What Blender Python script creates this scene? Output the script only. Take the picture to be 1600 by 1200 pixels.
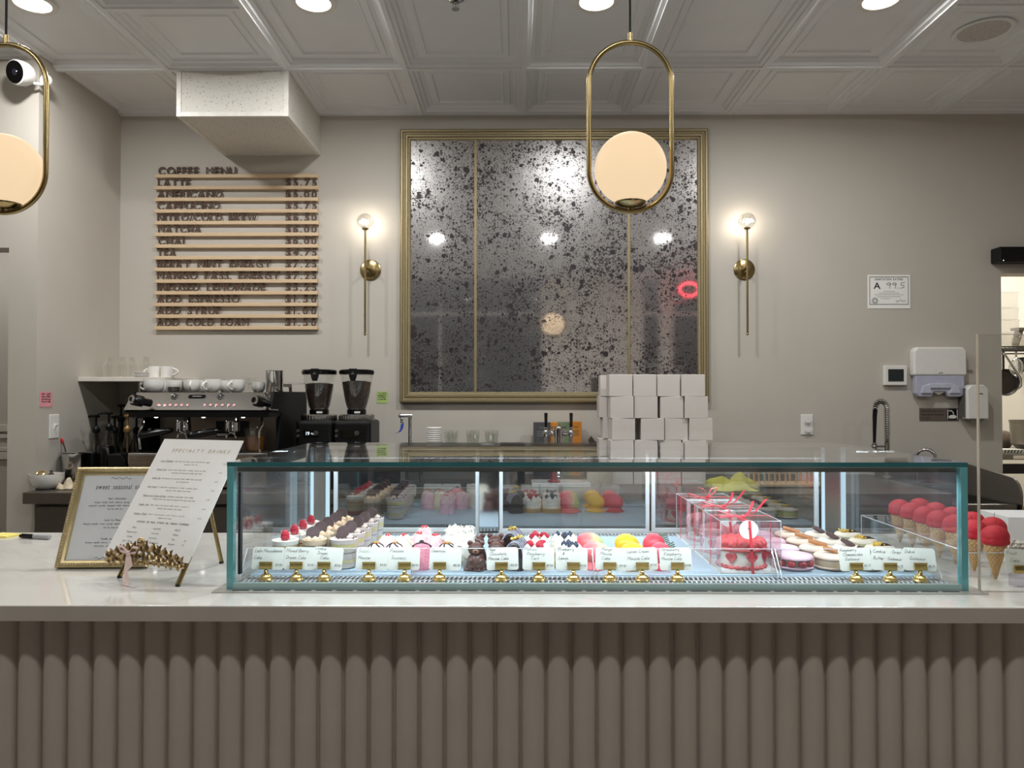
import bpy, math, random
from math import sin, cos, pi, radians, sqrt
from mathutils import Vector, Matrix, Euler

random.seed(7)
scene = bpy.context.scene
col = scene.collection
for o in list(bpy.data.objects):
    bpy.data.objects.remove(o)

# ------------------------------------------------------------------ camera
CAMH = 1.40            # eye height
FPX = 1180.0           # focal length in pixels of a 1600 px wide frame
PITCH = math.atan(17 / FPX)
YAW = math.atan(9 / FPX)
cam_data = bpy.data.cameras.new('camera')
cam_data.sensor_width = 36.0
cam_data.lens = 36.0 * FPX / 1600.0
cam_data.clip_start = 0.05
cam = bpy.data.objects.new('camera', cam_data)
cam.location = (0, 0, CAMH)
cam.rotation_euler = (pi / 2 + PITCH, 0, YAW)
col.objects.link(cam)
scene.camera = cam
CROT = Euler((pi / 2 + PITCH, 0, YAW)).to_matrix()

def P(px, py, Y):
    """point of the place seen at pixel (px,py) that lies at room depth Y"""
    d = CROT @ Vector(((px - 800) / FPX, -(py - 600) / FPX, -1))
    t = Y / d.y
    return Vector((d.x * t, Y, CAMH + d.z * t))
def PX(px, Y, py=620): return P(px, py, Y).x
def PZ(py, Y, px=800): return P(px, py, Y).z

# ------------------------------------------------------------------ world, exposure
world = bpy.data.worlds.new('night')
scene.world = world
world.use_nodes = True
world.node_tree.nodes['Background'].inputs[0].default_value = (0.010, 0.012, 0.015, 1)
world.node_tree.nodes['Background'].inputs[1].default_value = 1.0
scene.view_settings.view_transform = 'Standard'
scene.view_settings.look = 'None'
scene.view_settings.gamma = 1
scene.view_settings.use_curve_mapping = False
scene.view_settings.exposure = 0.0
scene.cycles.max_bounces = 12
scene.cycles.diffuse_bounces = 7
scene.cycles.glossy_bounces = 5
scene.cycles.transmission_bounces = 8
scene.cycles.transparent_max_bounces = 40
scene.cycles.sample_clamp_indirect = 4.0
scene.cycles.caustics_reflective = False
scene.cycles.caustics_refractive = False

DOWN_W = 18.0          # watts of each ceiling downlight over the work area
SEAT_W = 9.0           # watts of each one over the seating side
GLOBE_E = 0.86         # glow of the pendant globes
SCONCE_E = 400.0       # glow of the sconce bulbs
LED_E = 8.3            # glow of the display case strips
KITCH_W = 60.0
DOWN_C = (1.0, 1.0, 0.99)

# ------------------------------------------------------------------ room numbers
WALL_Y = 4.47          # back wall
CEIL = 3.067
LEFT_X = -2.37         # left partition face
PIER_Y = 3.70          # end of left partition
FRONT_Y = -1.75        # shopfront behind the visitor
ROOM_L, ROOM_R = -4.1, 4.1
TOP = 0.90             # service counter height
BTOP = 0.933           # back counter height
DECK = 0.915           # deck of the display case

# ------------------------------------------------------------------ materials
def lin(c):
    return tuple(((x / 255) / 12.92 if x / 255 <= 0.04045 else (((x / 255) + 0.055) / 1.055) ** 2.4) for x in c)

class NT:
    def __init__(s, name):
        s.m = bpy.data.materials.new(name); s.m.use_nodes = True
        s.t = s.m.node_tree; s.t.nodes.clear()
        s.out = s.t.nodes.new('ShaderNodeOutputMaterial')
    def n(s, typ, **kw):
        nd = s.t.nodes.new('ShaderNode' + typ)
        for k, v in kw.items():
            if k in nd.inputs: nd.inputs[k].default_value = v
            else: setattr(nd, k, v)
        return nd
    def l(s, a, b): s.t.links.new(a, b)
    def surf(s, sock): s.l(sock, s.out.inputs['Surface'])
    def math(s, op, a, b=None):
        nd = s.t.nodes.new('ShaderNodeMath'); nd.operation = op
        for i, v in enumerate((a, b)):
            if v is None: continue
            if isinstance(v, (int, float)): nd.inputs[i].default_value = v
            else: s.l(v, nd.inputs[i])
        return nd.outputs[0]
    def ramp(s, fac, stops):
        nd = s.t.nodes.new('ShaderNodeValToRGB'); s.l(fac, nd.inputs[0])
        cr = nd.color_ramp
        while len(cr.elements) < len(stops): cr.elements.new(0.5)
        for e, (p, c) in zip(cr.elements, stops):
            e.position = p; e.color = (*c, 1) if len(c) == 3 else c
        return nd.outputs[0]
    def coords(s, scale=(1, 1, 1), kind='Object', rot=(0, 0, 0)):
        tc = s.t.nodes.new('ShaderNodeTexCoord'); mp = s.t.nodes.new('ShaderNodeMapping')
        mp.inputs['Scale'].default_value = scale; mp.inputs['Rotation'].default_value = rot
        s.l(tc.outputs[kind], mp.inputs[0]); return mp.outputs[0]
    def noise(s, vec, scale, detail=3, rough=0.5, dist=0):
        nd = s.t.nodes.new('ShaderNodeTexNoise')
        s.l(vec, nd.inputs['Vector']); nd.inputs['Scale'].default_value = scale
        nd.inputs['Detail'].default_value = detail; nd.inputs['Roughness'].default_value = rough
        nd.inputs['Distortion'].default_value = dist
        return nd.outputs[0]
    def bump(s, h, strength=0.2, dist=0.002):
        nd = s.t.nodes.new('ShaderNodeBump'); s.l(h, nd.inputs['Height'])
        nd.inputs['Strength'].default_value = strength; nd.inputs['Distance'].default_value = dist
        return nd.outputs[0]

def M(name, rgb, rough=0.5, metal=0.0, var=0.06, scale=25.0, stretch=(1, 1, 1), bump=0.0, bscale=None,
      coat=0.0, spec=0.5, trans=0.0, sss=0.0, emit=None, es=0.0, bdist=0.002, linear=False):
    """principled surface with a little procedural variation of its colour, roughness and relief"""
    t = NT(name); c = rgb if linear else lin(rgb)
    b = t.n('BsdfPrincipled'); vec = t.coords(stretch)
    nz = t.noise(vec, scale)
    lo = tuple(x * (1 - var) for x in c); hi = tuple(min(1, x * (1 + var)) for x in c)
    t.l(t.ramp(nz, [(0.3, lo), (0.7, hi)]), b.inputs['Base Color'])
    b.inputs['Roughness'].default_value = rough; b.inputs['Metallic'].default_value = metal
    b.inputs['Coat Weight'].default_value = coat; b.inputs['Coat Roughness'].default_value = 0.08
    b.inputs['Specular IOR Level'].default_value = spec
    b.inputs['Transmission Weight'].default_value = trans
    if sss:
        b.inputs['Subsurface Weight'].default_value = sss
        b.inputs['Subsurface Radius'].default_value = (0.01, 0.006, 0.004)
        b.inputs['Subsurface Scale'].default_value = 0.6
    if emit:
        b.inputs['Emission Color'].default_value = (*emit, 1); b.inputs['Emission Strength'].default_value = es
    if bump:
        t.l(t.bump(t.noise(vec, bscale or scale * 3, 4), bump, bdist), b.inputs['Normal'])
    t.surf(b.outputs[0]); return t.m

def EM(name, rgb, strength):
    t = NT(name); e = t.n('Emission'); e.inputs[0].default_value = (*rgb, 1); e.inputs[1].default_value = strength
    t.surf(e.outputs[0]); return t.m

def GLASS(name, tint=(1, 1, 1), f0=0.04, rough=0.0, haze=0.0, hazec=(0.8, 0.85, 0.9)):
    """clear sheet glass: transparent with Schlick reflection; a pale diffuse haze mixed in where haze > 0"""
    t = NT(name)
    tr = t.n('BsdfTransparent'); tr.inputs[0].default_value = (*tint, 1)
    gl = t.n('BsdfGlossy'); gl.inputs['Roughness'].default_value = rough; gl.inputs['Color'].default_value = (1, 1, 1, 1)
    lw = t.n('LayerWeight'); lw.inputs['Blend'].default_value = 0.5
    f = t.math('ADD', t.math('MULTIPLY', t.math('POWER', lw.outputs['Facing'], 5.0), 1 - f0), f0)
    mx = t.n('MixShader'); t.l(f, mx.inputs[0]); t.l(tr.outputs[0], mx.inputs[1]); t.l(gl.outputs[0], mx.inputs[2])
    res = mx.outputs[0]
    if haze:
        df = t.n('BsdfDiffuse'); df.inputs[0].default_value = (*hazec, 1)
        m2 = t.n('MixShader')
        nz = t.noise(t.coords(), 6, 4)
        t.l(t.math('MULTIPLY', nz, haze * 2), m2.inputs[0]); t.l(res, m2.inputs[1]); t.l(df.outputs[0], m2.inputs[2])
        res = m2.outputs[0]
    t.surf(res); return t.m

MATS = {}
def mm(key, *a, **k):
    if key not in MATS: MATS[key] = M(key, *a, **k)
    return MATS[key]

WALL = M('warm_grey_paint', (186, 180, 170), 0.55, var=0.02, scale=4, bump=0.12, bscale=180, bdist=0.001)
CEILM = M('white_ceiling_paint', (228, 228, 228), 0.5, var=0.02, scale=5)
WHITE = M('white_plastic', (225, 223, 218), 0.35, var=0.02)
CERAM = M('white_glazed_ceramic', (232, 230, 226), 0.12, var=0.02, coat=0.4)
BLACKP = M('black_plastic', (13, 13, 14), 0.4, var=0.1, spec=0.28)
BLACKG = M('black_gloss', (9, 9, 10), 0.16, var=0.1, spec=0.35)
RUBBER = M('black_rubber', (16, 16, 16), 0.7, var=0.15)
STEEL = M('brushed_steel', (178, 176, 172), 0.26, 1.0, var=0.08, scale=30, stretch=(1, 8, 40))
STEELD = M('dull_steel', (138, 134, 128), 0.36, 1.0, var=0.1, scale=20, stretch=(1, 6, 30))
CHROME = M('chrome', (205, 205, 205), 0.08, 1.0, var=0.03)
BRASS = M('brushed_brass', (164, 145, 102), 0.24, 1.0, var=0.07, scale=40, stretch=(1, 1, 12))
BRASSP = M('polished_brass', (228, 198, 120), 0.24, 1.0, var=0.05)
GOLDF = M('gold_leaf_frame', (150, 137, 106), 0.45, 0.7, var=0.12, scale=60, stretch=(1, 1, 6), bump=0.15)
GOLDB = M('champagne_gold', (196, 178, 136), 0.32, 0.85, var=0.1, scale=50)
CLEAR = GLASS('clear_glass', (0.985, 0.99, 0.985), 0.05)
ACRYL = GLASS('clear_acrylic', (0.97, 0.98, 0.985), 0.05)
CASEG = GLASS('display_glass', (0.975, 0.985, 0.985), 0.035, haze=0.006)
TEAL = M('teal_glass_edge', (98, 162, 166), 0.12, var=0.12, scale=8, coat=0.6)
TEALP = M('pale_glass_edge', (158, 186, 184), 0.15, var=0.08, scale=8, coat=0.5)
AEDGE = M('acrylic_edge', (216, 224, 228), 0.15, var=0.05, coat=0.5)
INK = M('black_ink', (30, 28, 30), 0.6, var=0.1)
PAPER = M('white_card', (238, 237, 232), 0.6, var=0.02)
CHOC = M('milk_chocolate', (84, 48, 40), 0.38, var=0.12, scale=40, bump=0.1)
DCHOC = M('dark_chocolate', (44, 30, 30), 0.35, var=0.15, scale=60, bump=0.1)
CREAM = M('whipped_cream', (246, 240, 228), 0.5, var=0.03, scale=40, sss=0.1)
RASP = M('raspberry', (178, 24, 52), 0.35, var=0.2, scale=300, bump=0.5, bscale=420, sss=0.1)
GREENL = M('green_leaf', (50, 92, 58), 0.5, var=0.25)

# ------------------------------------------------------------------ mesh builder
class MB:
    def __init__(s): s.v = []; s.f = []
    def add(s, vs, fs):
        k = len(s.v); s.v += [Vector(p) for p in vs]; s.f += [tuple(i + k for i in f) for f in fs]; return s
    def box(s, x0, x1, y0, y1, z0, z1):
        return s.add([(x0, y0, z0), (x1, y0, z0), (x1, y1, z0), (x0, y1, z0), (x0, y0, z1), (x1, y0, z1), (x1, y1, z1), (x0, y1, z1)],
                     [(0, 3, 2, 1), (4, 5, 6, 7), (0, 1, 5, 4), (1, 2, 6, 5), (2, 3, 7, 6), (3, 0, 4, 7)])
    def bx(s, c, d, m=None):
        k = MB().box(-d[0] / 2, d[0] / 2, -d[1] / 2, d[1] / 2, -d[2] / 2, d[2] / 2)
        return s.join(k, (Matrix.Translation(c) @ (m.to_4x4() if m else Matrix())))
    def join(s, o, m=None):
        return s.add([(m @ p if m else p) for p in o.v], o.f)
    def tube(s, pts, r, n=10, closed=False, flat=None):
        pts = [Vector(p) for p in pts]; N = len(pts)
        rs = r if isinstance(r, (list, tuple)) else [r] * N
        tang = []
        for i in range(N):
            a = pts[(i - 1) % N] if (closed or i > 0) else pts[0]
            b = pts[(i + 1) % N] if (closed or i < N - 1) else pts[-1]
            tang.append((b - a).normalized())
        up = Vector((0, 0, 1)) if abs(tang[0].z) < 0.9 else Vector((1, 0, 0))
        u = tang[0].cross(up).normalized(); vs = []
        for i in range(N):
            u = (u - tang[i] * u.dot(tang[i]))
            u = u.normalized() if u.length > 1e-6 else tang[i].orthogonal().normalized()
            w = tang[i].cross(u)
            for k in range(n):
                a = 2 * pi * k / n
                vs.append(pts[i] + (u * cos(a) + w * sin(a) * (flat or 1)) * rs[i])
        fs = []
        for i in range(N if closed else N - 1):
            j = (i + 1) % N
            for k in range(n):
                q = (k + 1) % n
                fs.append((i * n + k, i * n + q, j * n + q, j * n + k))
        if not closed:
            fs.append(tuple(range(n - 1, -1, -1))); fs.append(tuple((N - 1) * n + k for k in range(n)))
        return s.add(vs, fs)
    def cyl(s, a, b, r, r2=None, n=20): return s.tube([a, b], [r, r if r2 is None else r2], n)
    def lathe(s, prof, c=(0, 0, 0), n=28, m=None, wave=None, closed=False):
        vs = []; fs = []; K = len(prof)
        for i, (r, z) in enumerate(prof):
            for k in range(n):
                a = 2 * pi * k / n
                rr = r * (wave(a, i) if wave else 1)
                vs.append(Vector((rr * cos(a), rr * sin(a), z)))
        for i in range(K if closed else K - 1):
            j = (i + 1) % K
            for k in range(n):
                q = (k + 1) % n
                fs.append((i * n + k, i * n + q, j * n + q, j * n + k))
        if not closed:
            fs.append(tuple(range(n - 1, -1, -1))); fs.append(tuple((K - 1) * n + k for k in range(n)))
        mt = Matrix.Translation(c) @ (m.to_4x4() if m else Matrix())
        return s.add([mt @ p for p in vs], fs)
    def ball(s, c, r, n=18, k=10, m=None, fn=None):
        r = (r, r, r) if isinstance(r, (int, float)) else r
        vs = [Vector((0, 0, r[2]))]; fs = []
        for i in range(1, k):
            th = pi * i / k
            for j in range(n):
                a = 2 * pi * j / n; q = fn(a, th) if fn else 1
                vs.append(Vector((r[0] * sin(th) * cos(a) * q, r[1] * sin(th) * sin(a) * q, r[2] * cos(th))))
        vs.append(Vector((0, 0, -r[2])))
        for j in range(n): fs.append((0, 1 + j, 1 + (j + 1) % n))
        for i in range(k - 2):
            for j in range(n):
                a = 1 + i * n; b = a + n; q = (j + 1) % n
                fs.append((a + j, b + j, b + q, a + q))
        e = len(vs) - 1; a = 1 + (k - 2) * n
        for j in range(n): fs.append((e, a + (j + 1) % n, a + j))
        mt = Matrix.Translation(c) @ (m.to_4x4() if m else Matrix())
        return s.add([mt @ p for p in vs], fs)
    def prism(s, poly, a, b, ax='y', m=None):
        """poly of 2-d points extruded from a to b along ax"""
        def pt(p, t):
            return Vector((p[0], t, p[1])) if ax == 'y' else Vector((t, p[0], p[1])) if ax == 'x' else Vector((p[0], p[1], t))
        n = len(poly); vs = [pt(p, a) for p in poly] + [pt(p, b) for p in poly]
        fs = [tuple(range(n)), tuple(range(2 * n - 1, n - 1, -1))] + [(i, i + n, (i + 1) % n + n, (i + 1) % n) for i in range(n)]
        if m: vs = [m @ p for p in vs]
        return s.add(vs, fs)
    def strip(s, pts, w, thick, side=(1, 0, 0)):
        """flat ribbon along pts, w wide along side"""
        pts = [Vector(p) for p in pts]; sd = [Vector(side)] * len(pts) if not isinstance(side, list) else [Vector(q) for q in side]
        vs = []; N = len(pts)
        for i, p in enumerate(pts):
            t = (pts[min(i + 1, N - 1)] - pts[max(i - 1, 0)]).normalized()
            q = sd[i].normalized(); nn = t.cross(q)
            nn = nn.normalized() if nn.length > 1e-5 else Vector((0, 1, 0))
            for a, b in ((-1, -1), (1, -1), (1, 1), (-1, 1)):
                vs.append(p + q * (a * w / 2) + nn * (b * thick / 2))
        fs = [(0, 1, 2, 3), tuple((N - 1) * 4 + k for k in (3, 2, 1, 0))]
        for i in range(N - 1):
            for k in range(4):
                q = (k + 1) % 4
                fs.append((i * 4 + k, i * 4 + 4 + k, i * 4 + 4 + q, i * 4 + q))
        return s.add(vs, fs)
    def build(s, name, mat, parent=None, smooth=32, bevel=0, world=False, segs=2, sub=0):
        me = bpy.data.meshes.new(name)
        off = Vector(parent.location) if (parent is not None and world) else Vector((0, 0, 0))
        if parent is not None and world and parent.parent is not None: off += Vector(parent.parent.location)
        me.from_pydata([tuple(p - off) for p in s.v], [], s.f)
        import bmesh as _b
        bm = _b.new(); bm.from_mesh(me); _b.ops.recalc_face_normals(bm, faces=bm.faces[:]); bm.to_mesh(me); bm.free()
        if smooth:
            me.polygons.foreach_set('use_smooth', [True] * len(me.polygons))
            me.set_sharp_from_angle(angle=radians(smooth))
        me.materials.append(mat)
        o = bpy.data.objects.new(name, me); col.objects.link(o)
        if parent is not None: o.parent = parent
        if bevel:
            b = o.modifiers.new('bevel', 'BEVEL'); b.width = bevel; b.segments = segs; b.limit_method = 'ANGLE'; b.angle_limit = radians(40)
        if sub:
            q = o.modifiers.new('subdivision', 'SUBSURF'); q.levels = sub; q.render_levels = sub
        return o

def tag(o, label=None, cat=None, group=None, kind=None):
    if label: o['label'] = label
    if cat: o['category'] = cat
    if group: o['group'] = group
    if kind: o['kind'] = kind
    return o
def thing(name, label, cat, loc=(0, 0, 0), rz=0, group=None):
    o = bpy.data.objects.new(name, None); col.objects.link(o)
    o.empty_display_size = 0.05
    o.location = loc; o.rotation_euler = (0, 0, rz)
    return tag(o, label, cat, group)
def struct(o, label=None):
    o['kind'] = 'structure'
    if label: o['label'] = label
    return o
def kids(o): return [c for c in bpy.data.objects if c.parent is o]
KIDS = {}
def dup(o, loc, rz=None, label=None, scale=None):
    """copy of a thing with its parts and their parts"""
    if o.name not in KIDS: KIDS[o.name] = [(c, kids(c)) for c in kids(o)]
    r = o.copy(); col.objects.link(r); r.location = loc
    if rz is not None: r.rotation_euler = (0, 0, rz)
    if scale: r.scale = (scale, scale, scale)
    if label: r['label'] = label
    for c, gs in KIDS[o.name]:
        d = c.copy(); col.objects.link(d); d.parent = r
        for g in gs:
            e = g.copy(); col.objects.link(e); e.parent = d
    return r

# ------------------------------------------------------------------ lettering
CHARS = "ABCDEFGHIJKLMNOPQRSTUVWXYZabcdefghijklmnopqrstuvwxyz0123456789$./&,-'"
GLY = {}
def _glyphs():
    obs = []
    for bold in (0, 1):
        for ch in CHARS:
            cu = bpy.data.curves.new('g', 'FONT'); cu.body = ch; cu.size = 1.0
            cu.resolution_u = 3
            if bold: cu.offset = 0.016
            ob = bpy.data.objects.new('g', cu); col.objects.link(ob); obs.append((ch, bold, ob, cu))
    dg = bpy.context.evaluated_depsgraph_get(); dg.update()
    for ch, bold, ob, cu in obs:
        ev = ob.evaluated_get(dg); me = ev.to_mesh()
        vs = [(v.co.x, v.co.y) for v in me.vertices]; fs = [tuple(p.vertices) for p in me.polygons]
        x0 = min(v[0] for v in vs); x1 = max(v[0] for v in vs)
        GLY[ch, bold] = ([(a - x0, b) for a, b in vs], fs, x1 - x0)
        ev.to_mesh_clear()
    for ch, bold, ob, cu in obs:
        bpy.data.objects.remove(ob); bpy.data.curves.remove(cu)
_glyphs()
GLY['M', 1] = GLY['M', 0]; GLY['W', 1] = GLY['W', 0]
CAPH = max(v[1] for v in GLY['H', 0][0])

def text(mb, s, m, cap, width=None, bold=0, gap=0.16, align='l', thick=0.0, shear=0.0, space=0.45, squeeze=1.0):
    """printed lettering; m maps (x right, y up, z towards the reader) into the place"""
    k = cap / CAPH
    ws = [space * squeeze if c == ' ' else GLY[c, bold][2] * squeeze for c in s]
    g = gap
    if width is not None and len(s) > 1:
        g = (width / k - sum(ws)) / (len(s) - 1)
        if g < 0.10:                     # narrow the letters rather than let them run together
            q = (width / k - 0.10 * (len(s) - 1)) / sum(ws)
            squeeze *= q; ws = [w * q for w in ws]; g = 0.10
    parts = None
    if isinstance(mb, list): parts = mb; mb = MB(); parts.append(mb)
    tot = (sum(ws) + g * (len(s) - 1)) * k
    x = 0 if align == 'l' else -tot / 2 if align == 'c' else -tot
    for c, w in zip(s, ws):
        if c == ' ' and parts is not None: mb = MB(); parts.append(mb)
        if c != ' ':
            vs, fs, _ = GLY[c, bold]
            if thick:
                n = len(vs); used = {}
                P2 = [m @ Vector((x + a * k * squeeze + b * k * shear, b * k, thick)) for a, b in vs]
                P1 = [m @ Vector((x + a * k * squeeze + b * k * shear, b * k, 0)) for a, b in vs]
                edges = {}
                for f in fs:
                    for i in range(len(f)):
                        e = (f[i], f[(i + 1) % len(f)])
                        edges[e] = 1
                side = [(e[0], e[1], e[1] + n, e[0] + n) for e in edges if (e[1], e[0]) not in edges]
                mb.add(P1 + P2, [tuple(reversed(f)) for f in fs] + [tuple(i + n for i in f) for f in fs] + side)
            else:
                mb.add([m @ Vector((x + a * k * squeeze + b * k * shear, b * k, 0)) for a, b in vs], fs)
        x += w * k + g * k
    return tot

HW = {  # single-stroke handwriting: width, strokes
 'a': (.5, [[(.4,.42),(.2,.5),(.03,.28),(.1,.05),(.28,.06),(.4,.42),(.42,.08),(.5,.02)]]),
 'b': (.45, [[(.02,1),(0,.5),(0,0),(.25,.02),(.38,.25),(.2,.5),(0,.35)]]),
 'c': (.42, [[(.38,.42),(.2,.5),(0,.25),(.15,0),(.42,.1)]]),
 'd': (.5, [[(.38,.35),(.2,.5),(0,.22),(.15,0),(.35,.12),(.47,1),(.42,.1),(.5,.02)]]),
 'e': (.42, [[(0,.2),(.35,.3),(.25,.5),(.05,.4),(0,.15),(.15,0),(.42,.1)]]),
 'f': (.4, [[(.42,.9),(.28,1),(.15,.8),(.1,-.3)],[(0,.5),(.36,.5)]]),
 'g': (.46, [[(.38,.42),(.2,.5),(0,.25),(.15,.02),(.35,.15),(.4,.45),(.34,-.25),(.15,-.38),(0,-.25)]]),
 'h': (.45, [[(.05,1),(0,0)],[(0,.3),(.2,.5),(.34,.4),(.34,.05),(.44,0)]]),
 'i': (.2, [[(.06,.5),(.05,.05),(.18,.02)],[(.1,.7),(.12,.76)]]),
 'k': (.42, [[(.05,1),(0,0)],[(.34,.5),(.03,.25),(.4,0)]]),
 'l': (.22, [[(.08,1),(.03,.1),(.2,.02)]]),
 'm': (.7, [[(0,.5),(0,0)],[(0,.3),(.16,.5),(.28,.4),(.28,0)],[(.28,.3),(.45,.5),(.58,.4),(.58,.05),(.68,.02)]]),
 'n': (.46, [[(0,.5),(0,0)],[(0,.3),(.2,.5),(.34,.4),(.34,.05),(.45,.02)]]),
 'o': (.44, [[(.2,.5),(0,.25),(.18,0),(.36,.25),(.2,.5),(.44,.46)]]),
 'p': (.45, [[(.04,.5),(0,-.4)],[(.03,.35),(.2,.5),(.38,.28),(.2,0),(.02,.1)]]),
 'q': (.46, [[(.38,.42),(.2,.5),(0,.25),(.15,.02),(.35,.15),(.4,.45),(.38,-.35),(.5,-.2)]]),
 'r': (.36, [[(0,.5),(0,0)],[(0,.28),(.15,.48),(.34,.45)]]),
 's': (.38, [[(.34,.45),(.15,.5),(.08,.35),(.3,.18),(.2,0),(0,.06)]]),
 't': (.34, [[(.15,.85),(.12,.1),(.3,.02)],[(0,.52),(.32,.54)]]),
 'u': (.48, [[(0,.5),(.02,.1),(.18,0),(.36,.15),(.38,.5)],[(.38,.5),(.38,.05),(.48,.02)]]),
 'v': (.4, [[(0,.5),(.17,0),(.38,.5)]]),
 'w': (.6, [[(0,.5),(.12,0),(.28,.4),(.42,0),(.58,.5)]]),
 'x': (.42, [[(0,.5),(.38,0)],[(.38,.5),(0,0)]]),
 'y': (.42, [[(0,.5),(.05,.2),(.2,.1),(.35,.3)],[(.38,.5),(.3,-.2),(.1,-.38)]]),
 'z': (.4, [[(0,.48),(.36,.48),(0,0),(.4,.02)]]),
 'B': (.6, [[(.05,1),(0,0)],[(.05,1),(.4,.95),(.42,.65),(.05,.52),(.5,.45),(.5,.1),(0,0)]]),
 'C': (.62, [[(.55,.85),(.35,1),(.05,.7),(.02,.3),(.25,0),(.58,.12)]]),
 'D': (.66, [[(.1,1),(.05,0)],[(0,1),(.4,.95),(.6,.6),(.5,.15),(.05,0)]]),
 'F': (.55, [[(.08,1),(.03,0)],[(0,1),(.55,1)],[(.05,.55),(.4,.55)]]),
 'G': (.66, [[(.55,.85),(.35,1),(.05,.7),(.02,.3),(.25,0),(.5,.1),(.55,.42),(.3,.42)]]),
 'L': (.5, [[(.1,1),(.03,.05),(.5,.05)]]),
 'M': (.8, [[(0,0),(.1,1),(.38,.3),(.68,1),(.75,0)]]),
 'O': (.66, [[(.32,1),(.02,.55),(.25,0),(.58,.4),(.32,1)]]),
 'P': (.55, [[(.05,1),(0,0)],[(0,.98),(.4,1),(.5,.75),(.35,.5),(.03,.48)]]),
 'R': (.58, [[(.05,1),(0,0)],[(0,.98),(.4,1),(.5,.75),(.35,.5),(.03,.48),(.55,0)]]),
 'S': (.5, [[(.48,.88),(.25,1),(.05,.8),(.2,.55),(.42,.35),(.3,.03),(0,.1)]]),
 'T': (.6, [[(.3,1),(.25,0)],[(0,.95),(.6,1)]]),
 'K': (.55, [[(.05,1),(0,0)],[(.5,1),(.04,.45),(.55,0)]]),
 'Y': (.55, [[(0,1),(.12,.6),(.3,.55),(.5,1)],[(.5,1),(.25,0)]]),
 '$': (.5, [[(.44,.8),(.22,.9),(.05,.72),(.4,.35),(.25,.1),(0,.2)],[(.25,1.05),(.2,-.05)]]),
 '&': (.5, [[(.5,.05),(.1,.7),(.25,.9),(.35,.7),(.02,.25),(.15,0),(.45,.4)]]),
 '.': (.14, [[(.04,.0),(.06,.06)]]), '-': (.3, [[(0,.3),(.28,.32)]]),
 '0': (.42, [[(.2,.9),(0,.5),(.15,0),(.36,.4),(.2,.9)]]), '1': (.22, [[(.05,.75),(.14,.9),(.1,0)]]),
 '2': (.42, [[(.02,.7),(.2,.9),(.36,.65),(0,.02),(.4,.04)]]), '5': (.42, [[(.38,.9),(.08,.88),(.05,.5),(.3,.5),(.33,.15),(.02,.02)]]),
 '6': (.42, [[(.3,.9),(.05,.45),(.05,.1),(.25,0),(.34,.25),(.05,.35)]]), '7': (.4, [[(0,.88),(.36,.9),(.12,0)]]),
 '8': (.42, [[(.2,.5),(.05,.7),(.2,.9),(.34,.7),(.02,.2),(.2,0),(.36,.25),(.2,.5)]]), '9': (.4, [[(.34,.75),(.15,.9),(.02,.65),(.2,.5),(.34,.75),(.28,0)]]),
}
def handwrite(mb, s, m, cap, pen, align='l', shear=0.25, width=None):
    ws = [0.35 if c == ' ' else HW[c][0] + 0.07 for c in s]; tot = sum(ws)
    kx = cap if width is None else width / tot
    x = 0 if align == 'l' else -tot * kx / 2
    for c, w in zip(s, ws):
        if c != ' ':
            for st in HW[c][1]:
                pts = [Vector((x + a * kx + b * cap * shear, b * cap, 0)) for a, b in st]
                for p, q in zip(pts, pts[1:]):
                    d = q - p
                    if d.length < 1e-6: continue
                    nrm = Vector((-d.y, d.x, 0)).normalized() * pen / 2; e = d.normalized() * pen * 0.3
                    mb.add([m @ (p - e - nrm), m @ (q + e - nrm), m @ (q + e + nrm), m @ (p - e + nrm)], [(0, 1, 2, 3)])
        x += w * kx

def facing(origin, tilt=0.0, rz=0.0, roll=0.0):
    """frame of an upright face seen from the front (-Y): x right, y up, z towards the reader"""
    return Matrix.Translation(origin) @ Matrix.Rotation(rz, 4, 'Z') @ Matrix.Rotation(pi / 2 - tilt, 4, 'X') @ Matrix.Rotation(roll, 4, 'Z')
# ================================================================== the setting
def slab(name, x0, x1, y0, y1, z0, z1, mat=None):
    return struct(MB().box(x0, x1, y0, y1, z0, z1).build(name, mat or WALL, smooth=0))

# floor: wide pale planks
ft = NT('pale_wood_floor'); fb = ft.n('BsdfPrincipled')
br = ft.n('TexBrick'); br.offset = 0.5
ft.l(ft.coords((1, 1, 1)), br.inputs['Vector'])
for k, v in (('Color1', (*lin((170, 164, 154)), 1)), ('Color2', (*lin((158, 152, 142)), 1)), ('Mortar', (*lin((110, 100, 90)), 1)),
             ('Scale', 1.0), ('Mortar Size', 0.003), ('Brick Width', 1.4), ('Row Height', 0.18)): br.inputs[k].default_value = v
ft.l(br.outputs[0], fb.inputs['Base Color']); fb.inputs['Roughness'].default_value = 0.35; ft.surf(fb.outputs[0])
slab('floor', -4.6, 5.4, FRONT_Y - 0.15, 7.2, -0.1, 0.0, ft.m)

# back wall with the kitchen doorway
DX0, DX1, DH = 2.852, 3.75, PZ(428, WALL_Y)
mb = MB().box(-2.5, DX0, WALL_Y, WALL_Y + 0.13, 0, CEIL + 0.1)
mb.box(DX0, DX1, WALL_Y, WALL_Y + 0.13, DH, CEIL + 0.1).box(DX1, 5.4, WALL_Y, WALL_Y + 0.13, 0, CEIL + 0.1)
struct(mb.build('wall_back', WALL, smooth=0))
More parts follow.
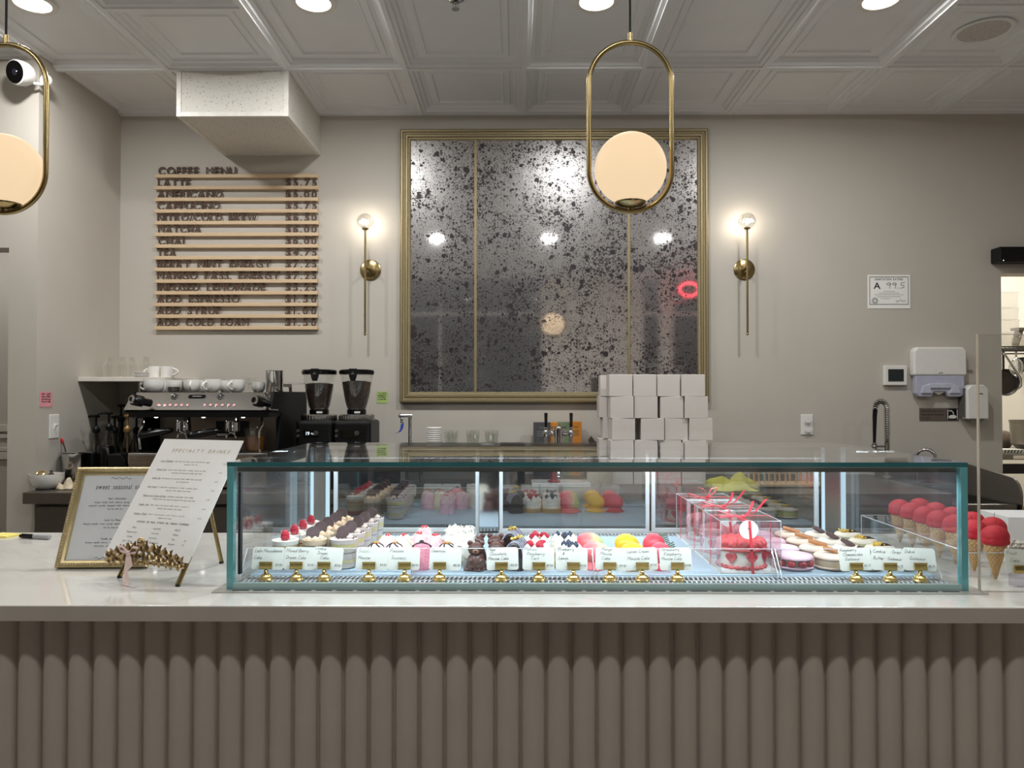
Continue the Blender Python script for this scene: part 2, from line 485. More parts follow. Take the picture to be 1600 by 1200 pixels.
# left partition, its end facing the room, and the passage opening beside it
slab('wall_left', -2.5, LEFT_X, PIER_Y, WALL_Y, 0, CEIL + 0.1)
JX = PX(12, PIER_Y); OH = PZ(387, PIER_Y, 20)
mb = MB().box(JX, -2.5, PIER_Y, PIER_Y + 0.13, 0, CEIL + 0.1)
mb.box(-3.45, JX, PIER_Y, PIER_Y + 0.13, OH, CEIL + 0.1).box(ROOM_L - 0.1, -3.45, PIER_Y, PIER_Y + 0.13, 0, CEIL + 0.1)
struct(mb.build('wall_passage', WALL, smooth=0))
slab('wall_passage_end', -4.6, -2.5, 5.2, 5.3, 0, CEIL + 0.1)
slab('wall_passage_side', -4.7, -4.6, PIER_Y, 5.3, 0, CEIL + 0.1)
mb = MB()
for z, h, d in ((1.145, 0.05, 0.022), (1.10, 0.03, 0.014), (1.01, 0.028, 0.016), (0.955, 0.05, 0.02)):
    mb.box(-4.6, -2.5, 5.2 - d, 5.2, z, z + h)
struct(mb.build('trim_1', mm('trim_paint', (205, 198, 188), 0.4), smooth=0, bevel=0.004))
# side walls of the room
slab('wall_room_left', ROOM_L - 0.1, ROOM_L, FRONT_Y, PIER_Y, 0, CEIL + 0.1)
slab('wall_room_right', ROOM_R, ROOM_R + 0.1, FRONT_Y, WALL_Y, 0, CEIL + 0.1)
# shopfront behind the visitor: glazing with a transom, a pier, a glazed door, more glazing
FRAMEW = mm('pale_frame_paint', (186, 184, 180), 0.45)
PALE = mm('pale_shop_paint', (226, 220, 212), .5, var=.02)
slab('wall_front', 0.37, 1.75, FRONT_Y - 0.12, FRONT_Y, 0, CEIL + 0.1, PALE)
slab('wall_front_pier', 2.02, 2.17, FRONT_Y - 0.12, FRONT_Y, 0, CEIL + 0.1, PALE)
NIGHT = GLASS('night_window_glass', (0.7, 0.75, 0.75), 0.05)
def glazing(name, x0, x1, bars):
    f = MB()
    for z in (0.0, 2.52, CEIL - 0.03): f.box(x0, x1, FRONT_Y - 0.07, FRONT_Y - 0.01, z, z + 0.055)
    for x in bars: f.box(x - 0.02, x + 0.02, FRONT_Y - 0.07, FRONT_Y - 0.012, 0, CEIL)
    w = struct(f.build(name, FRAMEW, smooth=0))
    MB().box(x0, x1, FRONT_Y - 0.045, FRONT_Y - 0.035, 0.03, CEIL - 0.01).build('glass_pane', NIGHT, w, smooth=0)
glazing('window_1', ROOM_L, 0.37, (ROOM_L + 0.02, -2.6, -1.1, 0.35))
glazing('door_1', 1.75, 2.02, (1.77, 2.0))
glazing('window_2', 2.17, ROOM_R, (2.19, 3.1, ROOM_R - 0.02))
slab('ground', -9, 9, -9, FRONT_Y - 0.15, -0.12, -0.02, mm('dark_asphalt', (50, 52, 54), 0.8, var=0.2))
# kitchen beyond the doorway
KW = mm('kitchen_cream_paint', (222, 217, 206), 0.5, var=0.02)
slab('wall_kitchen_end', 2.2, 5.4, 6.6, 6.7, 0, CEIL + 0.1, KW)
slab('wall_kitchen_left', 2.1, 2.2, WALL_Y + 0.13, 6.7, 0, CEIL + 0.1, KW)
slab('wall_kitchen_right', 5.3, 5.4, WALL_Y + 0.13, 6.7, 0, CEIL + 0.1, KW)
slab('ceiling_kitchen', 2.1, 5.4, WALL_Y + 0.13, 6.7, CEIL, CEIL + 0.1, CEILM)
slab('ceiling_passage', -4.7, -2.5, PIER_Y + 0.13, 5.3, 2.75, 2.85, CEILM)

# coffered ceiling: 2 x 4 ft tiles, two columns of 2 x 2 ft tiles
RINGS = [(0, -0.004), (.011, -0.004), (.011, .004), (.030, .006), (.036, .020), (.050, .022), (.056, .034), (.074, .038),
         (.080, .031), (.108, .031), (.112, .024), (.120, .024), (.126, .033)]
def ctile(mb, x0, x1, y0, y1):
    vs = []; fs = []
    for ins, dz in RINGS:
        k = min(ins, (x1 - x0) / 2.2, (y1 - y0) / 2.2)
        z = CEIL + dz
        vs += [(x0 + k, y0 + k, z), (x1 - k, y0 + k, z), (x1 - k, y1 - k, z), (x0 + k, y1 - k, z)]
    for i in range(len(RINGS) - 1):
        for k in range(4):
            q = (k + 1) % 4
            fs.append((i * 4 + k, i * 4 + q, i * 4 + 4 + q, i * 4 + 4 + k))
    e = (len(RINGS) - 1) * 4
    fs.append((e, e + 1, e + 2, e + 3)); mb.add(vs, fs)
cm = MB(); TX0, TS = 0.034, 0.61
for k in range(-7, 7):
    x0, x1 = max(TX0 + k * TS, ROOM_L), min(TX0 + (k + 1) * TS, ROOM_R)
    if x1 - x0 < 0.05: continue
    y = 3.84; rows = [(3.84, WALL_Y)]
    while y > FRONT_Y:
        st = TS if k in (-3, 3) else 2 * TS
        rows.append((max(y - st, FRONT_Y), y)); y -= st
    for y0, y1 in rows:
        if x1 <= LEFT_X + 0.05 and y1 > PIER_Y:
            if k == -4: pass
            else: continue
        if k == -5 and y1 > PIER_Y: y1 = PIER_Y
        if y1 - y0 > 0.05: ctile(cm, x0, x1, y0, y1)
# cells beside the passage wall that the loop leaves open
for k in (-7, -6, -5): ctile(cm, max(TX0 + k * TS, ROOM_L), TX0 + (k + 1) * TS, 2.62, PIER_Y)
ceil = struct(cm.build('ceiling', CEILM, smooth=0))
slab('ceiling_deck', ROOM_L - 0.1, ROOM_R + 0.1, FRONT_Y - 0.15, WALL_Y + 0.13, CEIL + 0.06, CEIL + 0.12, CEILM)

# boxed-in bulkhead of speckled acoustic board
at = NT('speckled_acoustic_board'); ab = at.n('BsdfPrincipled')
vec = at.coords()
vo = at.n('TexVoronoi'); at.l(vec, vo.inputs['Vector']); vo.inputs['Scale'].default_value = 95
nz = at.noise(vec, 60, 2)
msk = at.math('LESS_THAN', at.math('ADD', vo.outputs['Distance'], at.math('MULTIPLY', at.noise(vec, 40, 1), 0.5)), 0.42)
at.l(at.ramp(msk, [(0.0, lin((206, 202, 194))), (1.0, lin((126, 120, 112)))]), ab.inputs['Base Color'])
ab.inputs['Roughness'].default_value = 0.9
at.l(at.bump(msk, -0.5, 0.002), ab.inputs['Normal']); at.surf(ab.outputs[0])
BX0, BX1, BY0, BZ = PX(277, 3.84, 150), PX(450, 3.84, 150), 3.84, PZ(181, 3.84, 360)
bh = struct(MB().box(BX0, BX1, BY0, WALL_Y, BZ, CEIL).build('trim_2', at.m, smooth=0))
mb = MB(); e = 0.020                       # white edge bars, each set a hair prouder than the next so that none coincide
for x, s_ in ((BX0, 1), (BX1, -1)):
    def span(t): return sorted((x - s_ * t, x + s_ * e))
    p, q = span(.0030); mb.box(p, q, BY0 - .0030, BY0 + e, BZ - .0030, CEIL)
    p, q = span(.0034); mb.box(p, q, BY0 - .0026, WALL_Y - .0005, BZ - .0034, BZ + e)
mb.box(BX0 + .001, BX1 - .001, BY0 - .0022, BY0 + e, BZ - .0022, BZ + e).box(BX0 + .001, BX1 - .001, WALL_Y - e, WALL_Y - .0010, BZ - .0026, BZ + e)
mb.build('edge_trim', mm('white_metal_trim', (214, 210, 202), 0.45), bh, smooth=0)

# ================================================================== lamps of the place
DISC = EM('downlight_glow', (1.0, 0.93, 0.83), 14.0)
RING = mm('white_lamp_trim', (226, 222, 214), 0.4)
def downlight(x, y, label, group=None, watts=DOWN_W, z=CEIL + 0.031):
    t = thing('ceiling_downlight', label, 'ceiling light', (x, y, z), 0, group)
    MB().lathe([(0.072, 0.0), (0.098, -0.002), (0.098, -0.007), (0.090, -0.010), (0.074, -0.008), (0.070, -0.002)], n=40, closed=True).build('trim_ring', RING, t)
    MB().lathe([(0.0705, -0.001), (0.0705, -0.0045), (0.03, -0.006), (0.001, -0.006)], n=40).build('diffuser', DISC, t)
    ld = bpy.data.lights.new('downlight_lamp', 'AREA'); ld.shape = 'DISK'; ld.size = 0.13
    ld.energy = watts; ld.color = DOWN_C; ld.spread = radians(180)
    lo = bpy.data.objects.new('downlight_lamp', ld); col.objects.link(lo); lo.parent = t; lo.location = (0, 0, -0.012)
    return t
LX = [(-2.101, 'leftmost round recessed ceiling light, above the small camera'),
      (-0.881, 'round recessed ceiling light in front of the speckled bulkhead'),
      (0.339, 'round recessed ceiling light beside the middle pendant cord'),
      (1.559, 'round recessed ceiling light in the panel next to the ceiling speaker')]
for x, lb in LX: downlight(x, 3.23, lb)
for i, x in enumerate((-3.321, -2.101, -0.881, 0.339, 1.559, 2.779)):
    downlight(x, 0.79, 'round recessed ceiling light over the seating side, seen only in the antique mirror', 'ceiling lights over the seating side', SEAT_W)

downlight(-3.5, 4.5, 'added unseen ceiling light to brighten the passage beyond the left opening', None, 9, 2.752)  # unseen lamp added only to brighten the passage
GLOBE = M('opal_glass_globe', (120, 104, 84), 0.7, var=0.02, spec=0.1, emit=(1.0, 0.745, 0.47), es=GLOBE_E)
def pendant(px, label):
    Y = 2.12; c = P(px, 265, Y); s = Y / FPX
    t = thing('pendant_light', label, 'pendant light', (c.x, Y, PZ(333, Y)))
    hw = 0.1165; zb = 0.004; zt = (333 - 64) * s; pts = []
    for k in range(25):
        a = pi + pi * k / 24; pts.append((hw * cos(a), 0, zb + hw + hw * sin(a)))
    for k in range(25):
        a = pi * k / 24; pts.append((hw * cos(a), 0, zt - hw + hw * sin(a)))
    MB().tube(pts, 0.0072, 12, closed=True).build('hoop', BRASS, t)
    gz = (333 - 263.5) * s
    MB().ball((0, 0, gz), 0.1005, 48, 28).build('globe', GLOBE, t)
    cup = MB().lathe([(0.001, 0.007), (0.012, 0.007), (0.012, 0.014), (0.030, 0.017), (0.043, 0.026), (0.044, 0.030), (0.040, 0.030), (0.028, 0.022), (0.001, 0.018)], n=32).build('globe_cup', BRASS, t)
    MB().cyl((0, 0, zt), (0, 0, zt + 0.026), 0.0065).build('ferrule', BRASS, t)
    MB().cyl((0, 0, zt + 0.02), (0, 0, CEIL - t.location.z), 0.0032, n=8).build('cord', RUBBER, t)
pendant(985, 'gold hoop pendant with glowing globe hanging in front of the mirror')
pendant(7.5, 'gold hoop pendant with glowing globe, cut by the left edge of the photo')

CRYS = GLASS('cut_crystal', (0.86, 0.86, 0.85), 0.22, 0.03)
BULB = EM('warm_bulb', (1.0, 0.90, 0.76), SCONCE_E)
def sconce(px, label):
    Y = 4.37; s = Y / FPX
    zb = PZ(522, Y); t = thing('wall_sconce', label, 'wall light', (PX(px, Y), Y, zb))
    R = WALL_Y - Y
    rx = radians(-90)
    MB().lathe([(0.001, 0), (0.062, 0), (0.062, 0.006), (0.054, 0.011), (0.018, 0.013), (0.016, 0.02), (0.001, 0.02)], (0.012, R, (522 - 417) * s), 36, Matrix.Rotation(pi / 2, 3, 'X')).build('wall_plate', BRASS, t)
    mb = MB().cyl((0.0, 0, 0), (0, 0, (522 - 358) * s), 0.0062, n=14)
    mb.cyl((0.012, R - 0.018, (522 - 417) * s), (0.002, 0.003, (522 - 417) * s), 0.009, n=14).ball((0, 0, 0), 0.0085, 10, 6)
    mb.build('stem', BRASS, t)
    gz = (522 - 345) * s
    MB().lathe([(0.001, -0.052), (0.016, -0.05), (0.020, -0.042), (0.018, -0.038), (0.001, -0.038)], (0, 0, gz), 20).build('collar', BRASS, t)
    def flute(a, th): return 1 + 0.07 * abs(cos(a * 7)) * sin(th) - .03 * abs(cos(th * 3))
    MB().ball((0, 0, gz), 0.048, 64, 16, fn=flute).build('crystal_globe', CRYS, t, smooth=20)
    MB().ball((0, 0, gz - 0.004), (0.009, 0.009, 0.016), 12, 8).build('bulb', BULB, t)
sconce(570, 'brass stem wall light with crystal ball, between the coffee menu and the mirror')
sconce(1168.5, 'brass stem wall light with crystal ball, right of the mirror')

# kitchen lamp (a long fluorescent fitting on the kitchen ceiling)
t = thing('strip_light', 'long white strip light on the ceiling of the kitchen behind the doorway', 'strip light', (3.7, 5.5, CEIL - 0.05))
MB().box(-0.6, 0.6, -0.07, 0.07, -0.01, 0.05).build('housing', WHITE, t, smooth=0)
MB().box(-0.58, 0.58, -0.06, 0.06, -0.018, -0.01).build('diffuser', EM('strip_glow', (1, 0.93, 0.82), 3), t, smooth=0)
ld = bpy.data.lights.new('strip_lamp', 'AREA'); ld.shape = 'RECTANGLE'; ld.size = 1.1; ld.size_y = 0.12; ld.energy = KITCH_W; ld.color = (1, 0.96, 0.90)
lo = bpy.data.objects.new('strip_lamp', ld); col.objects.link(lo); lo.parent = t; lo.location = (0, 0, -0.03)
# red neon ring near the shopfront (only its reflection is seen)
t = MB().tube([(2.34 + 0.13 * cos(a * pi / 16), -1.4, 2.84 + 0.09 * sin(a * pi / 16)) for a in range(32)], 0.012, 8, closed=True).build('neon_ring', EM('red_neon', (1, 0.05, 0.08), 7))
tag(t, 'red oval neon tube by the shopfront, seen only as red glow in the mirror', 'neon light')

# ceiling fittings
c = P(712, 6, 3.21); t = thing('sprinkler_head', 'small chrome fire sprinkler hanging from the middle ceiling panel', 'sprinkler', (c.x, 3.21, CEIL + 0.03))
MB().lathe([(0.012, 0), (0.036, -0.001), (0.036, -0.004), (0.022, -0.012), (0.012, -0.012)], n=24, closed=True).build('escutcheon', CHROME, t)
mb = MB().cyl((0, 0, 0.004), (0, 0, -0.022), 0.008)
mb.tube([(0.007, 0, -0.02), (0.013, 0, -0.03), (0.006, 0, -0.042)], 0.0022, 6).tube([(-0.007, 0, -0.02), (-0.013, 0, -0.03), (-0.006, 0, -0.042)], 0.0022, 6)
mb.cyl((0, 0, -0.02), (0, 0, -0.044), 0.003); mb.build('valve', CHROME, t)
MB().lathe([(0.001, -0.043), (0.016, -0.043), (0.017, -0.046), (0.001, -0.046)], n=16).build('deflector', CHROME, t)
c = P(1540, 55, 3.535); t = thing('ceiling_speaker', 'round grey speaker grille set flush in the ceiling panel', 'speaker', (2.17, 3.51, CEIL + 0.031))
MB().lathe([(0.108, 0), (0.128, -0.002), (0.128, -0.008), (0.120, -0.010), (0.108, -0.006)], n=48, closed=True).build('rim', CEILM, t)
gt = NT('speaker_grille'); gb = gt.n('BsdfPrincipled'); gv = gt.n('TexVoronoi'); gt.l(gt.coords(), gv.inputs['Vector']); gv.inputs['Scale'].default_value = 260
gt.l(gt.ramp(gv.outputs['Distance'], [(0.3, lin((150, 145, 138))), (0.5, lin((206, 200, 193)))]), gb.inputs['Base Color']); gb.inputs['Roughness'].default_value = 0.6; gt.surf(gb.outputs[0])
MB().lathe([(0.001, -0.006), (0.109, -0.005), (0.109, -0.002), (0.001, -0.002)], n=48).build('grille', gt.m, t)
# small round security camera on the wall end
c = P(30, 113, 3.60)
t = thing('security_camera', 'small white round camera with black face above the passage opening', 'camera', (c.x, PIER_Y - 0.001, c.z))
R = Matrix.Rotation(radians(-16), 3, 'Z') @ Matrix.Rotation(radians(102), 3, 'X')
MB().lathe([(0.001, -0.05), (0.030, -0.05), (0.048, -0.042), (0.058, -0.02), (0.060, 0.02), (0.058, 0.028), (0.053, 0.031), (0.001, 0.031)], (0, -0.09, 0), 36, R).build('body', WHITE, t)
mbx = MB().lathe([(0.001, 0.0325), (0.052, 0.0325), (0.052, 0.030), (0.001, 0.030)], (0, -0.09, 0), 36, R); f = mbx.build('lens_face', BLACKG, t)
MB().lathe([(0.001, 0.0345), (0.014, 0.0345), (0.016, 0.032), (0.001, 0.032)], (0, -0.09, 0), 20, R).build('lens', mm('lens_glass', (30, 34, 48), 0.05, coat=1), f)
MB().tube([(0.02, -0.05, -0.02), (0.045, -0.05, -0.035), (0.065, -0.03, -0.03), (0.07, -0.004, -0.01)], 0.008, 8).lathe([(0.001, 0), (0.03, 0), (0.03, 0.008), (0.001, 0.008)], (0.07, 0, 0.0), 20, Matrix.Rotation(pi / 2, 3, 'X')).build('mount', WHITE, t)

# ================================================================== on the back wall
# antique mirror in a moulded gold frame
MX0, MX1, MZ0, MZ1 = PX(625.5, WALL_Y), PX(1106, WALL_Y), PZ(629, WALL_Y), PZ(204, WALL_Y, 860)
t = thing('antique_mirror', 'large spotted antique mirror in three panels with gold moulded frame', 'mirror', ((MX0 + MX1) / 2, WALL_Y, MZ0))
W, H = MX1 - MX0, MZ1 - MZ0
prof = [(0, 0), (0, .030), (.006, .036), (.016, .036), (.020, .028), (.028, .026), (.034, .032), (.044, .032), (.048, .022), (.056, .020), (.062, .014), (.066, .006), (.066, 0)]
mb = MB(); vs = []; fs = []
for ins, d in prof:
    vs += [(-W / 2 + ins, -d, ins), (W / 2 - ins, -d, ins), (W / 2 - ins, -d, H - ins), (-W / 2 + ins, -d, H - ins)]
for i in range(len(prof) - 1):
    for k in range(4):
        q = (k + 1) % 4; fs.append((i * 4 + k, i * 4 + q, i * 4 + 4 + q, i * 4 + 4 + k))
mb.add(vs, fs).build('frame', GOLDF, t, smooth=20)
mt = NT('foxed_mirror'); vec = mt.coords()
big = mt.noise(vec, 3.2, 3); mid = mt.noise(vec, 16, 4, 0.6); fine = mt.noise(vec, 70, 5, 0.7)
dens = mt.math('ADD', mt.math('MULTIPLY', big, 0.55), mt.math('MULTIPLY', mid, 0.6))
def spots(scale, base, rnd):
    v = mt.n('TexVoronoi'); v.inputs['Scale'].default_value = scale
    wob = mt.n('VectorMath'); wob.operation = 'ADD'
    nzc = mt.n('TexNoise'); mt.l(vec, nzc.inputs['Vector']); nzc.inputs['Scale'].default_value = scale * 1.6; nzc.inputs['Detail'].default_value = 3
    sc = mt.n('VectorMath'); sc.operation = 'SCALE'; mt.l(nzc.outputs['Color'], sc.inputs[0]); sc.inputs['Scale'].default_value = 0.55 / scale
    mt.l(vec, wob.inputs[0]); mt.l(sc.outputs[0], wob.inputs[1]); mt.l(wob.outputs[0], v.inputs['Vector'])
    sep = mt.n('SeparateColor'); mt.l(v.outputs['Color'], sep.inputs[0])
    rad = mt.math('MULTIPLY', mt.math('SUBTRACT', mt.math('ADD', mt.math('MULTIPLY', sep.outputs[0], rnd), mt.math('MULTIPLY', dens, 1.5)), base), 1.0)
    return mt.math('LESS_THAN', v.outputs['Distance'], rad)
s1 = spots(22, 0.97, 0.46); s2 = spots(56, 0.97, 0.55); s3 = spots(140, 0.99, 0.70)
allm = mt.math('MAXIMUM', mt.math('MAXIMUM', s1, s2), s3)
glos = mt.n('BsdfGlossy'); mt.l(mt.ramp(fine, [(0.35, (0.60, 0.58, 0.58)), (0.65, (0.86, 0.84, 0.83))]), glos.inputs['Color'])
glos.inputs['Roughness'].default_value = 0.04
g2 = mt.n('BsdfGlossy'); g2.inputs['Color'].default_value = (0.9, 0.88, 0.87, 1); g2.inputs['Roughness'].default_value = 0.30
mt.l(mt.bump(fine, 0.5, 0.001), g2.inputs['Normal'])
m1 = mt.n('MixShader'); m1.inputs[0].default_value = 0.22; mt.l(glos.outputs[0], m1.inputs[1]); mt.l(g2.outputs[0], m1.inputs[2])
d0 = mt.n('BsdfDiffuse'); d0.inputs[0].default_value = (0.10, 0.095, 0.095, 1)
m2 = mt.n('MixShader'); m2.inputs[0].default_value = 0.12; mt.l(m1.outputs[0], m2.inputs[1]); mt.l(d0.outputs[0], m2.inputs[2])
dk = mt.n('BsdfPrincipled'); dk.inputs['Roughness'].default_value = 0.45; dk.inputs['Specular IOR Level'].default_value = 0.25
mt.l(mt.ramp(mid, [(0.4, (0.012, 0.010, 0.012)), (0.7, (0.05, 0.036, 0.040))]), dk.inputs['Base Color'])
m3 = mt.n('MixShader'); mt.l(mt.math('MULTIPLY', allm, 0.98), m3.inputs[0]); mt.l(m2.outputs[0], m3.inputs[1]); mt.l(dk.outputs[0], m3.inputs[2])
mt.surf(m3.outputs[0])
xs = [-W / 2 + .06, PX(743, WALL_Y) - t.location.x, PX(982.5, WALL_Y) - t.location.x, W / 2 - .06]
for a, b in zip(xs, xs[1:]):
    MB().box(a + .001, b - .001, -.012, -.006, .06, H - .06).build('mirror_panel', mt.m, t, smooth=0)
for x in xs[1:3]:
    MB().box(x - .0085, x + .0085, -.018, -.006, .06, H - .06).build('divider_strip', GOLDF, t, smooth=0, bevel=0.003)

# coffee menu: fourteen wooden ledges with standing letters
WOOD = M('pale_pine', (206, 180, 146), 0.55, var=0.14, scale=14, stretch=(1, 12, 40), bump=0.05)
LETW = M('brown_wood_letters', (78, 52, 36), 0.6, var=0.15, scale=40)
MENU = [('COFFEE MENU', 123, ''), ('LATTE', 51, '$5.75'), ('AMERICANO', 103, '$5.00'), ('CAPPUCINO', 99, '$5.75'), ('NITRO/COLD BREW', 158, '$6.50'),
        ('MATCHA', 68, '$6.00'), ('CHAI', 41, '$6.00'), ('TEA', 30, '$4.75'), ('BERRY MINT ENERGY', 180, '$7.25'), ('MANGO PASS. ENERGY', 193, '$7.25'),
        ('INFUSED LEMONADE', 171, '$5.25'), ('ADD ESPRESSO', 131, '$1.50'), ('ADD SYRUP', 101, '$1.00'), ('ADD COLD FOAM', 145, '$1.50')]
YF = WALL_Y - 0.028; sY = YF / FPX
for i, (word, wpx, price) in enumerate(MENU):
    py = 277.3 + 18.28 * i; z0 = PZ(py, YF, 370)
    jit = random.uniform(-1, 1)
    x0, x1 = PX(240 + jit, YF), PX(495.5 + random.uniform(-1, 1), YF)
    r = MB().prism([(YF, z0), (WALL_Y, z0 - .002), (WALL_Y, z0 + .016), (WALL_Y - .018, z0 + .016), (WALL_Y - .018, z0 + .012), (YF + .006, z0 + .012), (YF + .006, z0 + .021), (YF, z0 + .021)], x0, x1, 'x').build('menu_ledge', WOOD, smooth=0, bevel=0.0015)
    tag(r, 'pine wall ledge with letters reading ' + word + (' ' + price if price else ''), 'menu ledge', 'coffee menu ledges')
    lm = MB()
    fr = facing((PX(242 + random.uniform(0, 2), YF), WALL_Y - .0125, z0 + .0215))
    words = []; text(words, word, fr, 0.045, wpx * sY, bold=1, thick=0.004)
    for lm in words: lm.build('word', LETW, r, smooth=0)
    if price:
        lm = MB(); text(lm, price, facing((PX(444, YF), WALL_Y - .0125, z0 + .0215)), 0.045, 49 * sY, bold=1, thick=0.004)
        lm.build('price', LETW, r, smooth=0)

# sanitation card
a, b = P(1356, 482, WALL_Y - .003), P(1422, 429.5, WALL_Y - .003); w, h = b.x - a.x, b.z - a.z
t = thing('sanitation_card', 'white sanitation rating card with an A grade on the right wall', 'certificate', (a.x, WALL_Y - .003, a.z))
MB().box(0, w, 0, .003, 0, h).build('card', PAPER, t, smooth=0)
ink = MB(); fr = facing((0, -.0006, 0)); g = facing((0, -.0005, 0))
def rule(x0, x1, y0, y1): ink.add([fr @ Vector(p) for p in ((x0, y0, 0), (x1, y0, 0), (x1, y1, 0), (x0, y1, 0))], [(0, 1, 2, 3)])
for ins, tk in ((.010, .0022), (.014, .0008)):
    for q in ((ins, w - ins, ins + .012, ins + .012 + tk), (ins, w - ins, h - ins - tk, h - ins)): rule(*q)
    for q in ((ins, ins + tk, ins + .012, h - ins), (w - ins - tk, w - ins, ins + .012, h - ins)): rule(*q)
text(ink, 'SANITATION RATING', facing((w / 2, -.0006, h - .032)), .0125, .165, bold=1, align='c')
text(ink, 'A', facing((.034, -.0006, h - .082)), .036, bold=1, squeeze=1.1)
handwrite(ink, '99.5', facing((.108, -.0006, h - .080)), .038, .0028, width=.115, shear=.12)
for k, (x, wd) in enumerate(((.09, .07), (.065, .12), (.04, .17), (.055, .14), (.075, .06))): rule(x, x + wd, h - .098 - k * .0105, h - .0965 - k * .0105)
handwrite(ink, 'gfes', facing((.165, -.0006, .040)), .016, .0012, width=.06)
ink.tube([fr @ Vector((.042 + .017 * cos(k * pi / 12), .046 + .017 * sin(k * pi / 12), 0)) for k in range(24)], .0012, 4, closed=True)
ink.tube([fr @ Vector((.042 + .010 * cos(k * pi / 8), .046 + .010 * sin(k * pi / 8), 0)) for k in range(16)], .0016, 4, closed=True)
ink.build('print', INK, t, smooth=0)

# thermostat, towel and soap dispensers, sign, outlet
a, b = P(1382, 602, 4.445), P(1417.5, 571, 4.445)
t = thing('thermostat', 'square white thermostat with dark screen on the right wall', 'thermostat', ((a.x + b.x) / 2, WALL_Y, a.z))
w, h = b.x - a.x, b.z - a.z
MB().box(-w / 2, w / 2, -.025, 0, 0, h).build('case', WHITE, t, smooth=0, bevel=.004)
MB().box(-w / 2 + .022, w / 2 - .022, -.028, -.02, .024, h - .022).build('screen', mm('thermostat_screen', (34, 42, 42), 0.2), t, smooth=0)
YD = 4.415
a, b = P(1428.5, 620, YD), P(1511, 542, YD)
t = thing('paper_towel_dispenser', 'large white paper towel dispenser with smoky blue lower half', 'towel dispenser', ((a.x + b.x) / 2, WALL_Y, a.z))
w, h = b.x - a.x, b.z - a.z; D = WALL_Y - YD
zc = (620 - 587) * YD / FPX
MB().prism([(-w / 2, zc), (w / 2, zc), (w / 2, h - .02), (w / 2 - .02, h), (-w / 2 + .02, h), (-w / 2, h - .02)], -D, 0).build('cover', WHITE, t, smooth=0, bevel=.012, segs=4)
SMK = M('smoky_blue_plastic', (178, 180, 198), 0.2, var=0.05, coat=0.3)
n = 0.012
MB().prism([(-w / 2 + n, zc + .002), (w / 2 - n, zc + .002), (w / 2 - n, .02), (w / 2 - n - .02, 0), (.05, 0), (.035, .03), (-.035, .03), (-.05, 0), (-w / 2 + n + .02, 0), (-w / 2 + n, .02)], -D + .006, -.01).build('towel_tray', SMK, t, smooth=0, bevel=.006)
MB().prism([(-w / 2 + .04, .02), (-.05, .02), (-.06, .05), (.06, .05), (.05, .02), (w / 2 - .04, .02), (w / 2 - .05, .062), (.06, .078), (-.06, .078), (-w / 2 + .05, .062)], -D - .004, -D + .01).build('tray_lip', mm('smoky_blue_lip', (188, 190, 206), 0.25), t, smooth=0, bevel=.004)
MB().prism([(-.034, .028), (0, .012), (.034, .028), (.03, .034), (-.03, .034)], -D + .02, -D + .024).build('paper_towel', PAPER, t, smooth=0)
mb = MB(); mb.tube([(-.012, -D - .001, zc + .010), (-.004, -D - .001, zc + .018), (.01, -D - .001, zc + .019), (.007, -D - .001, zc + .009)], .0012, 5); mb.build('emblem', INK, t)
YS = 4.385
a, b = P(1512, 655, YS), P(1545, 601, YS); w, h = b.x - a.x, b.z - a.z
t = thing('soap_dispenser', 'narrow white soap dispenser right of the paper towel dispenser', 'soap dispenser', ((a.x + b.x) / 2, WALL_Y, a.z))
MB().prism([(-w / 2, 0), (w / 2, 0), (w / 2, h - .025), (w / 2 - .025, h), (-w / 2 + .025, h), (-w / 2, h - .025)], YS - WALL_Y, -.02).build('cover', WHITE, t, smooth=0, bevel=.008, segs=3)
MB().prism([(-w / 2 + .02, 0), (w / 2 - .014, 0), (w / 2 - .04, -.018), (-w / 2 + .03, -.018)], YS - WALL_Y + .01, -.02).build('push_spout', mm('grey_plastic', (112, 108, 102), 0.4), t, smooth=0, bevel=.003)
MB().ball((w * .12, YS - WALL_Y - .001, h * .74), (.014, .002, .004)).build('view_slot', mm('slot_grey', (120, 118, 112), 0.3), t)
MB().box(-w / 2 - .006, -w / 2 + .004, YS - WALL_Y + .02, 0, .01, h - .02).build('back_plate', mm('dark_grey_plastic', (90, 86, 80), 0.4), t, smooth=0)
a, b = P(1437, 657.5, WALL_Y - .004), P(1498, 637.5, WALL_Y - .004); w, h = b.x - a.x, b.z - a.z
t = thing('handwash_sign', 'small dark bronze employee hand washing sign under the towel dispenser', 'sign', (a.x, WALL_Y, a.z))
MB().box(0, w, -.004, 0, 0, h).build('plate', mm('bronze_plate', (106, 96, 88), 0.4, 0.4), t, smooth=0)
MB().box(w - h + .004, w - .005, -.005, -.003, .005, h - .005).build('picture_panel', BLACKP, t, smooth=0)
ink = MB()
for k, s in enumerate(('Employees Must Wash', 'Hands Before Returning', 'To Work')): text(ink, s, facing((.009, -.0048, h - .022 - k * .021)), .010, .13 if k < 2 else .05, bold=1)
ink.build('lettering', INK, t, smooth=0)
mb = MB(); f2 = facing((w - h / 2, -.0058, h / 2))
mb.tube([f2 @ Vector(p) for p in ((-.022, .020, 0), (-.008, .022, 0), (.004, .012, 0), (.006, .002, 0))], .003, 6)
mb.prism([(-.018, -.024), (.016, -.024), (.024, -.012), (.01, -.002), (-.01, -.004), (-.024, -.012)], -.001, .0, 'y', Matrix.Translation((w - h / 2, -.0052, h / 2)))
for q in ((-.03, -.026, -.029, .029), (.026, .03, -.029, .029)): mb.box(w - h / 2 + q[0] , w - h / 2 + q[1], -.0056, -.005, h / 2 + q[2], h / 2 + q[3])
mb.build('pictogram', WHITE, t)
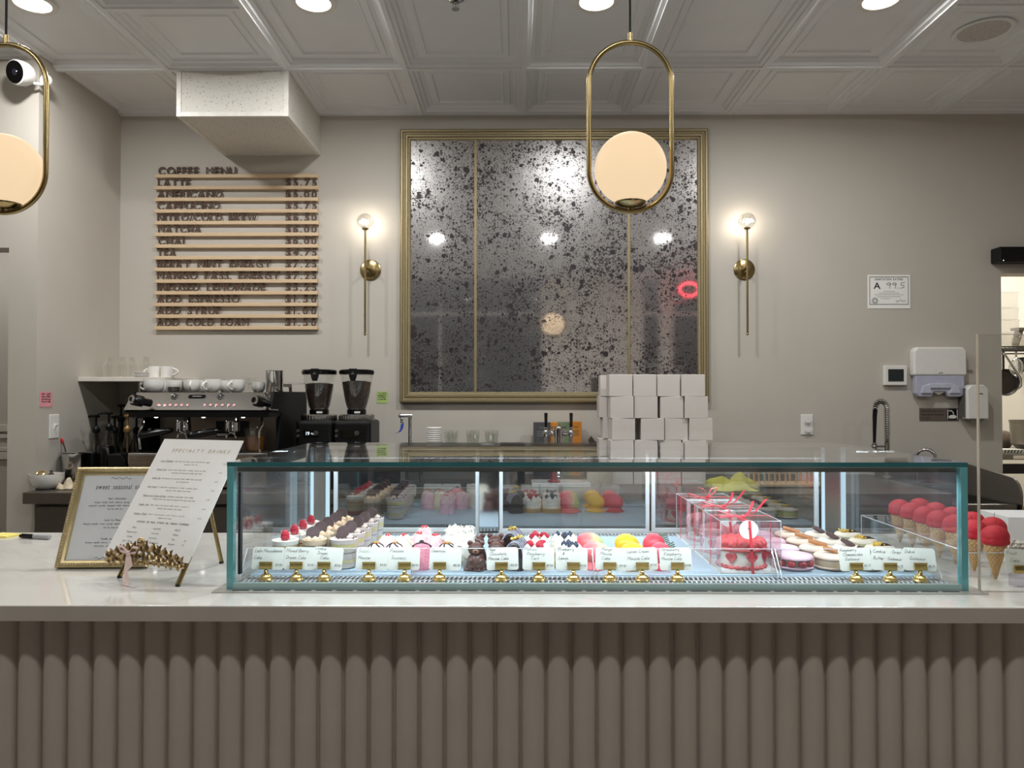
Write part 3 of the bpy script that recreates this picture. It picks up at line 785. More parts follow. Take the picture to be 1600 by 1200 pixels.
def outlet(px, py0, py1, pw, label, kind, wall='back'):
    if wall == 'back':
        a, b = P(px - pw, py1, WALL_Y - .006), P(px + pw, py0, WALL_Y - .006)
        t = thing('wall_outlet', label, 'outlet', ((a.x + b.x) / 2, WALL_Y, a.z)); w, h = b.x - a.x, b.z - a.z
    else:
        t = thing('light_switch', label, 'light switch', (LEFT_X, 3.84, PZ(685, 3.84, 81)), pi / 2); w, h = .08, .122
    MB().box(-w / 2, w / 2, -.006, 0, 0, h).build('cover_plate', WHITE, t, smooth=0, bevel=.003)
    if kind == 'outlet':
        for z in (.27, .72):
            f = MB().lathe([(.001, -.009), (.0165, -.009), (.0165, -.005), (.001, -.005)], (0, 0, h * z), 20, Matrix.Rotation(-pi / 2, 3, 'X')).build('socket', WHITE, t)
            f.location = (0, -.0155, 0)
            mb = MB()
            for x in (-.006, .006): mb.box(x - .0012, x + .0012, -.0004, .006, h * z - .001, h * z + .008)
            mb.ball((0, .001, h * z - .008), (.0025, .002, .0025), 8, 5)
            mb.build('slots', BLACKP, f).location = (0, .0060, 0)
    else:
        MB().box(-.006, .006, -.010, -.004, h / 2 - .013, h / 2 + .013).prism([(-.008, h / 2 - .006), (-.024, h / 2 + .010), (-.022, h / 2 + .016), (-.008, h / 2 + .008)], -.005, .005, 'x').build('toggle', WHITE, t, smooth=0)
outlet(1261, 647.5, 679.5, 9.5, 'white double electrical outlet on the wall beside the spring tap', 'outlet')
outlet(81, 0, 0, 0, 'white toggle light switch on the left partition wall', 'switch', 'left')
MB0 = MB().lathe([(.001, 0), (.014, 0), (.014, -.008), (.001, -.008)], (PX(1516, WALL_Y), WALL_Y, PZ(580, WALL_Y)), 18, Matrix.Rotation(-pi / 2, 3, 'X') @ Matrix.Scale(.5, 3, (0, 1, 0)))
tag(MB0.build('wall_bumper', mm('slot_grey2', (128, 124, 118), 0.4)), 'tiny grey oval stud on the wall above the soap dispenser', 'wall stud')
# sticky notes
def note(name_lbl, mat, frame, w, h, lines):
    o = MB().box(0, w, -.0012, 0, 0, h).build('sticky_note', mat, smooth=0); o.matrix_world = frame
    tag(o, name_lbl, 'note')
    mb = MB()
    for k, s in enumerate(lines): handwrite(mb, s, facing((w * .12, -.0016, h * (.82 - .17 * k))), h * .12, h * .03, width=w * .74)
    mb.build('handwriting', INK, o, smooth=0)
note('pink sticky note with handwriting on the left partition wall', mm('pink_note', (226, 152, 160), 0.7), Matrix.Translation((LEFT_X + .001, 3.725, PZ(636, 3.73, 60))) @ Matrix.Rotation(pi / 2, 4, 'Z'), .10, .076, ('do not', 'use after', 'closing', 'time'))
note('green sticky note with handwriting on the wall right of the grinders', mm('green_note', (166, 190, 112), 0.7), Matrix.Translation((PX(588.5, WALL_Y), WALL_Y - .0006, PZ(630, WALL_Y))), .068, .070, ('rinse', 'pitcher', 'after', 'use'))

# black air curtain over the kitchen doorway
t = thing('door_air_curtain', 'long black box mounted above the kitchen doorway', 'air curtain', (0, 0, 0))
YB = 4.38; a = P(1562.5, 409, YB); b = P(1562.5, 385, YB)
MB().box(a.x, a.x + .95, YB, WALL_Y, a.z, b.z).build('housing', BLACKP, t, smooth=0, bevel=.008)
MB().box(a.x + .05, a.x + .9, YB - .002, YB + .01, a.z + .02, b.z - .03).build('front_plate', BLACKG, t, smooth=0, bevel=.003)
MB().ball((a.x + .02, YB - .0005, a.z + .008), .003, 8, 5).build('indicator_lamp', EM('small_led', (0.8, 1, 0.8), 1.5), t)
# ================================================================== service counter
qt = NT('white_quartz'); qb = qt.n('BsdfPrincipled'); vec = qt.coords((1, 1, 1))
vein = qt.noise(vec, 2.2, 7, 0.6, 1.6)
ban = qt.math('ABSOLUTE', qt.math('SUBTRACT', vein, 0.5))
sp = qt.noise(vec, 160, 3)
base = qt.ramp(ban, [(0.0, lin((213, 209, 202))), (0.010, lin((218, 215, 208))), (0.05, lin((221, 218, 211)))])
qt.l(base, qb.inputs['Base Color']); qb.inputs['Roughness'].default_value = 0.10; qb.inputs['Coat Weight'].default_value = 0.3
qt.surf(qb.outputs[0]); QUARTZ = qt.m
FL = M('taupe_panel_paint', (176, 166, 156), 0.5, var=0.03, scale=6)
CF, CB, CX0, CX1 = 1.793, 2.74, -3.2, 3.3
t = thing('service_counter', 'long service counter with white quartz top and fluted taupe front', 'counter', (0, CF, 0))
MB().box(CX0, CX1, .0012, CB - CF, TOP - .0375, TOP).build('countertop', QUARTZ, t, smooth=0, bevel=.003)
MB().box(CX0, CX1, 0, .0012, TOP - .0373, TOP - .0025).build('countertop_edge', M('darker_quartz_edge', (176, 168, 158), .35, var=.06, scale=5), t, smooth=0)  # edge strip coloured darker than the top of the same slab
SG = .020; RR = (SG * SG + .0292 ** 2) / (2 * SG); pitch = 0.0617; r = 0.0292; fm = []; nseg = 14; y0 = 0.063
k0 = int((CX0 + .05) / pitch); k1 = int((CX1 - .05) / pitch)
off = PX(40, CF + .045, 1100) % pitch
for k in range(k0, k1):
    xc = k * pitch + off
    fm.append((xc - pitch / 2, y0)); fm.append((xc - r, y0))
    for i in range(1, nseg):
        a = pi - pi * i / nseg
        uu = r * (-1 + 2 * i / nseg); fm.append((xc + uu, y0 - (sqrt(RR * RR - uu * uu) - (RR - SG))))
    fm.append((xc + r, y0))
xe = (k1 - 1) * pitch + off + pitch / 2; fm.append((xe, y0))
fm += [(xe, y0 + .03), (fm[0][0], y0 + .03)]
mb = MB(); n = len(fm)
mb.add([(p[0], p[1], 0.0) for p in fm] + [(p[0], p[1], TOP - .038) for p in fm], [(i, (i + 1) % n, (i + 1) % n + n, i + n) for i in range(n)])
mb.build('fluted_panel', FL, t, smooth=50)
MB().box(CX0 + .1, CX1 - .1, .10, CB - CF - .05, .06, TOP - .038).build('cabinet_body', mm('counter_body', (170, 164, 156), 0.5), t, smooth=0)

# ================================================================== back counter
BF = 3.60
CAB = M('dark_bronze_cabinet', (92, 84, 76), 0.42, 0.3, var=0.08, scale=18, stretch=(1, 1, 8))
BTM = M('steel_worktop', (112, 104, 96), 0.38, 0.75, var=0.08, scale=14, stretch=(10, 1, 1))
BXR = 2.06
t = thing('back_counter', 'brownish steel back counter along the mirror wall', 'counter', ((LEFT_X + BXR) / 2, (BF + WALL_Y) / 2, 0))
cx, cy = t.location.x, t.location.y
MB().box(LEFT_X + .001 - cx, BXR - cx, BF - cy, WALL_Y - cy - .002, BTOP - .055, BTOP).build('worktop', BTM, t, smooth=0, bevel=.003)
MB().box(LEFT_X + .03 - cx, BXR - cx - .02, BF + .05 - cy, WALL_Y - cy - .01, .0, BTOP - .056).build('base_cabinet', CAB, t, smooth=0)
xs = [LEFT_X + .04, -1.62, -.98, -.34, .30, .94, 1.50, BXR - .03]
for a, b in zip(xs, xs[1:]):
    d = MB().box(a + .008 - cx, b - .008 - cx, BF + .03 - cy, BF + .05 - cy, .12, .60).build('cabinet_door', CAB, t, smooth=0, bevel=.002)
    MB().cyl((b - .05 - cx, BF + .012 - cy, .40), (b - .05 - cx, BF + .012 - cy, .55), .005, n=8).build('handle', STEEL, d)
    d = MB().box(a + .008 - cx, b - .008 - cx, BF + .03 - cy, BF + .05 - cy, .62, BTOP - .07).build('drawer', CAB, t, smooth=0, bevel=.002)
    MB().cyl(((a + b) / 2 - .08 - cx, BF + .012 - cy, .75), ((a + b) / 2 + .08 - cx, BF + .012 - cy, .75), .005, n=8).build('handle', STEEL, d)

# floating shelf in the corner
SY = 4.05; SZ = PZ(589, SY, 150)
s = MB().box(LEFT_X, PX(258, SY, 590), SY, WALL_Y, SZ - .024, SZ).build('wall_shelf', mm('white_shelf', (214, 208, 198), 0.45), smooth=0, bevel=.002)
tag(s, 'white floating shelf in the corner above the syrup bottles', 'shelf')
def tumbler(name, label, group, p, h, r0, r1, mat, neck=None):
    if neck: prof = [(.001, 0), (r0, 0), (r0, h * .62), (neck, h * .80), (neck * .95, h * .97), (neck * 1.12, h), (neck * 1.0, h), (neck * .85, h * .8), (r0 - .003, h * .61), (r0 - .003, .006), (.001, .006)]
    else: prof = [(.001, 0), (r0, 0), (r1, h), (r1 - .003, h), (r0 - .003, .008), (.001, .008)]
    o = MB().lathe(prof, n=24).build(name, mat); o.location = p
    return tag(o, label, 'glass', group)
for px, w_, lb in ((171, 'leftmost'), (190, 'second from left'), (206, 'third from left'), (227, 'rightmost')) and ((171, .034, 'leftmost'), (190, .034, 'second from the left'), (206, .034, 'third from the left'), (228, .036, 'rightmost')):
    tumbler('glass_carafe', 'slim clear glass carafe on the wall shelf, ' + lb, 'carafes on the wall shelf', (PX(px, 4.22, 588), 4.22, SZ), .118, w_, w_, CLEAR, neck=.019)
plates = MB()
px_ = PX(224, 4.14, 588)
for k in range(4):
    o = MB().lathe([(.001, 0), (.03, 0), (.052, .006), (.052, .008), (.03, .003), (.001, .003)], n=28).build('saucer', CERAM); o.location = (px_, 4.135, SZ + k * .0068)
    tag(o, 'white saucer in the small stack on the wall shelf', 'saucer', 'saucers stacked on the wall shelf')

def cup_parts(t, r, h, straight=False, handle=0.0, hs=1.0, mat=CERAM):
    if straight: prof = [(.001, 0), (r * .95, 0), (r, h * .06), (r, h), (r - .004, h), (r - .005, .006), (.001, .006)]
    else: prof = [(.001, 0), (r * .55, 0), (r * .72, h * .08), (r * .95, h * .35), (r, h * .65), (r * .98, h), (r * .98 - .004, h), (r - .005, h * .62), (r * .7, h * .12), (.001, h * .08)]
    MB().lathe(prof, n=32).build('cup_body', mat, t)
    pts = [(r * .90 + hs * .030 * sin(pi * k / 10) ** .7, 0, h * (.82 - .62 * k / 10)) for k in range(11)]
    MB().tube([Matrix.Rotation(handle, 3, 'Z') @ Vector(p) for p in pts], .0048, 8).build('handle', mat, t)
for px, hd, lb in ((242, pi, 'white straight mug on the wall shelf, the left one of two'), (261, 0, 'white straight mug on the wall shelf with its handle to the right')):
    t = thing('mug', lb, 'mug', (PX(px, 4.14, 590), 4.14, SZ), 0, 'straight mugs on the wall shelf')
    cup_parts(t, .034, .060, True, hd)

# ================================================================== espresso machine
EY = 3.72; sE = EY / FPX
ex0, ex1 = PX(192, EY), PX(422, EY)
ew = ex1 - ex0
t = thing('espresso_machine', 'wide two-group stainless espresso machine left on the back counter', 'espresso machine', ((ex0 + ex1) / 2, 4.0, BTOP))
def E(px, py, Y=EY):
    p = P(px, py, Y); return Vector((p.x - t.location.x, Y - 4.0, p.z - BTOP))
top = E(300, 613, 3.80).z; bot = E(300, 641, 3.70).z
xl0, xl1 = E(207, 613, 3.80).x, E(412, 613, 3.80).x
xb0, xb1 = E(192, 641, 3.70).x, E(422, 641, 3.70).x
# sloped control fascia
MB().add([(xl0, -.20, top), (xl1, -.20, top), (xb1, -.30, bot), (xb0, -.30, bot), (xl0, -.16, top), (xl1, -.16, top), (xb1, -.16, bot - .005), (xb0, -.16, bot - .005)],
         [(0, 1, 2, 3), (4, 7, 6, 5), (0, 4, 5, 1), (3, 2, 6, 7), (1, 5, 6, 2), (0, 3, 7, 4)]).build('control_fascia', M('polished_fascia', (172, 170, 166), .22, 1.0, var=.06, scale=20, stretch=(1, 8, 40)), t, smooth=0, bevel=.004)
MB().box(xb0 + .02, xb1 - .01, -.16, .36, bot - .01, top).build('upper_body', STEELD, t, smooth=0, bevel=.006)
MB().box(xb0 + .02, xb1 - .01, -.285, .30, bot - .035, bot - .006).build('head_underside', BLACKP, t, smooth=0)
MB().box(xb0 + .05, xb1 - .06, -.02, .34, .10, bot - .03).build('splash_back', mm('brown_steel', (128, 116, 106), 0.38, 0.8), t, smooth=0)
zt = E(300, 708).z
MB().box(xb0 + .015, E(418, 700).x, -.28, .34, zt - .055, zt).build('drip_tray', STEEL, t, smooth=0, bevel=.004)
MB().box(xb0 + .02, E(416, 700).x, -.282, -.27, .012, zt - .012).build('tray_front', mm('walnut_panel', (98, 84, 70), 0.35, var=.2, scale=6, stretch=(1, 1, 9)), t, smooth=0)
MB().box(xb0 + .04, xb1 - .05, -.24, .34, .0, zt - .05).build('base', BLACKP, t, smooth=0)
# black shaped side panels
side = [(-.22, top + .004), (.36, top + .004), (.37, .06), (-.10, .03), (-.20, .09), (-.10, bot - .02), (-.28, bot - .01)]
for x, s_ in ((xb1 - .012, 1), (xb0 + .008, -1)):
    MB().prism(side, x - .0075, x + .0075, 'x').build('side_panel', mm('satin_black', (10, 10, 10), .5, spec=.12), t, smooth=0, bevel=.002)
# cup rail round the top tray
mb = MB()
rz_ = top + .052
mb.tube([(xl0 + .02, -.17, top), (xl0 + .02, -.17, rz_), (xl0 + .02, .33, rz_), (xl1 + .06, .33, rz_)], .004, 8)
mb.build('cup_rail', STEEL, t)
mb = MB().prism([(-.17, top), (-.15, rz_ - .005), (.20, rz_ - .005), (.21, top), (.19, top), (.185, rz_ - .022), (-.13, rz_ - .022), (-.155, top)], xl1 + .01, xl1 + .022, 'x')
mb.build('side_rail', mm('bronze_rail', (92, 84, 76), 0.35, 0.7), t, smooth=0)
# on the fascia: frame following its slope
fa = Vector((0, -.30, bot)); fb_ = Vector((0, -.20, top)); up_ = (fb_ - fa).normalized(); nrm = Vector((0, -up_.z, up_.y))
FM = Matrix(((1, 0, 0, 0), (0, up_.y, nrm.y, 0), (0, up_.z, nrm.z, 0), (0, 0, 0, 1)))
def onf(px, py):
    k = (641 - py) / 28.0; q = fa.lerp(fb_, k)
    Y = 4.0 + q.y; x = PX(px, Y, py) - t.location.x
    return Matrix.Translation((x, q.y, q.z)) @ FM
for px, lb in ((273, 0), (345, 0)):
    m = onf(px, 620)
    g = MB().lathe([(.001, .004), (.014, .004), (.0175, .008), (.0185, .004), (.0185, -.002), (.001, -.002)], (0, 0, 0), 24, None)
    q = MB().join(g, m).build('pressure_gauge', CHROME, t)
    d_ = MB().join(MB().lathe([(.001, .0052), (.0145, .0052), (.0145, .004), (.001, .004)], n=24), m).build('dial', RUBBER, q)
    MB().join(MB().box(-.001, .001, -.001, .012, .0052, .0058), m @ Matrix.Rotation(.5, 4, 'Z')).build('needle', WHITE, q, smooth=0)
m = onf(308, 620); mb = MB()
slot = [(.032 * (1 if -pi / 2 < a <= pi / 2 else -1) + .012 * cos(a), .012 * sin(a)) for a in [(-pi / 2 + .01) + 2 * pi * k / 24 for k in range(24)]]
mb.join(MB().prism(slot, -.001, .003, 'z'), m).build('name_slot', BLACKG, t)
mb = MB(); mb.join(MB().box(-.022, .022, -.003, .003, .0028, .0036), m).build('badge', STEELD, t, smooth=0)
PB = M('rosy_lit_button', (220, 150, 155), 0.3, emit=(1, .45, .48), es=0.28)
for px in (248, 257, 266, 275, 284, 293, 320, 329, 338, 347.5, 357, 366):
    m = onf(px, 633.5)
    q = MB().join(MB().lathe([(.001, .003), (.0085, .003), (.010, .002), (.010, -.002), (.001, -.002)], n=18), m).build('button_ring', CHROME, t)
    MB().join(MB().lathe([(.001, .0052), (.0055, .005), (.0072, .003), (.001, .003)], n=16), m).build('button', PB, q)
SPOT = EM('machine_spot', (1, .95, .88), 6)
mb = MB()
for px, py in ((244, 647), (318, 650), (380, 647)):
    p = E(px, py, 3.78); MB().lathe([(.001, 0), (.009, 0), (.009, -.006), (.001, -.007)], (p.x, p.y, bot - .033), 14).build('work_spot', SPOT, t)
# steam knobs
for px, py, dx in ((205, 624, 1), (397, 625, .7)):
    p = E(px, py, 3.62); ax = Vector((.05 * dx, .075, -.018)).normalized()
    m = Matrix.Translation(p) @ ax.to_track_quat('Z', 'Y').to_matrix().to_4x4()
    def wv(a, i): return 1 + .05 * cos(a * 10)
    q = MB().join(MB().lathe([(.001, 0), (.018, 0), (.023, .004), (.026, .014), (.026, .055), (.018, .062), (.018, .10), (.001, .10)], n=40, wave=wv), m).build('steam_knob', BLACKG, t)
    MB().join(MB().lathe([(.014, -.003), (.020, -.003), (.022, .004), (.014, .004)], n=28, closed=True), m).build('knob_ring', CHROME, q)
p = E(234, 673, 3.85); ax = Vector((.05, .1, 0)).normalized(); m = Matrix.Translation(p) @ ax.to_track_quat('Z', 'Y').to_matrix().to_4x4()
q = MB().join(MB().lathe([(.001, 0), (.016, 0), (.019, .004), (.019, .05), (.001, .05)], n=28), m).build('water_knob', BLACKG, t)
MB().join(MB().lathe([(.001, -.002), (.010, -.002), (.010, .001), (.001, .001)], n=20), m).build('knob_emblem', STEELD, q)
# group heads and portafilters
for px in (287, 363):
    p = E(px, 655, 3.80); zc_ = bot - .035
    g = MB().lathe([(.001, .0), (.030, 0), (.034, -.02), (.036, -.03), (.036, -.048), (.001, -.048)], (p.x, p.y, zc_), 28).build('group_head', CHROME, t)
    a = Vector((p.x, p.y - .02, zc_ - .058)); hdir = Vector((-.115, -.10, -.022))
    f = MB().lathe([(.001, .010), (.036, .010), (.037, -.012), (.022, -.020), (.001, -.020)], (p.x, p.y, zc_ - .058), 28).build('portafilter', CHROME, t)
    mb = MB().tube([a + hdir * .28, a + hdir * .4, a + hdir * .6, a + hdir * 1.0, a + hdir * 1.28, a + hdir * 1.34], [.009, .014, .016, .018, .016, .010], 14); mb.build('handle', BLACKG, f)
    mb = MB()
    for s_ in (-1, 1): mb.tube([(p.x, p.y - .01, zc_ - .078), (p.x + s_ * .016, p.y - .012, zc_ - .084), (p.x + s_ * .024, p.y - .012, zc_ - .098), (p.x + s_ * .022, p.y - .012, zc_ - .106)], .006, 8)
    mb.build('double_spout', CHROME, f)
mb = MB()
# steam wands
for pts in (((224, 650, 3.78), (224, 663, 3.76), (218, 674, 3.74), (217, 682, 3.74), (219, 702, 3.75)), ((409, 648, 3.78), (410, 664, 3.75), (405, 674, 3.73), (405, 684, 3.73), (406, 706, 3.75))):
    MB().tube([E(*q) for q in pts], .0055, 10).build('steam_wand', CHROME, t)
p0, p1 = E(337, 683, 3.97), E(388, 658, 3.97)
q = MB().box(p0.x, p1.x, -.026, -.02, p0.z, p1.z).build('rating_plate', BLACKP, t, smooth=0)
MB().add([(p0.x + .005 + a, -.0265, p0.z + .006 + b) for a, b in ((0, 0), (.05, 0), (.05, .012), (0, .012))], [(0, 1, 2, 3)]).build('sticker', PAPER, q, smooth=0)
p = E(250, 677, 3.97); MB().lathe([(.001, 0), (.012, 0), (.012, .004), (.001, .004)], (p.x, -.02, p.z), 20, Matrix.Rotation(pi / 2, 3, 'X')).build('round_sticker', PAPER, t)
mb = MB()
for x in (xb0 + .08, xb1 - .1):
    for y in (-.2, .28): MB().cyl((x, y, 0), (x, y, .03), .022, n=16).build('foot', RUBBER, t)
ttop = BTOP + top
# cups on the machine
cupset = [(240, 3.90, .050, .066, pi, 'white round cup on the espresso machine, leftmost, handle to the left'),
          (272, 3.93, .040, .064, pi / 2, 'white cup on the espresso machine behind the small grey glass'),
          (300, 3.90, .042, .066, radians(-75), 'white cup on the espresso machine above the left button row, handle forward'),
          (332, 3.90, .042, .068, radians(-115), 'white cup on the espresso machine above the black name slot, handle forward'),
          (353, 4.02, .038, .064, pi / 2, 'white cup standing further back on the espresso machine, over the right gauge'),
          (370, 3.90, .041, .066, radians(-110), 'white cup on the espresso machine, left of the clear tumblers'),
          (404, 4.05, .036, .056, pi / 2, 'white cup at the back right of the espresso machine, behind the tumblers'),
          (256, 4.06, .036, .066, pi / 2, 'white cup in the back row of the espresso machine, second from left'),
          (315, 4.06, .038, .066, pi / 2, 'white cup in the back row between the two middle front cups')]
for px, Y, r_, h_, hd, lb in cupset:
    u = thing('coffee_cup', lb, 'cup', (PX(px, Y, 610), Y, ttop), 0, 'cups on the espresso machine')
    cup_parts(u, r_, h_, False, hd, .9)
tumbler('shot_glass', 'small grey shot glass in front of the white cups on the machine', None, (PX(272, 3.85, 612), 3.85, ttop), .028, .026, .030, GLASS('grey_glass', (.55, .53, .52), .08))
tumbler('tumbler', 'lower clear tumbler on the right end of the espresso machine', 'tumblers on the espresso machine', (PX(391, 3.90, 612), 3.90, ttop), .050, .034, .030, CLEAR)
tumbler('tumbler', 'upper clear tumbler stacked on another at the right end of the espresso machine', 'tumblers on the espresso machine', (PX(391, 3.90, 612), 3.90, ttop + .050), .026, .031, .028, CLEAR)
o = MB().lathe([(.001, 0), (.043, 0), (.044, .004), (.045, .112), (.047, .116), (.043, .116), (.042, .006), (.001, .006)], n=36).build('milk_pitcher', CHROME)
o.location = (PX(429, 4.0, 610), 4.0, ttop); tag(o, 'tall polished steel cup on the right end of the espresso machine', 'pitcher')
# jug with amber liquid on the drip tray
u = thing('syrup_jug', 'clear jug of amber syrup at the right of the espresso machine drip tray', 'jug', (PX(398, 3.88, 705), 3.88, BTOP + zt))
MB().lathe([(.001, 0), (.042, 0), (.048, .02), (.050, .10), (.054, .12), (.051, .12), (.047, .10), (.045, .022), (.001, .003)], n=28).build('jug_body', CLEAR, u)
MB().lathe([(.001, .004), (.041, .004), (.0445, .022), (.0455, .078), (.001, .078)], n=28).build('syrup', M('amber_syrup', (150, 88, 14), 0.12, trans=0.4, var=.05), u)

# ================================================================== grinders
BEANS = M('coffee_beans', (46, 28, 20), 0.35, var=0.5, scale=160, bump=1.0, bscale=220, bdist=.006)
def grinder(px, lbl, screen):
    Y = 4.12; t = thing('coffee_grinder', lbl, 'coffee grinder', (PX(px, Y), Y, BTOP), 0, 'coffee grinders')
    s = Y / FPX; H = PZ(578, Y) - BTOP
    z1 = PZ(655, Y) - BTOP
    MB().box(-.098, .098, -.13, .14, 0, z1 - .004).build('body', BLACKP, t, smooth=0, bevel=.018, segs=3)
    def rib(a, i): return 1 + .012 * cos(a * 40)
    MB().lathe([(.001, z1 - .006), (.092, z1 - .006), (.095, z1), (.095, z1 + .022), (.088, z1 + .028), (.001, z1 + .028)], (0, -.02, 0), 120, wave=rib).build('adjustment_collar', STEEL, t)
    z2 = z1 + .028
    MB().lathe([(.001, z2), (.048, z2), (.052, z2 + .004), (.052, z2 + .024), (.001, z2 + .024)], (0, -.02, 0), 32).build('hopper_neck', BLACKG, t)
    MB().box(.0, .030, -.078, -.068, z2 + .006, z2 + .016).build('hopper_tab', WHITE, t, smooth=0)
    z3 = z2 + .022; zb_ = H - .026
    rr = lambda z: .048 + (.088 - .048) * ((z - z3) / (zb_ - z3)) ** .62
    zs = [z3 + (zb_ - z3) * k / 10 for k in range(11)]
    MB().lathe([(.04, z3)] + [(rr(z), z) for z in zs] + [(rr(z) - .003, z) for z in reversed(zs)] , (0, -.02, 0), 40, closed=True).build('hopper', CLEAR, t)
    zl = z3 + (zb_ - z3) * (.72 if screen else .78)
    zs = [z3 + .002 + (zl - z3) * k / 8 for k in range(9)]
    MB().lathe([(.001, zs[0])] + [(rr(z) - .005, z) for z in zs] + [(.05, zl + .008), (.001, zl + .010)], (0, -.02, 0), 40).build('beans', BEANS, t)
    l = MB().lathe([(.001, zb_), (.092, zb_), (.094, zb_ + .006), (.094, zb_ + .020), (.088, zb_ + .026), (.001, zb_ + .026)], (0, -.02, 0), 40).build('hopper_lid', BLACKG, t)
    q = MB().prism([(-.022, zb_ + .030), (.022, zb_ + .030), (.020, zb_ - .012), (.012, zb_ - .036), (-.012, zb_ - .036), (-.020, zb_ - .012)], -.122, -.108).build('lid_latch', BLACKP, t, smooth=0, bevel=.003)
    MB().prism([(-.012, zb_ - .002), (.012, zb_ - .002), (0, zb_ + .014)], -.1235, -.1215).build('emblem', STEELD, q, smooth=0)
    zp = PZ(675, Y) - BTOP
    if screen:
        f = MB().box(-.055, .02, -.134, -.128, zp - .022, zp + .014).build('display', BLACKG, t, smooth=0)
        mb = MB(); text(mb, '19', facing((-.040, -.1345, zp - .010)), .017, bold=1); text(mb, '.8g', facing((-.016, -.1345, zp - .006)), .009)
        mb.build('readout', EM('white_readout', (.9, .95, 1), 1.2), f, smooth=0)
    else:
        MB().box(-.062, .062, -.134, -.128, zp - .024, zp + .018).build('control_panel', BLACKG, t, smooth=0)
    kn = [(-.082, zp - .014), (-.082, zp + .012), (.012 if screen else .026, zp)]
    for k, (x, z) in enumerate(kn):
        rr_ = .009 if k < 2 else .013
        MB().lathe([(.001, -.012), (rr_ * .9, -.012), (rr_, -.009), (rr_, 0), (.001, 0)], (x, -.128, z), 18, Matrix.Rotation(-pi / 2, 3, 'X')).build('button', mm('grey_knob', (84, 82, 82), 0.3, 0.5), t)
    zs_ = PZ(697, Y) - BTOP
    mb = MB().tube([(-.02, -.13, zs_ + .03), (-.022, -.15, zs_ + .01), (-.015, -.165, zs_ - .006), (.015, -.165, zs_ - .006), (.022, -.15, zs_ + .01), (.02, -.13, zs_ + .03)], .004, 8)
    mb.build('portafilter_fork', CHROME, t)
    MB().prism([(-.035, zs_ - .03), (.035, zs_ - .03), (.02, zs_ + .035), (-.02, zs_ + .035)], -.15, -.125).build('chute', BLACKG, t, smooth=0, bevel=.004)
    MB().box(-.08, .08, -.20, -.12, 0, .014).build('tray', BLACKP, t, smooth=0, bevel=.003)
grinder(500.5, 'left black coffee grinder with lit display reading 19 and a bean hopper', True)
grinder(558.5, 'right black coffee grinder without display, hopper fuller of beans', False)

# ================================================================== syrup bottles and things at the left end
AMB = GLASS('amber_glass', (.42, .20, .08), .06); DKG = GLASS('dark_bottle_glass', (.10, .09, .09), .06); CLR2 = GLASS('bottle_glass', (.86, .86, .83), .06)
def bottle(px, ptop, Y, glass, syrup, pump, label, spout, rad=.036):
    t = thing('syrup_bottle', label, 'syrup bottle', (PX(px, Y, 700), Y, BTOP), 0, 'pump syrup bottles')
    H = PZ(ptop, Y) - BTOP
    hb = H - .085
    MB().lathe([(.001, 0), (rad * .95, 0), (rad, .006), (rad, hb * .55), (rad * .82, hb * .68), (.017, hb * .86), (.014, hb), (.012, hb), (.015, hb * .84), (rad - .003, hb * .55), (rad - .003, .008), (.001, .008)], n=28).build('bottle_body', glass, t)
    if syrup: MB().lathe([(.001, .009), (rad - .004, .009), (rad - .004, hb * .36), (.001, hb * .36)], n=24).build('syrup', syrup, t)
    mb = MB().lathe([(.001, hb - .012), (.017, hb - .012), (.020, hb - .006), (.020, hb + .010), (.013, hb + .018), (.010, hb + .024), (.001, hb + .024)], n=20)
    mb.cyl((0, 0, hb + .02), (0, 0, H - .010), .0062, n=10).cyl((0, 0, .02), (0, 0, hb), .006, n=8)
    mb.lathe([(.001, H - .014), (.018, H - .012), (.020, H - .004), (.014, H), (.001, H)], n=18)
    d = Vector((cos(spout), sin(spout), 0)); mb.tube([(0, 0, H - .006), d * .03 + Vector((0, 0, H - .005)), d * .052 + Vector((0, 0, H - .010)), d * .060 + Vector((0, 0, H - .017))], [.008, .0065, .005, .004], 8)
    mb.build('pump', pump, t)
    return t
GP = mm('golden_pump', (150, 118, 72), 0.35, 0.3)
SYR = M('dark_syrup', (34, 26, 24), 0.2); SYA = M('tea_brown_syrup', (92, 54, 26), 0.15)
bottle(113, 650, 4.12, CLR2, None, BLACKP, 'leftmost clear syrup bottle with black pump, spout to the right', radians(-10))
bottle(127, 645, 4.22, CLR2, None, BLACKP, 'clear syrup bottle second from the left, pump head set broadside', radians(-35))
bottle(150, 649, 4.16, CLR2, None, BLACKP, 'clear syrup bottle standing third from left, spout to the left', radians(190))
bottle(170, 644, 4.05, CLR2, SYR, BLACKP, 'clear syrup bottle with tall black pump just behind the black knock box', radians(195))
bottle(179, 650, 4.20, CLR2, SYR, BLACKP, 'syrup bottle with low black pump right behind its taller neighbour', radians(10))
bottle(189, 632, 4.28, DKG, SYR, BLACKP, 'black glass syrup bottle with the tallest pump, against the wall', radians(100))
bottle(199, 648, 4.12, CLR2, SYA, GP, 'clear syrup bottle with golden brown pump', radians(-20))
bottle(213, 650, 4.24, AMB, SYA, BLACKP, 'amber brown syrup bottle beside the espresso machine', radians(90), .043)
u = thing('knock_box', 'black rounded knock box in front of the syrup bottles', 'knock box', (PX(193, 3.86, 730), 3.86, BTOP))
hk = PZ(708, 3.86) - BTOP
MB().prism([(-.05, 0), (.048, 0), (.050, hk * .4), (.040, hk * .8), (.015, hk), (-.05, hk)], -.06, .06).build('box_body', BLACKP, u, smooth=0, bevel=.008, segs=3)
MB().cyl((-.04, 0, hk - .012), (.015, 0, hk - .012), .009, n=12).build('knock_bar', RUBBER, u)
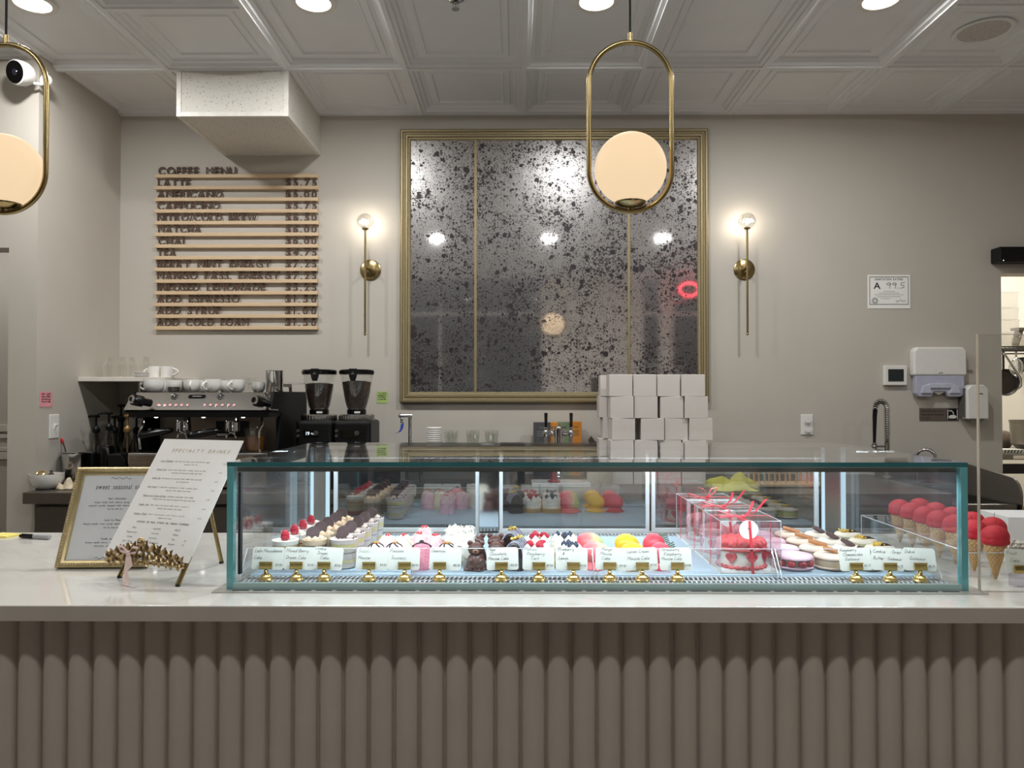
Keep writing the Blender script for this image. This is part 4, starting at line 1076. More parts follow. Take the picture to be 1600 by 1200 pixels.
u = MB().lathe([(.001, 0), (.040, 0), (.042, .005), (.042, .19), (.036, .20), (.001, .20)], n=32).build('black_canister', BLACKG); u.location = (PX(166, 3.98, 730), 3.98, BTOP)
tag(u, 'tall black canister between the steel bucket and the knock box', 'canister')
u = MB().lathe([(.001, 0), (.036, 0), (.038, .004), (.038, .16), (.034, .165), (.001, .165)], n=28).build('black_tin', BLACKP); u.location = (PX(141, 3.98, 730), 3.98, BTOP)
tag(u, 'short black tin right behind the steel bucket', 'tin')
u = thing('steel_bucket', 'shiny steel utensil bucket at the left end of the back counter', 'utensil bucket', (PX(119, 3.90, 730), 3.90, BTOP))
hb_ = PZ(708.5, 3.90) - BTOP
MB().lathe([(.001, 0), (.056, 0), (.060, .006), (.066, hb_), (.070, hb_ + .003), (.064, hb_), (.058, .008), (.001, .008)], n=36).build('bucket_body', CHROME, u)
MB().tube([(-.06, -.01, hb_), (-.04, -.05, hb_ + .006), (.04, -.05, hb_ + .006), (.06, -.01, hb_)], .003, 6).build('bail', CHROME, u)
u = thing('spatula', 'thin spatula with red tip standing in the steel bucket', 'spatula', (PX(112, 3.90, 715), 3.90, BTOP + .009))
MB().tube([(.02, 0, 0), (-.045, 0, hb_ + .045)], .0035, 8).build('handle', mm('dark_handle', (60, 44, 40), 0.5), u)
MB().ball((-.050, 0, hb_ + .055), (.008, .005, .016), 12, 8, Matrix.Rotation(-.3, 3, 'Y')).build('tip', mm('red_silicone', (190, 36, 44), 0.4), u)
u = thing('white_bowl', 'white round bowl at the left end of the back counter', 'bowl', (PX(73, 3.74, 767), 3.74, BTOP))
MB().lathe([(.001, 0), (.035, 0), (.045, .004), (.066, .025), (.077, .055), (.078, .076), (.074, .076), (.072, .055), (.060, .028), (.001, .008)], n=40).build('bowl_body', CERAM, u)
MB().tube([(-.08, 0, .07), (-.086, 0, .064), (-.078, 0, .05)], .006, 8).build('lug', CERAM, u)
MB().lathe([(.001, .062), (.074, .062), (.074, .066), (.001, .07)], n=32).build('filling', mm('brown_sugar', (120, 96, 70), 0.8, var=.3, scale=120, bump=.5), u)
mb = MB().tube([(.018 * cos(k * pi / 10) , .014 * sin(k * pi / 10), .004 + .012 * sin(k * pi / 10)) for k in range(20)], .0045, 8, closed=True)
o = mb.build('brass_ring', BRASSP); o.location = (PX(67, 3.72, 742), 3.70, BTOP + .074); tag(o, 'small brass measuring ring resting on the white bowl', 'ring')
o = MB().lathe([(.001, 0), (.012, 0), (.012, .010), (.006, .014), (.008, .024), (.001, .026)], n=18).build('tamper_knob', STEELD); o.location = (PX(80, 3.73, 742), 3.73, BTOP + .068); tag(o, 'tiny steel knob lying in the white bowl beside the brass ring', 'knob')
# crumpled cloth
cl = MB(); n = 16
vs = []; 
for i in range(n + 1):
    for j in range(n + 1):
        x = (i / n - .5) * .10; y = (j / n - .5) * .10
        h = .022 + .018 * sin(i * .9 + j * .35) + .014 * sin(j * 1.15 - i * .4)
        e = min(i, j, n - i, n - j); h = h * min(1, e / 3) + .002
        vs.append((x, y, h))
fs = [(i * (n + 1) + j, (i + 1) * (n + 1) + j, (i + 1) * (n + 1) + j + 1, i * (n + 1) + j + 1) for i in range(n) for j in range(n)]
o = cl.add(vs, fs).build('cream_cloth', mm('cream_cotton', (206, 192, 166), 0.85, var=.1)); o.location = (PX(110, 3.74, 762), 3.75, BTOP)
md = o.modifiers.new('thickness', 'SOLIDIFY'); md.thickness = .002; md.offset = 1
tag(o, 'crumpled cream cloth between the white bowl and the gold picture frame', 'cloth')

# ================================================================== middle and right of the back counter
# water tap with blue lever
u = thing('water_tap', 'slim steel water tap with blue lever left of the paper lids', 'tap', (PX(640.5, 4.25, 700), 4.25, BTOP))
zt_ = PZ(646, 4.25) - BTOP
MB().cyl((0, 0, 0), (0, 0, zt_), .0095, n=16).lathe([(.001, 0), (.025, 0), (.025, .006), (.001, .008)], n=24).build('riser', STEEL, u)
mb = MB().cyl((.006, 0, zt_ - .014), (-.05, 0, zt_ - .012), .010, n=14).cyl((.012, 0, zt_ - .014), (-.010, 0, zt_ - .014), .015, n=14).cyl((-.05, 0, zt_ - .012), (-.064, 0, zt_ - .012), .014, n=12).cyl((-.046, 0, zt_ - .012), (-.046, 0, zt_ - .055), .008, n=12)
mb.build('spout_valve', CHROME, u)
MB().strip([(-.040, -.014, zt_ - .056), (-.044, -.018, zt_ - .085), (-.056, -.02, zt_ - .104), (-.075, -.02, zt_ - .110)], .018, .007, (.9, 0, .4)).build('lever', mm('blue_lever', (44, 72, 168), 0.35), u)
# lids and cups
for k in range(10):
    o = MB().lathe([(.001, 0), (.043, 0), (.044, .006), (.040, .009), (.034, .010), (.001, .010)], n=28).build('drink_cover', mm('white_lid', (222, 220, 214), 0.45))
    o.location = (PX(678.5, 4.22, 680), 4.22, PZ(667, 4.22) - .012 - k * .0118 + .001)
    tag(o, 'white lid in the nested stack right of the blue-levered tap', 'lid', 'stacked white lids')
stand = MB().box(-.30, .30, -.09, .09, 0, PZ(667, 4.22) - .012 - 9 * .0118 - BTOP).build('cup_riser', STEELD, smooth=0, bevel=.004); stand.location = (PX(722, 4.22, 690), 4.22, BTOP)
tag(stand, 'low steel riser on the back counter under the lids and clear cups', 'riser')
rz0 = PZ(667, 4.22) - .012 - 9 * .0118
for px, lb, n_ in ((705, 'left', 3), (739, 'middle', 3), (768, 'right', 3)):
    for k in range(n_):
        o = MB().lathe([(.001, 0), (.030, 0), (.041, .075), (.044, .077), (.040, .077), (.0285, .003), (.001, .003)], n=24).build('plastic_cup', CLEAR)
        o.location = (PX(px, 4.22, 690), 4.22, rz0 + k * .012)
        tag(o, 'clear plastic cup in the %s nested stack on the steel riser' % lb, 'cup', 'clear cups, %s stack' % lb)
o = MB().lathe([(.001, 0), (.020, 0), (.034, .012), (.038, .03), (.001, .034)], n=24).build('paper_filter_pack', PAPER); o.location = (PX(762, 4.12, 692), 4.10, rz0); tag(o, 'low white paper filter pack in front of the clear cups', 'filters')
# flat black scale and small dark object
o = MB().box(-.065, .065, -.06, .06, 0, .21).build('black_appliance', BLACKP, smooth=0, bevel=.006, segs=2); o.location = (PX(801, 4.05, 692), 4.04, BTOP); tag(o, 'low black appliance between the clear cups and the tea boxes', 'appliance')
# tea boxes
TZ = BTOP
for px, w_, pt, colr, lb in ((847, .098, 660, (70, 70, 72), 'dark grey tea box, leftmost behind the drink tower'), (863.5, .062, 660, (206, 132, 44), 'orange tea box second from the left behind the drink tower'),
                        (881, .070, 659.5, (120, 134, 104), 'sage green tea box directly behind the drink tower'), (899, .072, 659, (212, 130, 40), 'orange tea box at the right behind the drink tower')):
    Y = 4.36 if lb.startswith('dark') else 4.37 + .01 * (px > 870)
    h_ = PZ(pt, Y) - TZ
    u = thing('tea_box', lb, 'tea box', (PX(px, Y, 690), Y, TZ))
    MB().box(-w_ / 2, w_ / 2, 0, .06, 0, h_).build('carton', mm('carton_' + lb[:6], colr, 0.6, var=.04), u, smooth=0, bevel=.001)
    mb = MB(); text(mb, 'TEA' if False else 'tea', facing((0, -.0008, h_ - .035)), .014, align='c')
    for k in range(3): mb.box(-w_ * .3, w_ * .3, -.0008, 0, h_ - .055 - k * .012, h_ - .052 - k * .012)
    mb.build('print', mm('carton_print', (50, 46, 42), 0.6) if 'dark' not in lb else mm('carton_print_pale', (130, 130, 130), .6), u, smooth=0)
# drink tower with two taps
u = thing('tap_tower', 'chrome drink tower with two taps and tall black handles', 'tap tower', (PX(872.5, 4.12, 700), 4.12, BTOP))
zt_ = PZ(665, 4.12) - BTOP
MB().lathe([(.001, 0), (.055, 0), (.055, .008), (.030, .014), (.027, .03), (.027, zt_ - .02), (.022, zt_ - .004), (.001, zt_)], n=36).build('column', CHROME, u)
for s_ in (-1, 1):
    zc_ = zt_ - .038; x = s_ * .0685
    f = MB().cyl((s_ * .02, 0, zc_), (x, -.012, zc_), .011, n=14).cyl((s_ * .035, -.003, zc_), (s_ * .045, -.006, zc_), .016, n=14).ball((x, -.012, zc_ - .004), (.018, .022, .024), 18, 12).cyl((x, -.014, zc_ - .02), (x, -.03, zc_ - .085), .009, .006, n=12).cyl((x, -.012, zc_ + .02), (x, -.012, zc_ + .032), .009, n=12).build('faucet', CHROME, u)
    MB().prism([(x - .007, zc_ + .03), (x + .007, zc_ + .03), (x + .0095, zc_ + .108), (x - .0095, zc_ + .108)], -.022, -.004).build('tap_handle', BLACKG, f, smooth=0, bevel=.003)
o = MB().box(-.15, .15, -.09, .09, 0, .022).build('tower_drip_tray', mm('pale_steel', (210, 210, 208), 0.3, 0.4), smooth=0, bevel=.004); o.location = (PX(876, 3.88, 755), 3.90, BTOP); tag(o, 'pale flat drip tray in front of the drink tower', 'drip tray')
o = MB().lathe([(.001, 0), (.03, 0), (.034, .006), (.020, .012), (.017, .05), (.018, .085), (.001, .09)], n=24).build('red_tamper', mm('dark_red', (128, 30, 44), 0.35)); o.location = (PX(865, 3.9, 750), 3.86, BTOP + .0225); tag(o, 'dark red tamper standing on the pale drip tray', 'tamper')
o = MB().lathe([(.001, 0), (.055, 0), (.058, .004), (.058, .12), (.052, .128), (.020, .132), (.020, .145), (.001, .147)], n=32).build('steel_canister', STEEL); o.location = (PX(792, 3.9, 750), 3.92, BTOP); tag(o, 'brushed steel canister seen through the case left of the pale drip tray', 'canister')
def wv2(a, i): return 1 + .02 * cos(a * 14)
o = MB().lathe([(.001, 0), (.06, 0), (.066, .02), (.066, .10), (.060, .104), (.001, .104)], n=84, wave=wv2).build('woven_tub', mm('woven_straw', (196, 186, 168), 0.8, var=.15, scale=90)); o.location = (PX(938, 3.9, 750), 3.92, BTOP); tag(o, 'pale ribbed tub seen through the case left of the cake boxes', 'tub')
o = MB().prism([(-.03, 0), (.03, 0), (.036, .012), (.0, .02), (-.02, .05), (-.035, .03)], -.02, .02).build('wood_scoop', mm('dark_wood', (70, 56, 46), 0.5)); o.location = (PX(930, 4.3, 693), 4.32, PZ(692, 4.3) - .012); tag(o, 'small dark wooden scoop on the tins right of the orange tea box', 'scoop')
o = MB().box(-.06, .06, -.05, .05, 0, PZ(692, 4.3) - .0125 - BTOP).build('storage_tin', STEELD, smooth=0, bevel=.006); o.location = (PX(930, 4.3, 693), 4.32, BTOP); tag(o, 'dull steel tin under the dark scoop, right of the tea boxes', 'tin')
# dark panel-like knock drawer and trays seen through the case on the left
o = MB().box(-.19, .19, -.10, .12, 0, .10).build('ice_drawer', BLACKP, smooth=0, bevel=.008); o.location = (PX(575, 3.82, 760), 3.82, BTOP); tag(o, 'low black drawer box in front of the grinders, seen through the case', 'drawer box')
u = thing('rinser_sink', 'drop-in steel rinser basin seen through the case right of the grinders', 'rinser', (PX(690, 3.88, 760), 3.90, BTOP))
mb = MB().box(-.20, .20, -.15, .15, 0, .006); mb.build('rim_plate', STEELD, u, smooth=0, bevel=.002)
MB().box(-.17, .17, -.12, .12, .006, .0075).build('grate', mm('dark_grate', (58, 58, 60), .4, .6), u, smooth=0)
MB().tube([(-.12, .08, .006), (-.12, .08, .08), (-.10, .06, .10), (-.05, .02, .10), (-.04, .01, .09)], .008, 10).build('spray_arm', CHROME, u)
# white cake boxes
BOXM = M('white_cardboard', (206, 200, 194), 0.7, var=0.02, scale=8)
bw = PX(1026, 3.98, 600) - PX(989.5, 3.98, 600); bh_ = .1150
me_box = MB().box(-bw / 2 + .001, bw / 2 - .001, 0, bw, 0, bh_ - .0015).prism([(-bw / 2 + .003, bh_ - .002), (bw / 2 - .003, bh_ - .002), (bw / 2 - .003, bh_ - .0005), (-bw / 2 + .003, bh_ - .0005)], .001, bw - .002)
proto = None
rown = ['bottom', 'second lowest', 'middle', 'second highest', 'top']
coln = ['first', 'second', 'third', 'fourth']
for lay in range(2):
    for r_ in range(5):
        for c_ in range(4 if lay == 0 else 2):
            shift = (.000, .003, .012, .004, -.002)[r_] + (.026 if (r_ == 2 and c_ >= 1) else 0) + (.010 if (r_ == 3 and c_ >= 2) else 0)
            x = PX(970, 3.98, 640) + c_ * (bw + .0035) + shift + (-.030 - .012 * (r_ % 2) if lay else 0)
            y = 3.96 + (.006 * ((r_ * 3 + c_) % 3)) if lay == 0 else 4.12 + .004 * (r_ % 2)
            z = BTOP + r_ * bh_
            if proto is None:
                proto = me_box.build('cake_box', BOXM, smooth=0, bevel=.0012, segs=1); o = proto
            else:
                o = proto.copy(); col.objects.link(o)
            o.location = (x, y, z); o.rotation_euler = (0, 0, random.uniform(-.03, .03))
            if lay == 0: lb = 'white cake box in the front of the stack, %s row, %s from the left' % (rown[r_], coln[c_])
            else: lb = 'white cake box behind the front stack, %s row, %s from left' % (rown[r_], coln[c_])
            tag(o, lb, 'cake box', 'white cake boxes stacked by the mirror')
# peg drying rack and yellow-green cloth
u = thing('drying_rack', 'pale wooden peg drying rack on the back counter, seen through the case', 'drying rack', (PX(1232, 3.85, 760), 3.86, BTOP))
PW = mm('pale_beech', (196, 164, 128), 0.55, var=.12, scale=20, stretch=(1, 8, 8))
MB().box(-.215, .215, -.07, .07, .006, .022).build('board', PW, u, smooth=0, bevel=.003)
for i in range(8):
    for j in range(2):
        MB().cyl((-.185 + i * .053, -.045 + j * .09, .02), (-.185 + i * .053, -.045 + j * .09, .088), .0055, n=10).build('peg', PW, u)
for x in (-.17, .17): MB().box(x - .02, x + .02, -.06, .06, 0, .0065).build('foot', PW, u, smooth=0)
def towel(px, Y, sx, sy, hgt, mat, label, seed):
    random.seed(seed); n = 22; vs = []; ph = [random.uniform(0, 6) for _ in range(6)]
    for i in range(n + 1):
        for j in range(n + 1):
            u_, v_ = i / n, j / n
            e = sin(pi * u_) ** .5 * sin(pi * v_) ** .5
            h = hgt * e * (.55 + .25 * sin(u_ * 9 + ph[0]) + .2 * sin(v_ * 8 + u_ * 5 + ph[1]) + .12 * sin(u_ * 19 + ph[2]))
            vs.append(((u_ - .5) * sx * (1 + .1 * sin(v_ * 6 + ph[3])), (v_ - .5) * sy * (1 + .15 * sin(u_ * 7 + ph[4])), max(.002, h)))
    fs = [(i * (n + 1) + j, (i + 1) * (n + 1) + j, (i + 1) * (n + 1) + j + 1, i * (n + 1) + j + 1) for i in range(n) for j in range(n)]
    o = MB().add(vs, fs).build('cleaning_cloth', mat); o.location = (PX(px, Y, 760), Y, BTOP)
    md = o.modifiers.new('thickness', 'SOLIDIFY'); md.thickness = .003; md.offset = 1
    tag(o, label, 'cloth', 'cleaning cloths on the back counter')
YG = mm('yellow_green_microfibre', (176, 168, 60), 0.9, var=.12)
towel(1144, 3.80, .25, .14, .10, YG, 'crumpled yellow-green cloth left of the wooden peg rack', 3)
towel(1150, 3.68, .20, .08, .05, mm('mustard_microfibre', (188, 180, 74), .9), 'flat folded yellow-green cloth in front of the crumpled one', 9)
u = thing('whisk_attachment', 'pale mixer bowl attachment drying at the right of the peg rack', 'attachment', (PX(1268, 3.92, 745), 3.99, BTOP))
MB().lathe([(.001, 0), (.05, 0), (.055, .03), (.045, .075), (.02, .095), (.001, .098)], n=28).build('shell', mm('frosted_plastic', (190, 184, 186), .3), u)
MB().tube([(.05 + .03 * sin(pi * k / 8), 0, .02 + .05 * k / 8) for k in range(9)], .005, 8).build('grip', mm('frosted_plastic', (190, 184, 186), .3), u)
random.seed(11)

# spring tap
u = thing('spring_tap', 'spring-neck kitchen tap beside the white outlet', 'tap', (PX(1386, 4.22, 700), 4.22, 0))
za = PZ(700, 4.22); zA = PZ(629, 4.22); Rr = .032
MB().lathe([(.001, BTOP), (.028, BTOP), (.028, BTOP + .01), (.013, BTOP + .02), (.013, za + .03), (.001, za + .03)], n=20).cyl((0, 0, za + .01), (-.055, 0, za + .01), .005, n=10).build('riser', STEELD, u)
cl = [(0, 0, za + .03 + k * .01) for k in range(int((zA - Rr - za - .03) / .01))]
zz = cl[-1][2]
cl += [(-Rr + Rr * cos(a), 0, zz + .01 + 1.3 * Rr * sin(a)) for a in [pi * k / 12 for k in range(13)]]
cl += [(-2 * Rr, 0, zz - .008)]
MB().tube(cl, .0075, 10).build('hose', RUBBER, u)
hel = []; L = len(cl) - 2
for k in range(L * 10):
    f = k / 10; i = int(f); p = Vector(cl[i]).lerp(Vector(cl[i + 1]), f - i); d = (Vector(cl[i + 1]) - Vector(cl[i])).normalized()
    n1 = Vector((0, 1, 0)); n2 = d.cross(n1); a = f * 2 * pi * 1.0
    hel.append(p + (n1 * cos(a) + n2 * sin(a)) * .0135)
MB().tube(hel, .0028, 6).build('spring', STEEL, u)
MB().tube([(-2 * Rr, 0, zz + .006), (-2 * Rr - .003, 0, zz - .03), (-2 * Rr - .006, 0, za + .03)], [.013, .012, .008], 14).build('spray_wand', BLACKG, u)
MB().cyl((-2 * Rr - .005, 0, za + .028), (-2 * Rr - .006, 0, za - .03), .012, n=14).tube([(-2 * Rr - .005 + .017 * cos(a * pi / 8), .017 * sin(a * pi / 8), za + .012) for a in range(16)], .003, 6, closed=True).build('wand_holder', STEELD, u)
# hand sink with splash guards
SX0, SX1, SZ0 = 2.10, 2.60, .835
u = thing('hand_sink', 'stainless hand sink with raised splash guards below the soap dispenser', 'sink', (2.35, WALL_Y, 0))
def sx(v): return v - 2.35
yF = 3.92 - WALL_Y
mb = MB().box(sx(SX0), sx(SX1), yF, yF + .03, SZ0 - .035, SZ0).box(sx(SX0), sx(SX1), -.05, 0, SZ0 - .035, SZ0).box(sx(SX0), sx(SX0) + .03, yF, 0, SZ0 - .035, SZ0).box(sx(SX1) - .03, sx(SX1), yF, 0, SZ0 - .035, SZ0)
mb.box(sx(SX0) + .03, sx(SX1) - .03, yF + .03, -.05, SZ0 - .19, SZ0 - .18)
for q in ((sx(SX0) + .028, sx(SX0) + .032, yF + .03, -.05), (sx(SX1) - .032, sx(SX1) - .028, yF + .03, -.05)): mb.box(q[0], q[1], q[2], q[3], SZ0 - .19, SZ0)
mb.box(sx(SX0) + .03, sx(SX1) - .03, yF + .028, yF + .032, SZ0 - .19, SZ0)
mb.build('basin', STEELD, u, smooth=0, bevel=.002)
zb = PZ(722, 4.44, 1500)
MB().box(sx(SX0), sx(SX1), -.012, 0, SZ0 - .01, zb).build('backsplash', STEELD, u, smooth=0, bevel=.003)
gp = [(0, SZ0 - .01), (0, zb)]
yk = yF + .0
for k in range(7):
    a = pi / 2 * k / 6; gp.append((yk + .09 - .09 * sin(a), zb - .04 - .09 + .09 * cos(a)))
gp.append((yk, SZ0 - .01))
gp[1:2] = [(0, zb), (-.10, zb - .008)]
for x in (SX1, SX0):
    if x == SX0: g2 = [(p[0], min(p[1], SZ0 + .03)) for p in gp]
    else: g2 = gp
    MB().prism(g2, sx(x) - .006, sx(x) + .006, 'x').build('side_splash', mm('dark_steel', (116, 108, 100), .5, .5), u, smooth=0, bevel=.002)
MB().tube([(sx(SX0) + .1 + .12, -.05, SZ0), (sx(SX0) + .22, -.05, PZ(715, 4.35) - 0)] + [(sx(SX0) + .22 + .04 - .04 * cos(a), -.05 - .03 * (1 - cos(a)), PZ(715, 4.35) + .045 * sin(a)) for a in [pi * k / 10 for k in range(1, 11)]] + [(sx(SX0) + .30, -.11, PZ(722, 4.35))], .010, 12).build('gooseneck_spout', CHROME, u)
for s_ in (-1, 1): MB().cyl((sx(SX0) + .22 + s_ * .06, -.045, SZ0), (sx(SX0) + .22 + s_ * .06, -.045, SZ0 + .03), .012, n=12).bx((sx(SX0) + .22 + s_ * .075, -.055, SZ0 + .034), (.05, .012, .008)).build('tap_handle', CHROME, u)
mb = MB().box(sx(SX0) + .04, sx(SX0) + .07, -.35, -.02, SZ0 - .28, SZ0 - .19).box(sx(SX1) - .07, sx(SX1) - .04, -.35, -.02, SZ0 - .28, SZ0 - .19); mb.build('wall_bracket', STEELD, u, smooth=0)
# ================================================================== display case
CY, CR = 1.934, 2.73
CXL, CXR = PX(356, CY), PX(1510, CY)
CT = 1.228
t = thing('display_case', 'long lit glass cake display case set into the service counter', 'display case', ((CXL + CXR) / 2, CY, TOP))
FLM = mm('pale_steel_flange', (190, 190, 184), 0.35, 0.5)
MB().box(CXL - .028, CXR + .035, CY - .028, CR + .03, TOP + .0002, TOP + .0035).build('base_flange', FLM, t, smooth=0, world=True)
mb = MB()
n_ = 35; x0, x1 = CXL + .02, CXR - .02
for k in range(n_):
    a = x0 + (x1 - x0) * k / n_; mb.box(a, a + (x1 - x0) / n_ * .8, CY - .0165, CY - .011, TOP + .003, TOP + .0042)
mb.build('flange_slots', BLACKP, t, smooth=0, world=True)
WMET = mm('white_powder_coat', (226, 230, 232), 0.35, var=.02)
MB().box(CXL + .02, CXR - .02, 2.045, 2.605, TOP + .0036, DECK).build('deck', mm('grey_white_deck', (166, 186, 200), 0.4, var=.02), t, smooth=0, world=True, bevel=.001)
MB().box(CXL + .012, CXR - .012, CY + .014, 2.7, TOP + .0036, TOP + .0045).build('air_well', mm('dark_air_well', (40, 42, 46), .6), t, smooth=0, world=True)
def grille(y0, y1, name, lean):
    mb = MB(); x = CXL + .02
    while x < CXR - .03:
        for a, b in ((y0 + .006, (y0 + y1) / 2 - .003), ((y0 + y1) / 2 + .003, y1 - .004)):
            mb.add([(x, a, DECK - .004), (x + .0042, a, DECK - .004), (x + .0042 + lean, b, DECK - .004), (x + lean, b, DECK - .004),
                    (x, a, DECK - .008), (x + .0042, a, DECK - .008), (x + .0042 + lean, b, DECK - .008), (x + lean, b, DECK - .008)],
                   [(0, 1, 2, 3), (4, 7, 6, 5), (0, 4, 5, 1), (1, 5, 6, 2), (2, 6, 7, 3), (3, 7, 4, 0)])
        x += .0125
    for y in (y0, (y0 + y1) / 2 - .003, y1 - .004): mb.box(CXL + .02, CXR - .02, y, y + .006, DECK - .008, DECK - .0035)
    mb.build(name, mm('grey_grille_metal', (168, 172, 174), .4, var=.02), t, smooth=0, world=True)
grille(CY + .018, 2.044, 'front_grille', .004); grille(2.606, 2.672, 'rear_grille', .003)
# glass
GT = .012
MB().box(CXL + .012, CXR - .012, CY, CY + GT, TOP + .018, CT - GT - .001).build('front_glass', CASEG, t, smooth=0, world=True)
MB().box(CXL, CXR, CY - .001, CR, CT - GT, CT).build('top_glass', CASEG, t, smooth=0, world=True)
SIDEG = GLASS('side_pane_glass', (.97, .98, .985), .045, haze=.022)  # pale haze in the colour stands in for reflections on the side panes
for x in (CXL + .002, CXR - .002 - .008):
    MB().box(x, x + .008, CY + .02, CR - .02, TOP + .004, CT - GT - .001).build('side_glass', SIDEG, t, smooth=0, world=True)
TEALD = M('deep_teal_glass_edge', (54, 104, 108), 0.1, var=.1, scale=8, coat=.6)
MB().box(CXL - .0005, CXR + .0005, CY - .0025, CY - .0005, CT - GT, CT).build('top_glass_edge', TEALD, t, smooth=0, world=True)
for x in (CXL, CXR - .0165):
    MB().box(x, x + .0165, CY - .0025, CY + .018, TOP + .004, CT - GT - .0005).build('corner_glass_edge', TEAL, t, smooth=0, world=True)
MB().box(CXL + .0165, CXR - .0165, CY - .002, CY + .012, TOP + .004, TOP + .0185).build('bottom_glass_edge', TEALP, t, smooth=0, world=True)
GRB = mm('grey_anodised_bar', (112, 112, 108), 0.4, 0.6)
MB().box(CXL + .02, CXR - .02, CY + .014, CY + .034, CT - GT - .014, CT - GT - .001).build('front_light_bar', GRB, t, smooth=0, world=True)
MB().box(CXL + .0168, CXL + .0235, CY + .03, CY + .045, TOP + .034, CT - .03).build('side_gasket', RUBBER, t, smooth=0, world=True)
LED = EM('cool_led_strip', (.86, .95, 1.0), 3.2)
MB().box(CXL + .06, CXR - .06, CY + .0345, CY + .0365, CT - GT - .012, CT - GT - .004).build('front_led_strip', LED, t, smooth=0, world=True)
# rear corner posts with lit edges, mirror pier, three sliding doors
YR = 2.69
EDGE = EM('lit_post_edge', (.62, .86, 1.0), 1.05)
for pa, pb, la, lb in ((487, 516, (486.5, 490.5), (510, 515.5)), (1284, 1320, (1283, 1287), (1313, 1319.5))):
    MB().box(PX(pa, YR) + .004, PX(pb, YR) - .004, YR, YR + .03, TOP + .004, CT - GT - .001).build('rear_post', STEEL, t, smooth=0, world=True)
    for q in (la, lb):
        MB().box(PX(q[0], YR), PX(q[1], YR), YR - .006, YR + .002, TOP + .006, CT - GT - .002).build('lit_edge', EDGE, t, smooth=0, world=True)
MB().box(PX(749, YR), PX(779, YR), YR + .004, YR + .012, TOP + .004, CT - GT - .001).build('mirror_pier', CHROME, t, smooth=0, world=True)
RGL = GLASS('rear_door_glass', (.93, .95, .96), .15, haze=.004)
for pa, pb, off in ((519, 748, .008), (780, 1015, .0), (1020, 1283, .008)):
    a, b = PX(pa, YR), PX(pb, YR); zb, zt_ = DECK - .006, CT - GT - .002; w_ = .0125
    y_ = YR + .01 + off * 2
    fr = MB().box(a, a + w_, y_, y_ + .014, zb, zt_).box(b - w_, b, y_, y_ + .014, zb, zt_).box(a + w_, b - w_, y_, y_ + .014, zb, zb + w_).box(a + w_, b - w_, y_, y_ + .014, zt_ - .008, zt_)
    d = fr.build('sliding_door', WMET, t, smooth=0, world=True)
    MB().box(a + w_ - .001, b - w_ + .001, y_ + .005, y_ + .009, zb + w_ - .001, zt_ - .007).build('door_glass', RGL, d, smooth=0).location = -t.location
MB().box(CXL + .01, CXR - .01, YR + .004, CR - .004, CT - GT - .0125, CT - GT - .001).build('rear_header', GRB, t, smooth=0, world=True)
# the case's own light
def caselight(nm, loc, rot, sx_, sy_, e):
    ld = bpy.data.lights.new(nm, 'AREA'); ld.shape = 'RECTANGLE'; ld.size = sx_; ld.size_y = sy_; ld.energy = e; ld.color = (.76, .90, 1.0)
    lo = bpy.data.objects.new(nm, ld); col.objects.link(lo); lo.parent = t; lo.location = Vector(loc) - t.location; lo.rotation_euler = rot
caselight('front_led_lamp', ((CXL + CXR) / 2, CY + .022, CT - GT - .0165), (radians(36), 0, 0), CXR - CXL - .14, .012, LED_E)
caselight('rear_led_lamp', ((CXL + CXR) / 2, YR - .012, CT - GT - .016), (radians(-25), 0, 0), CXR - CXL - .14, .012, LED_E * .6)

# clear acrylic guards along the front of the deck
for a, b, lb in ((387, 648, 'leftmost clear acrylic guard, in front of the dessert cups'), (650, 926, 'clear acrylic guard in front of the chocolate cakes and berry tarts'),
                 (930, 1205, 'clear acrylic guard in front of the glazed fruits and boxed cakes'), (1208, 1490, 'rightmost clear acrylic guard, in front of the macarons')):
    xa, xb = PX(a, 2.05), PX(b, 2.05); xb = min(xb, CXR - .03)
    t2 = thing('acrylic_guard', lb, 'acrylic guard', ((xa + xb) / 2, 2.05, DECK), 0, 'acrylic guards in the case')
    w_ = (xb - xa) / 2
    MB().box(-w_, w_, .0, .003, .001, .0685).build('front_pane', ACRYL, t2, smooth=0)
    MB().box(-w_, w_, -.0005, .0035, .0685, .0697).build('top_edge', AEDGE, t2, smooth=0)
    for s_ in (-1, 1):
        x = s_ * (w_ - .002)
        q = MB().prism([(-.003, .067), (-.003, .001), (-.055, .001), (-.055, .006)], x - .0015, x + .0015, 'x').build('side_support', ACRYL, t2, smooth=0)
        MB().tube([(x, -.002, .068), (x, -.0555, .006), (x, -.0555, .001)], .0012, 6).build('support_edge', AEDGE, q)

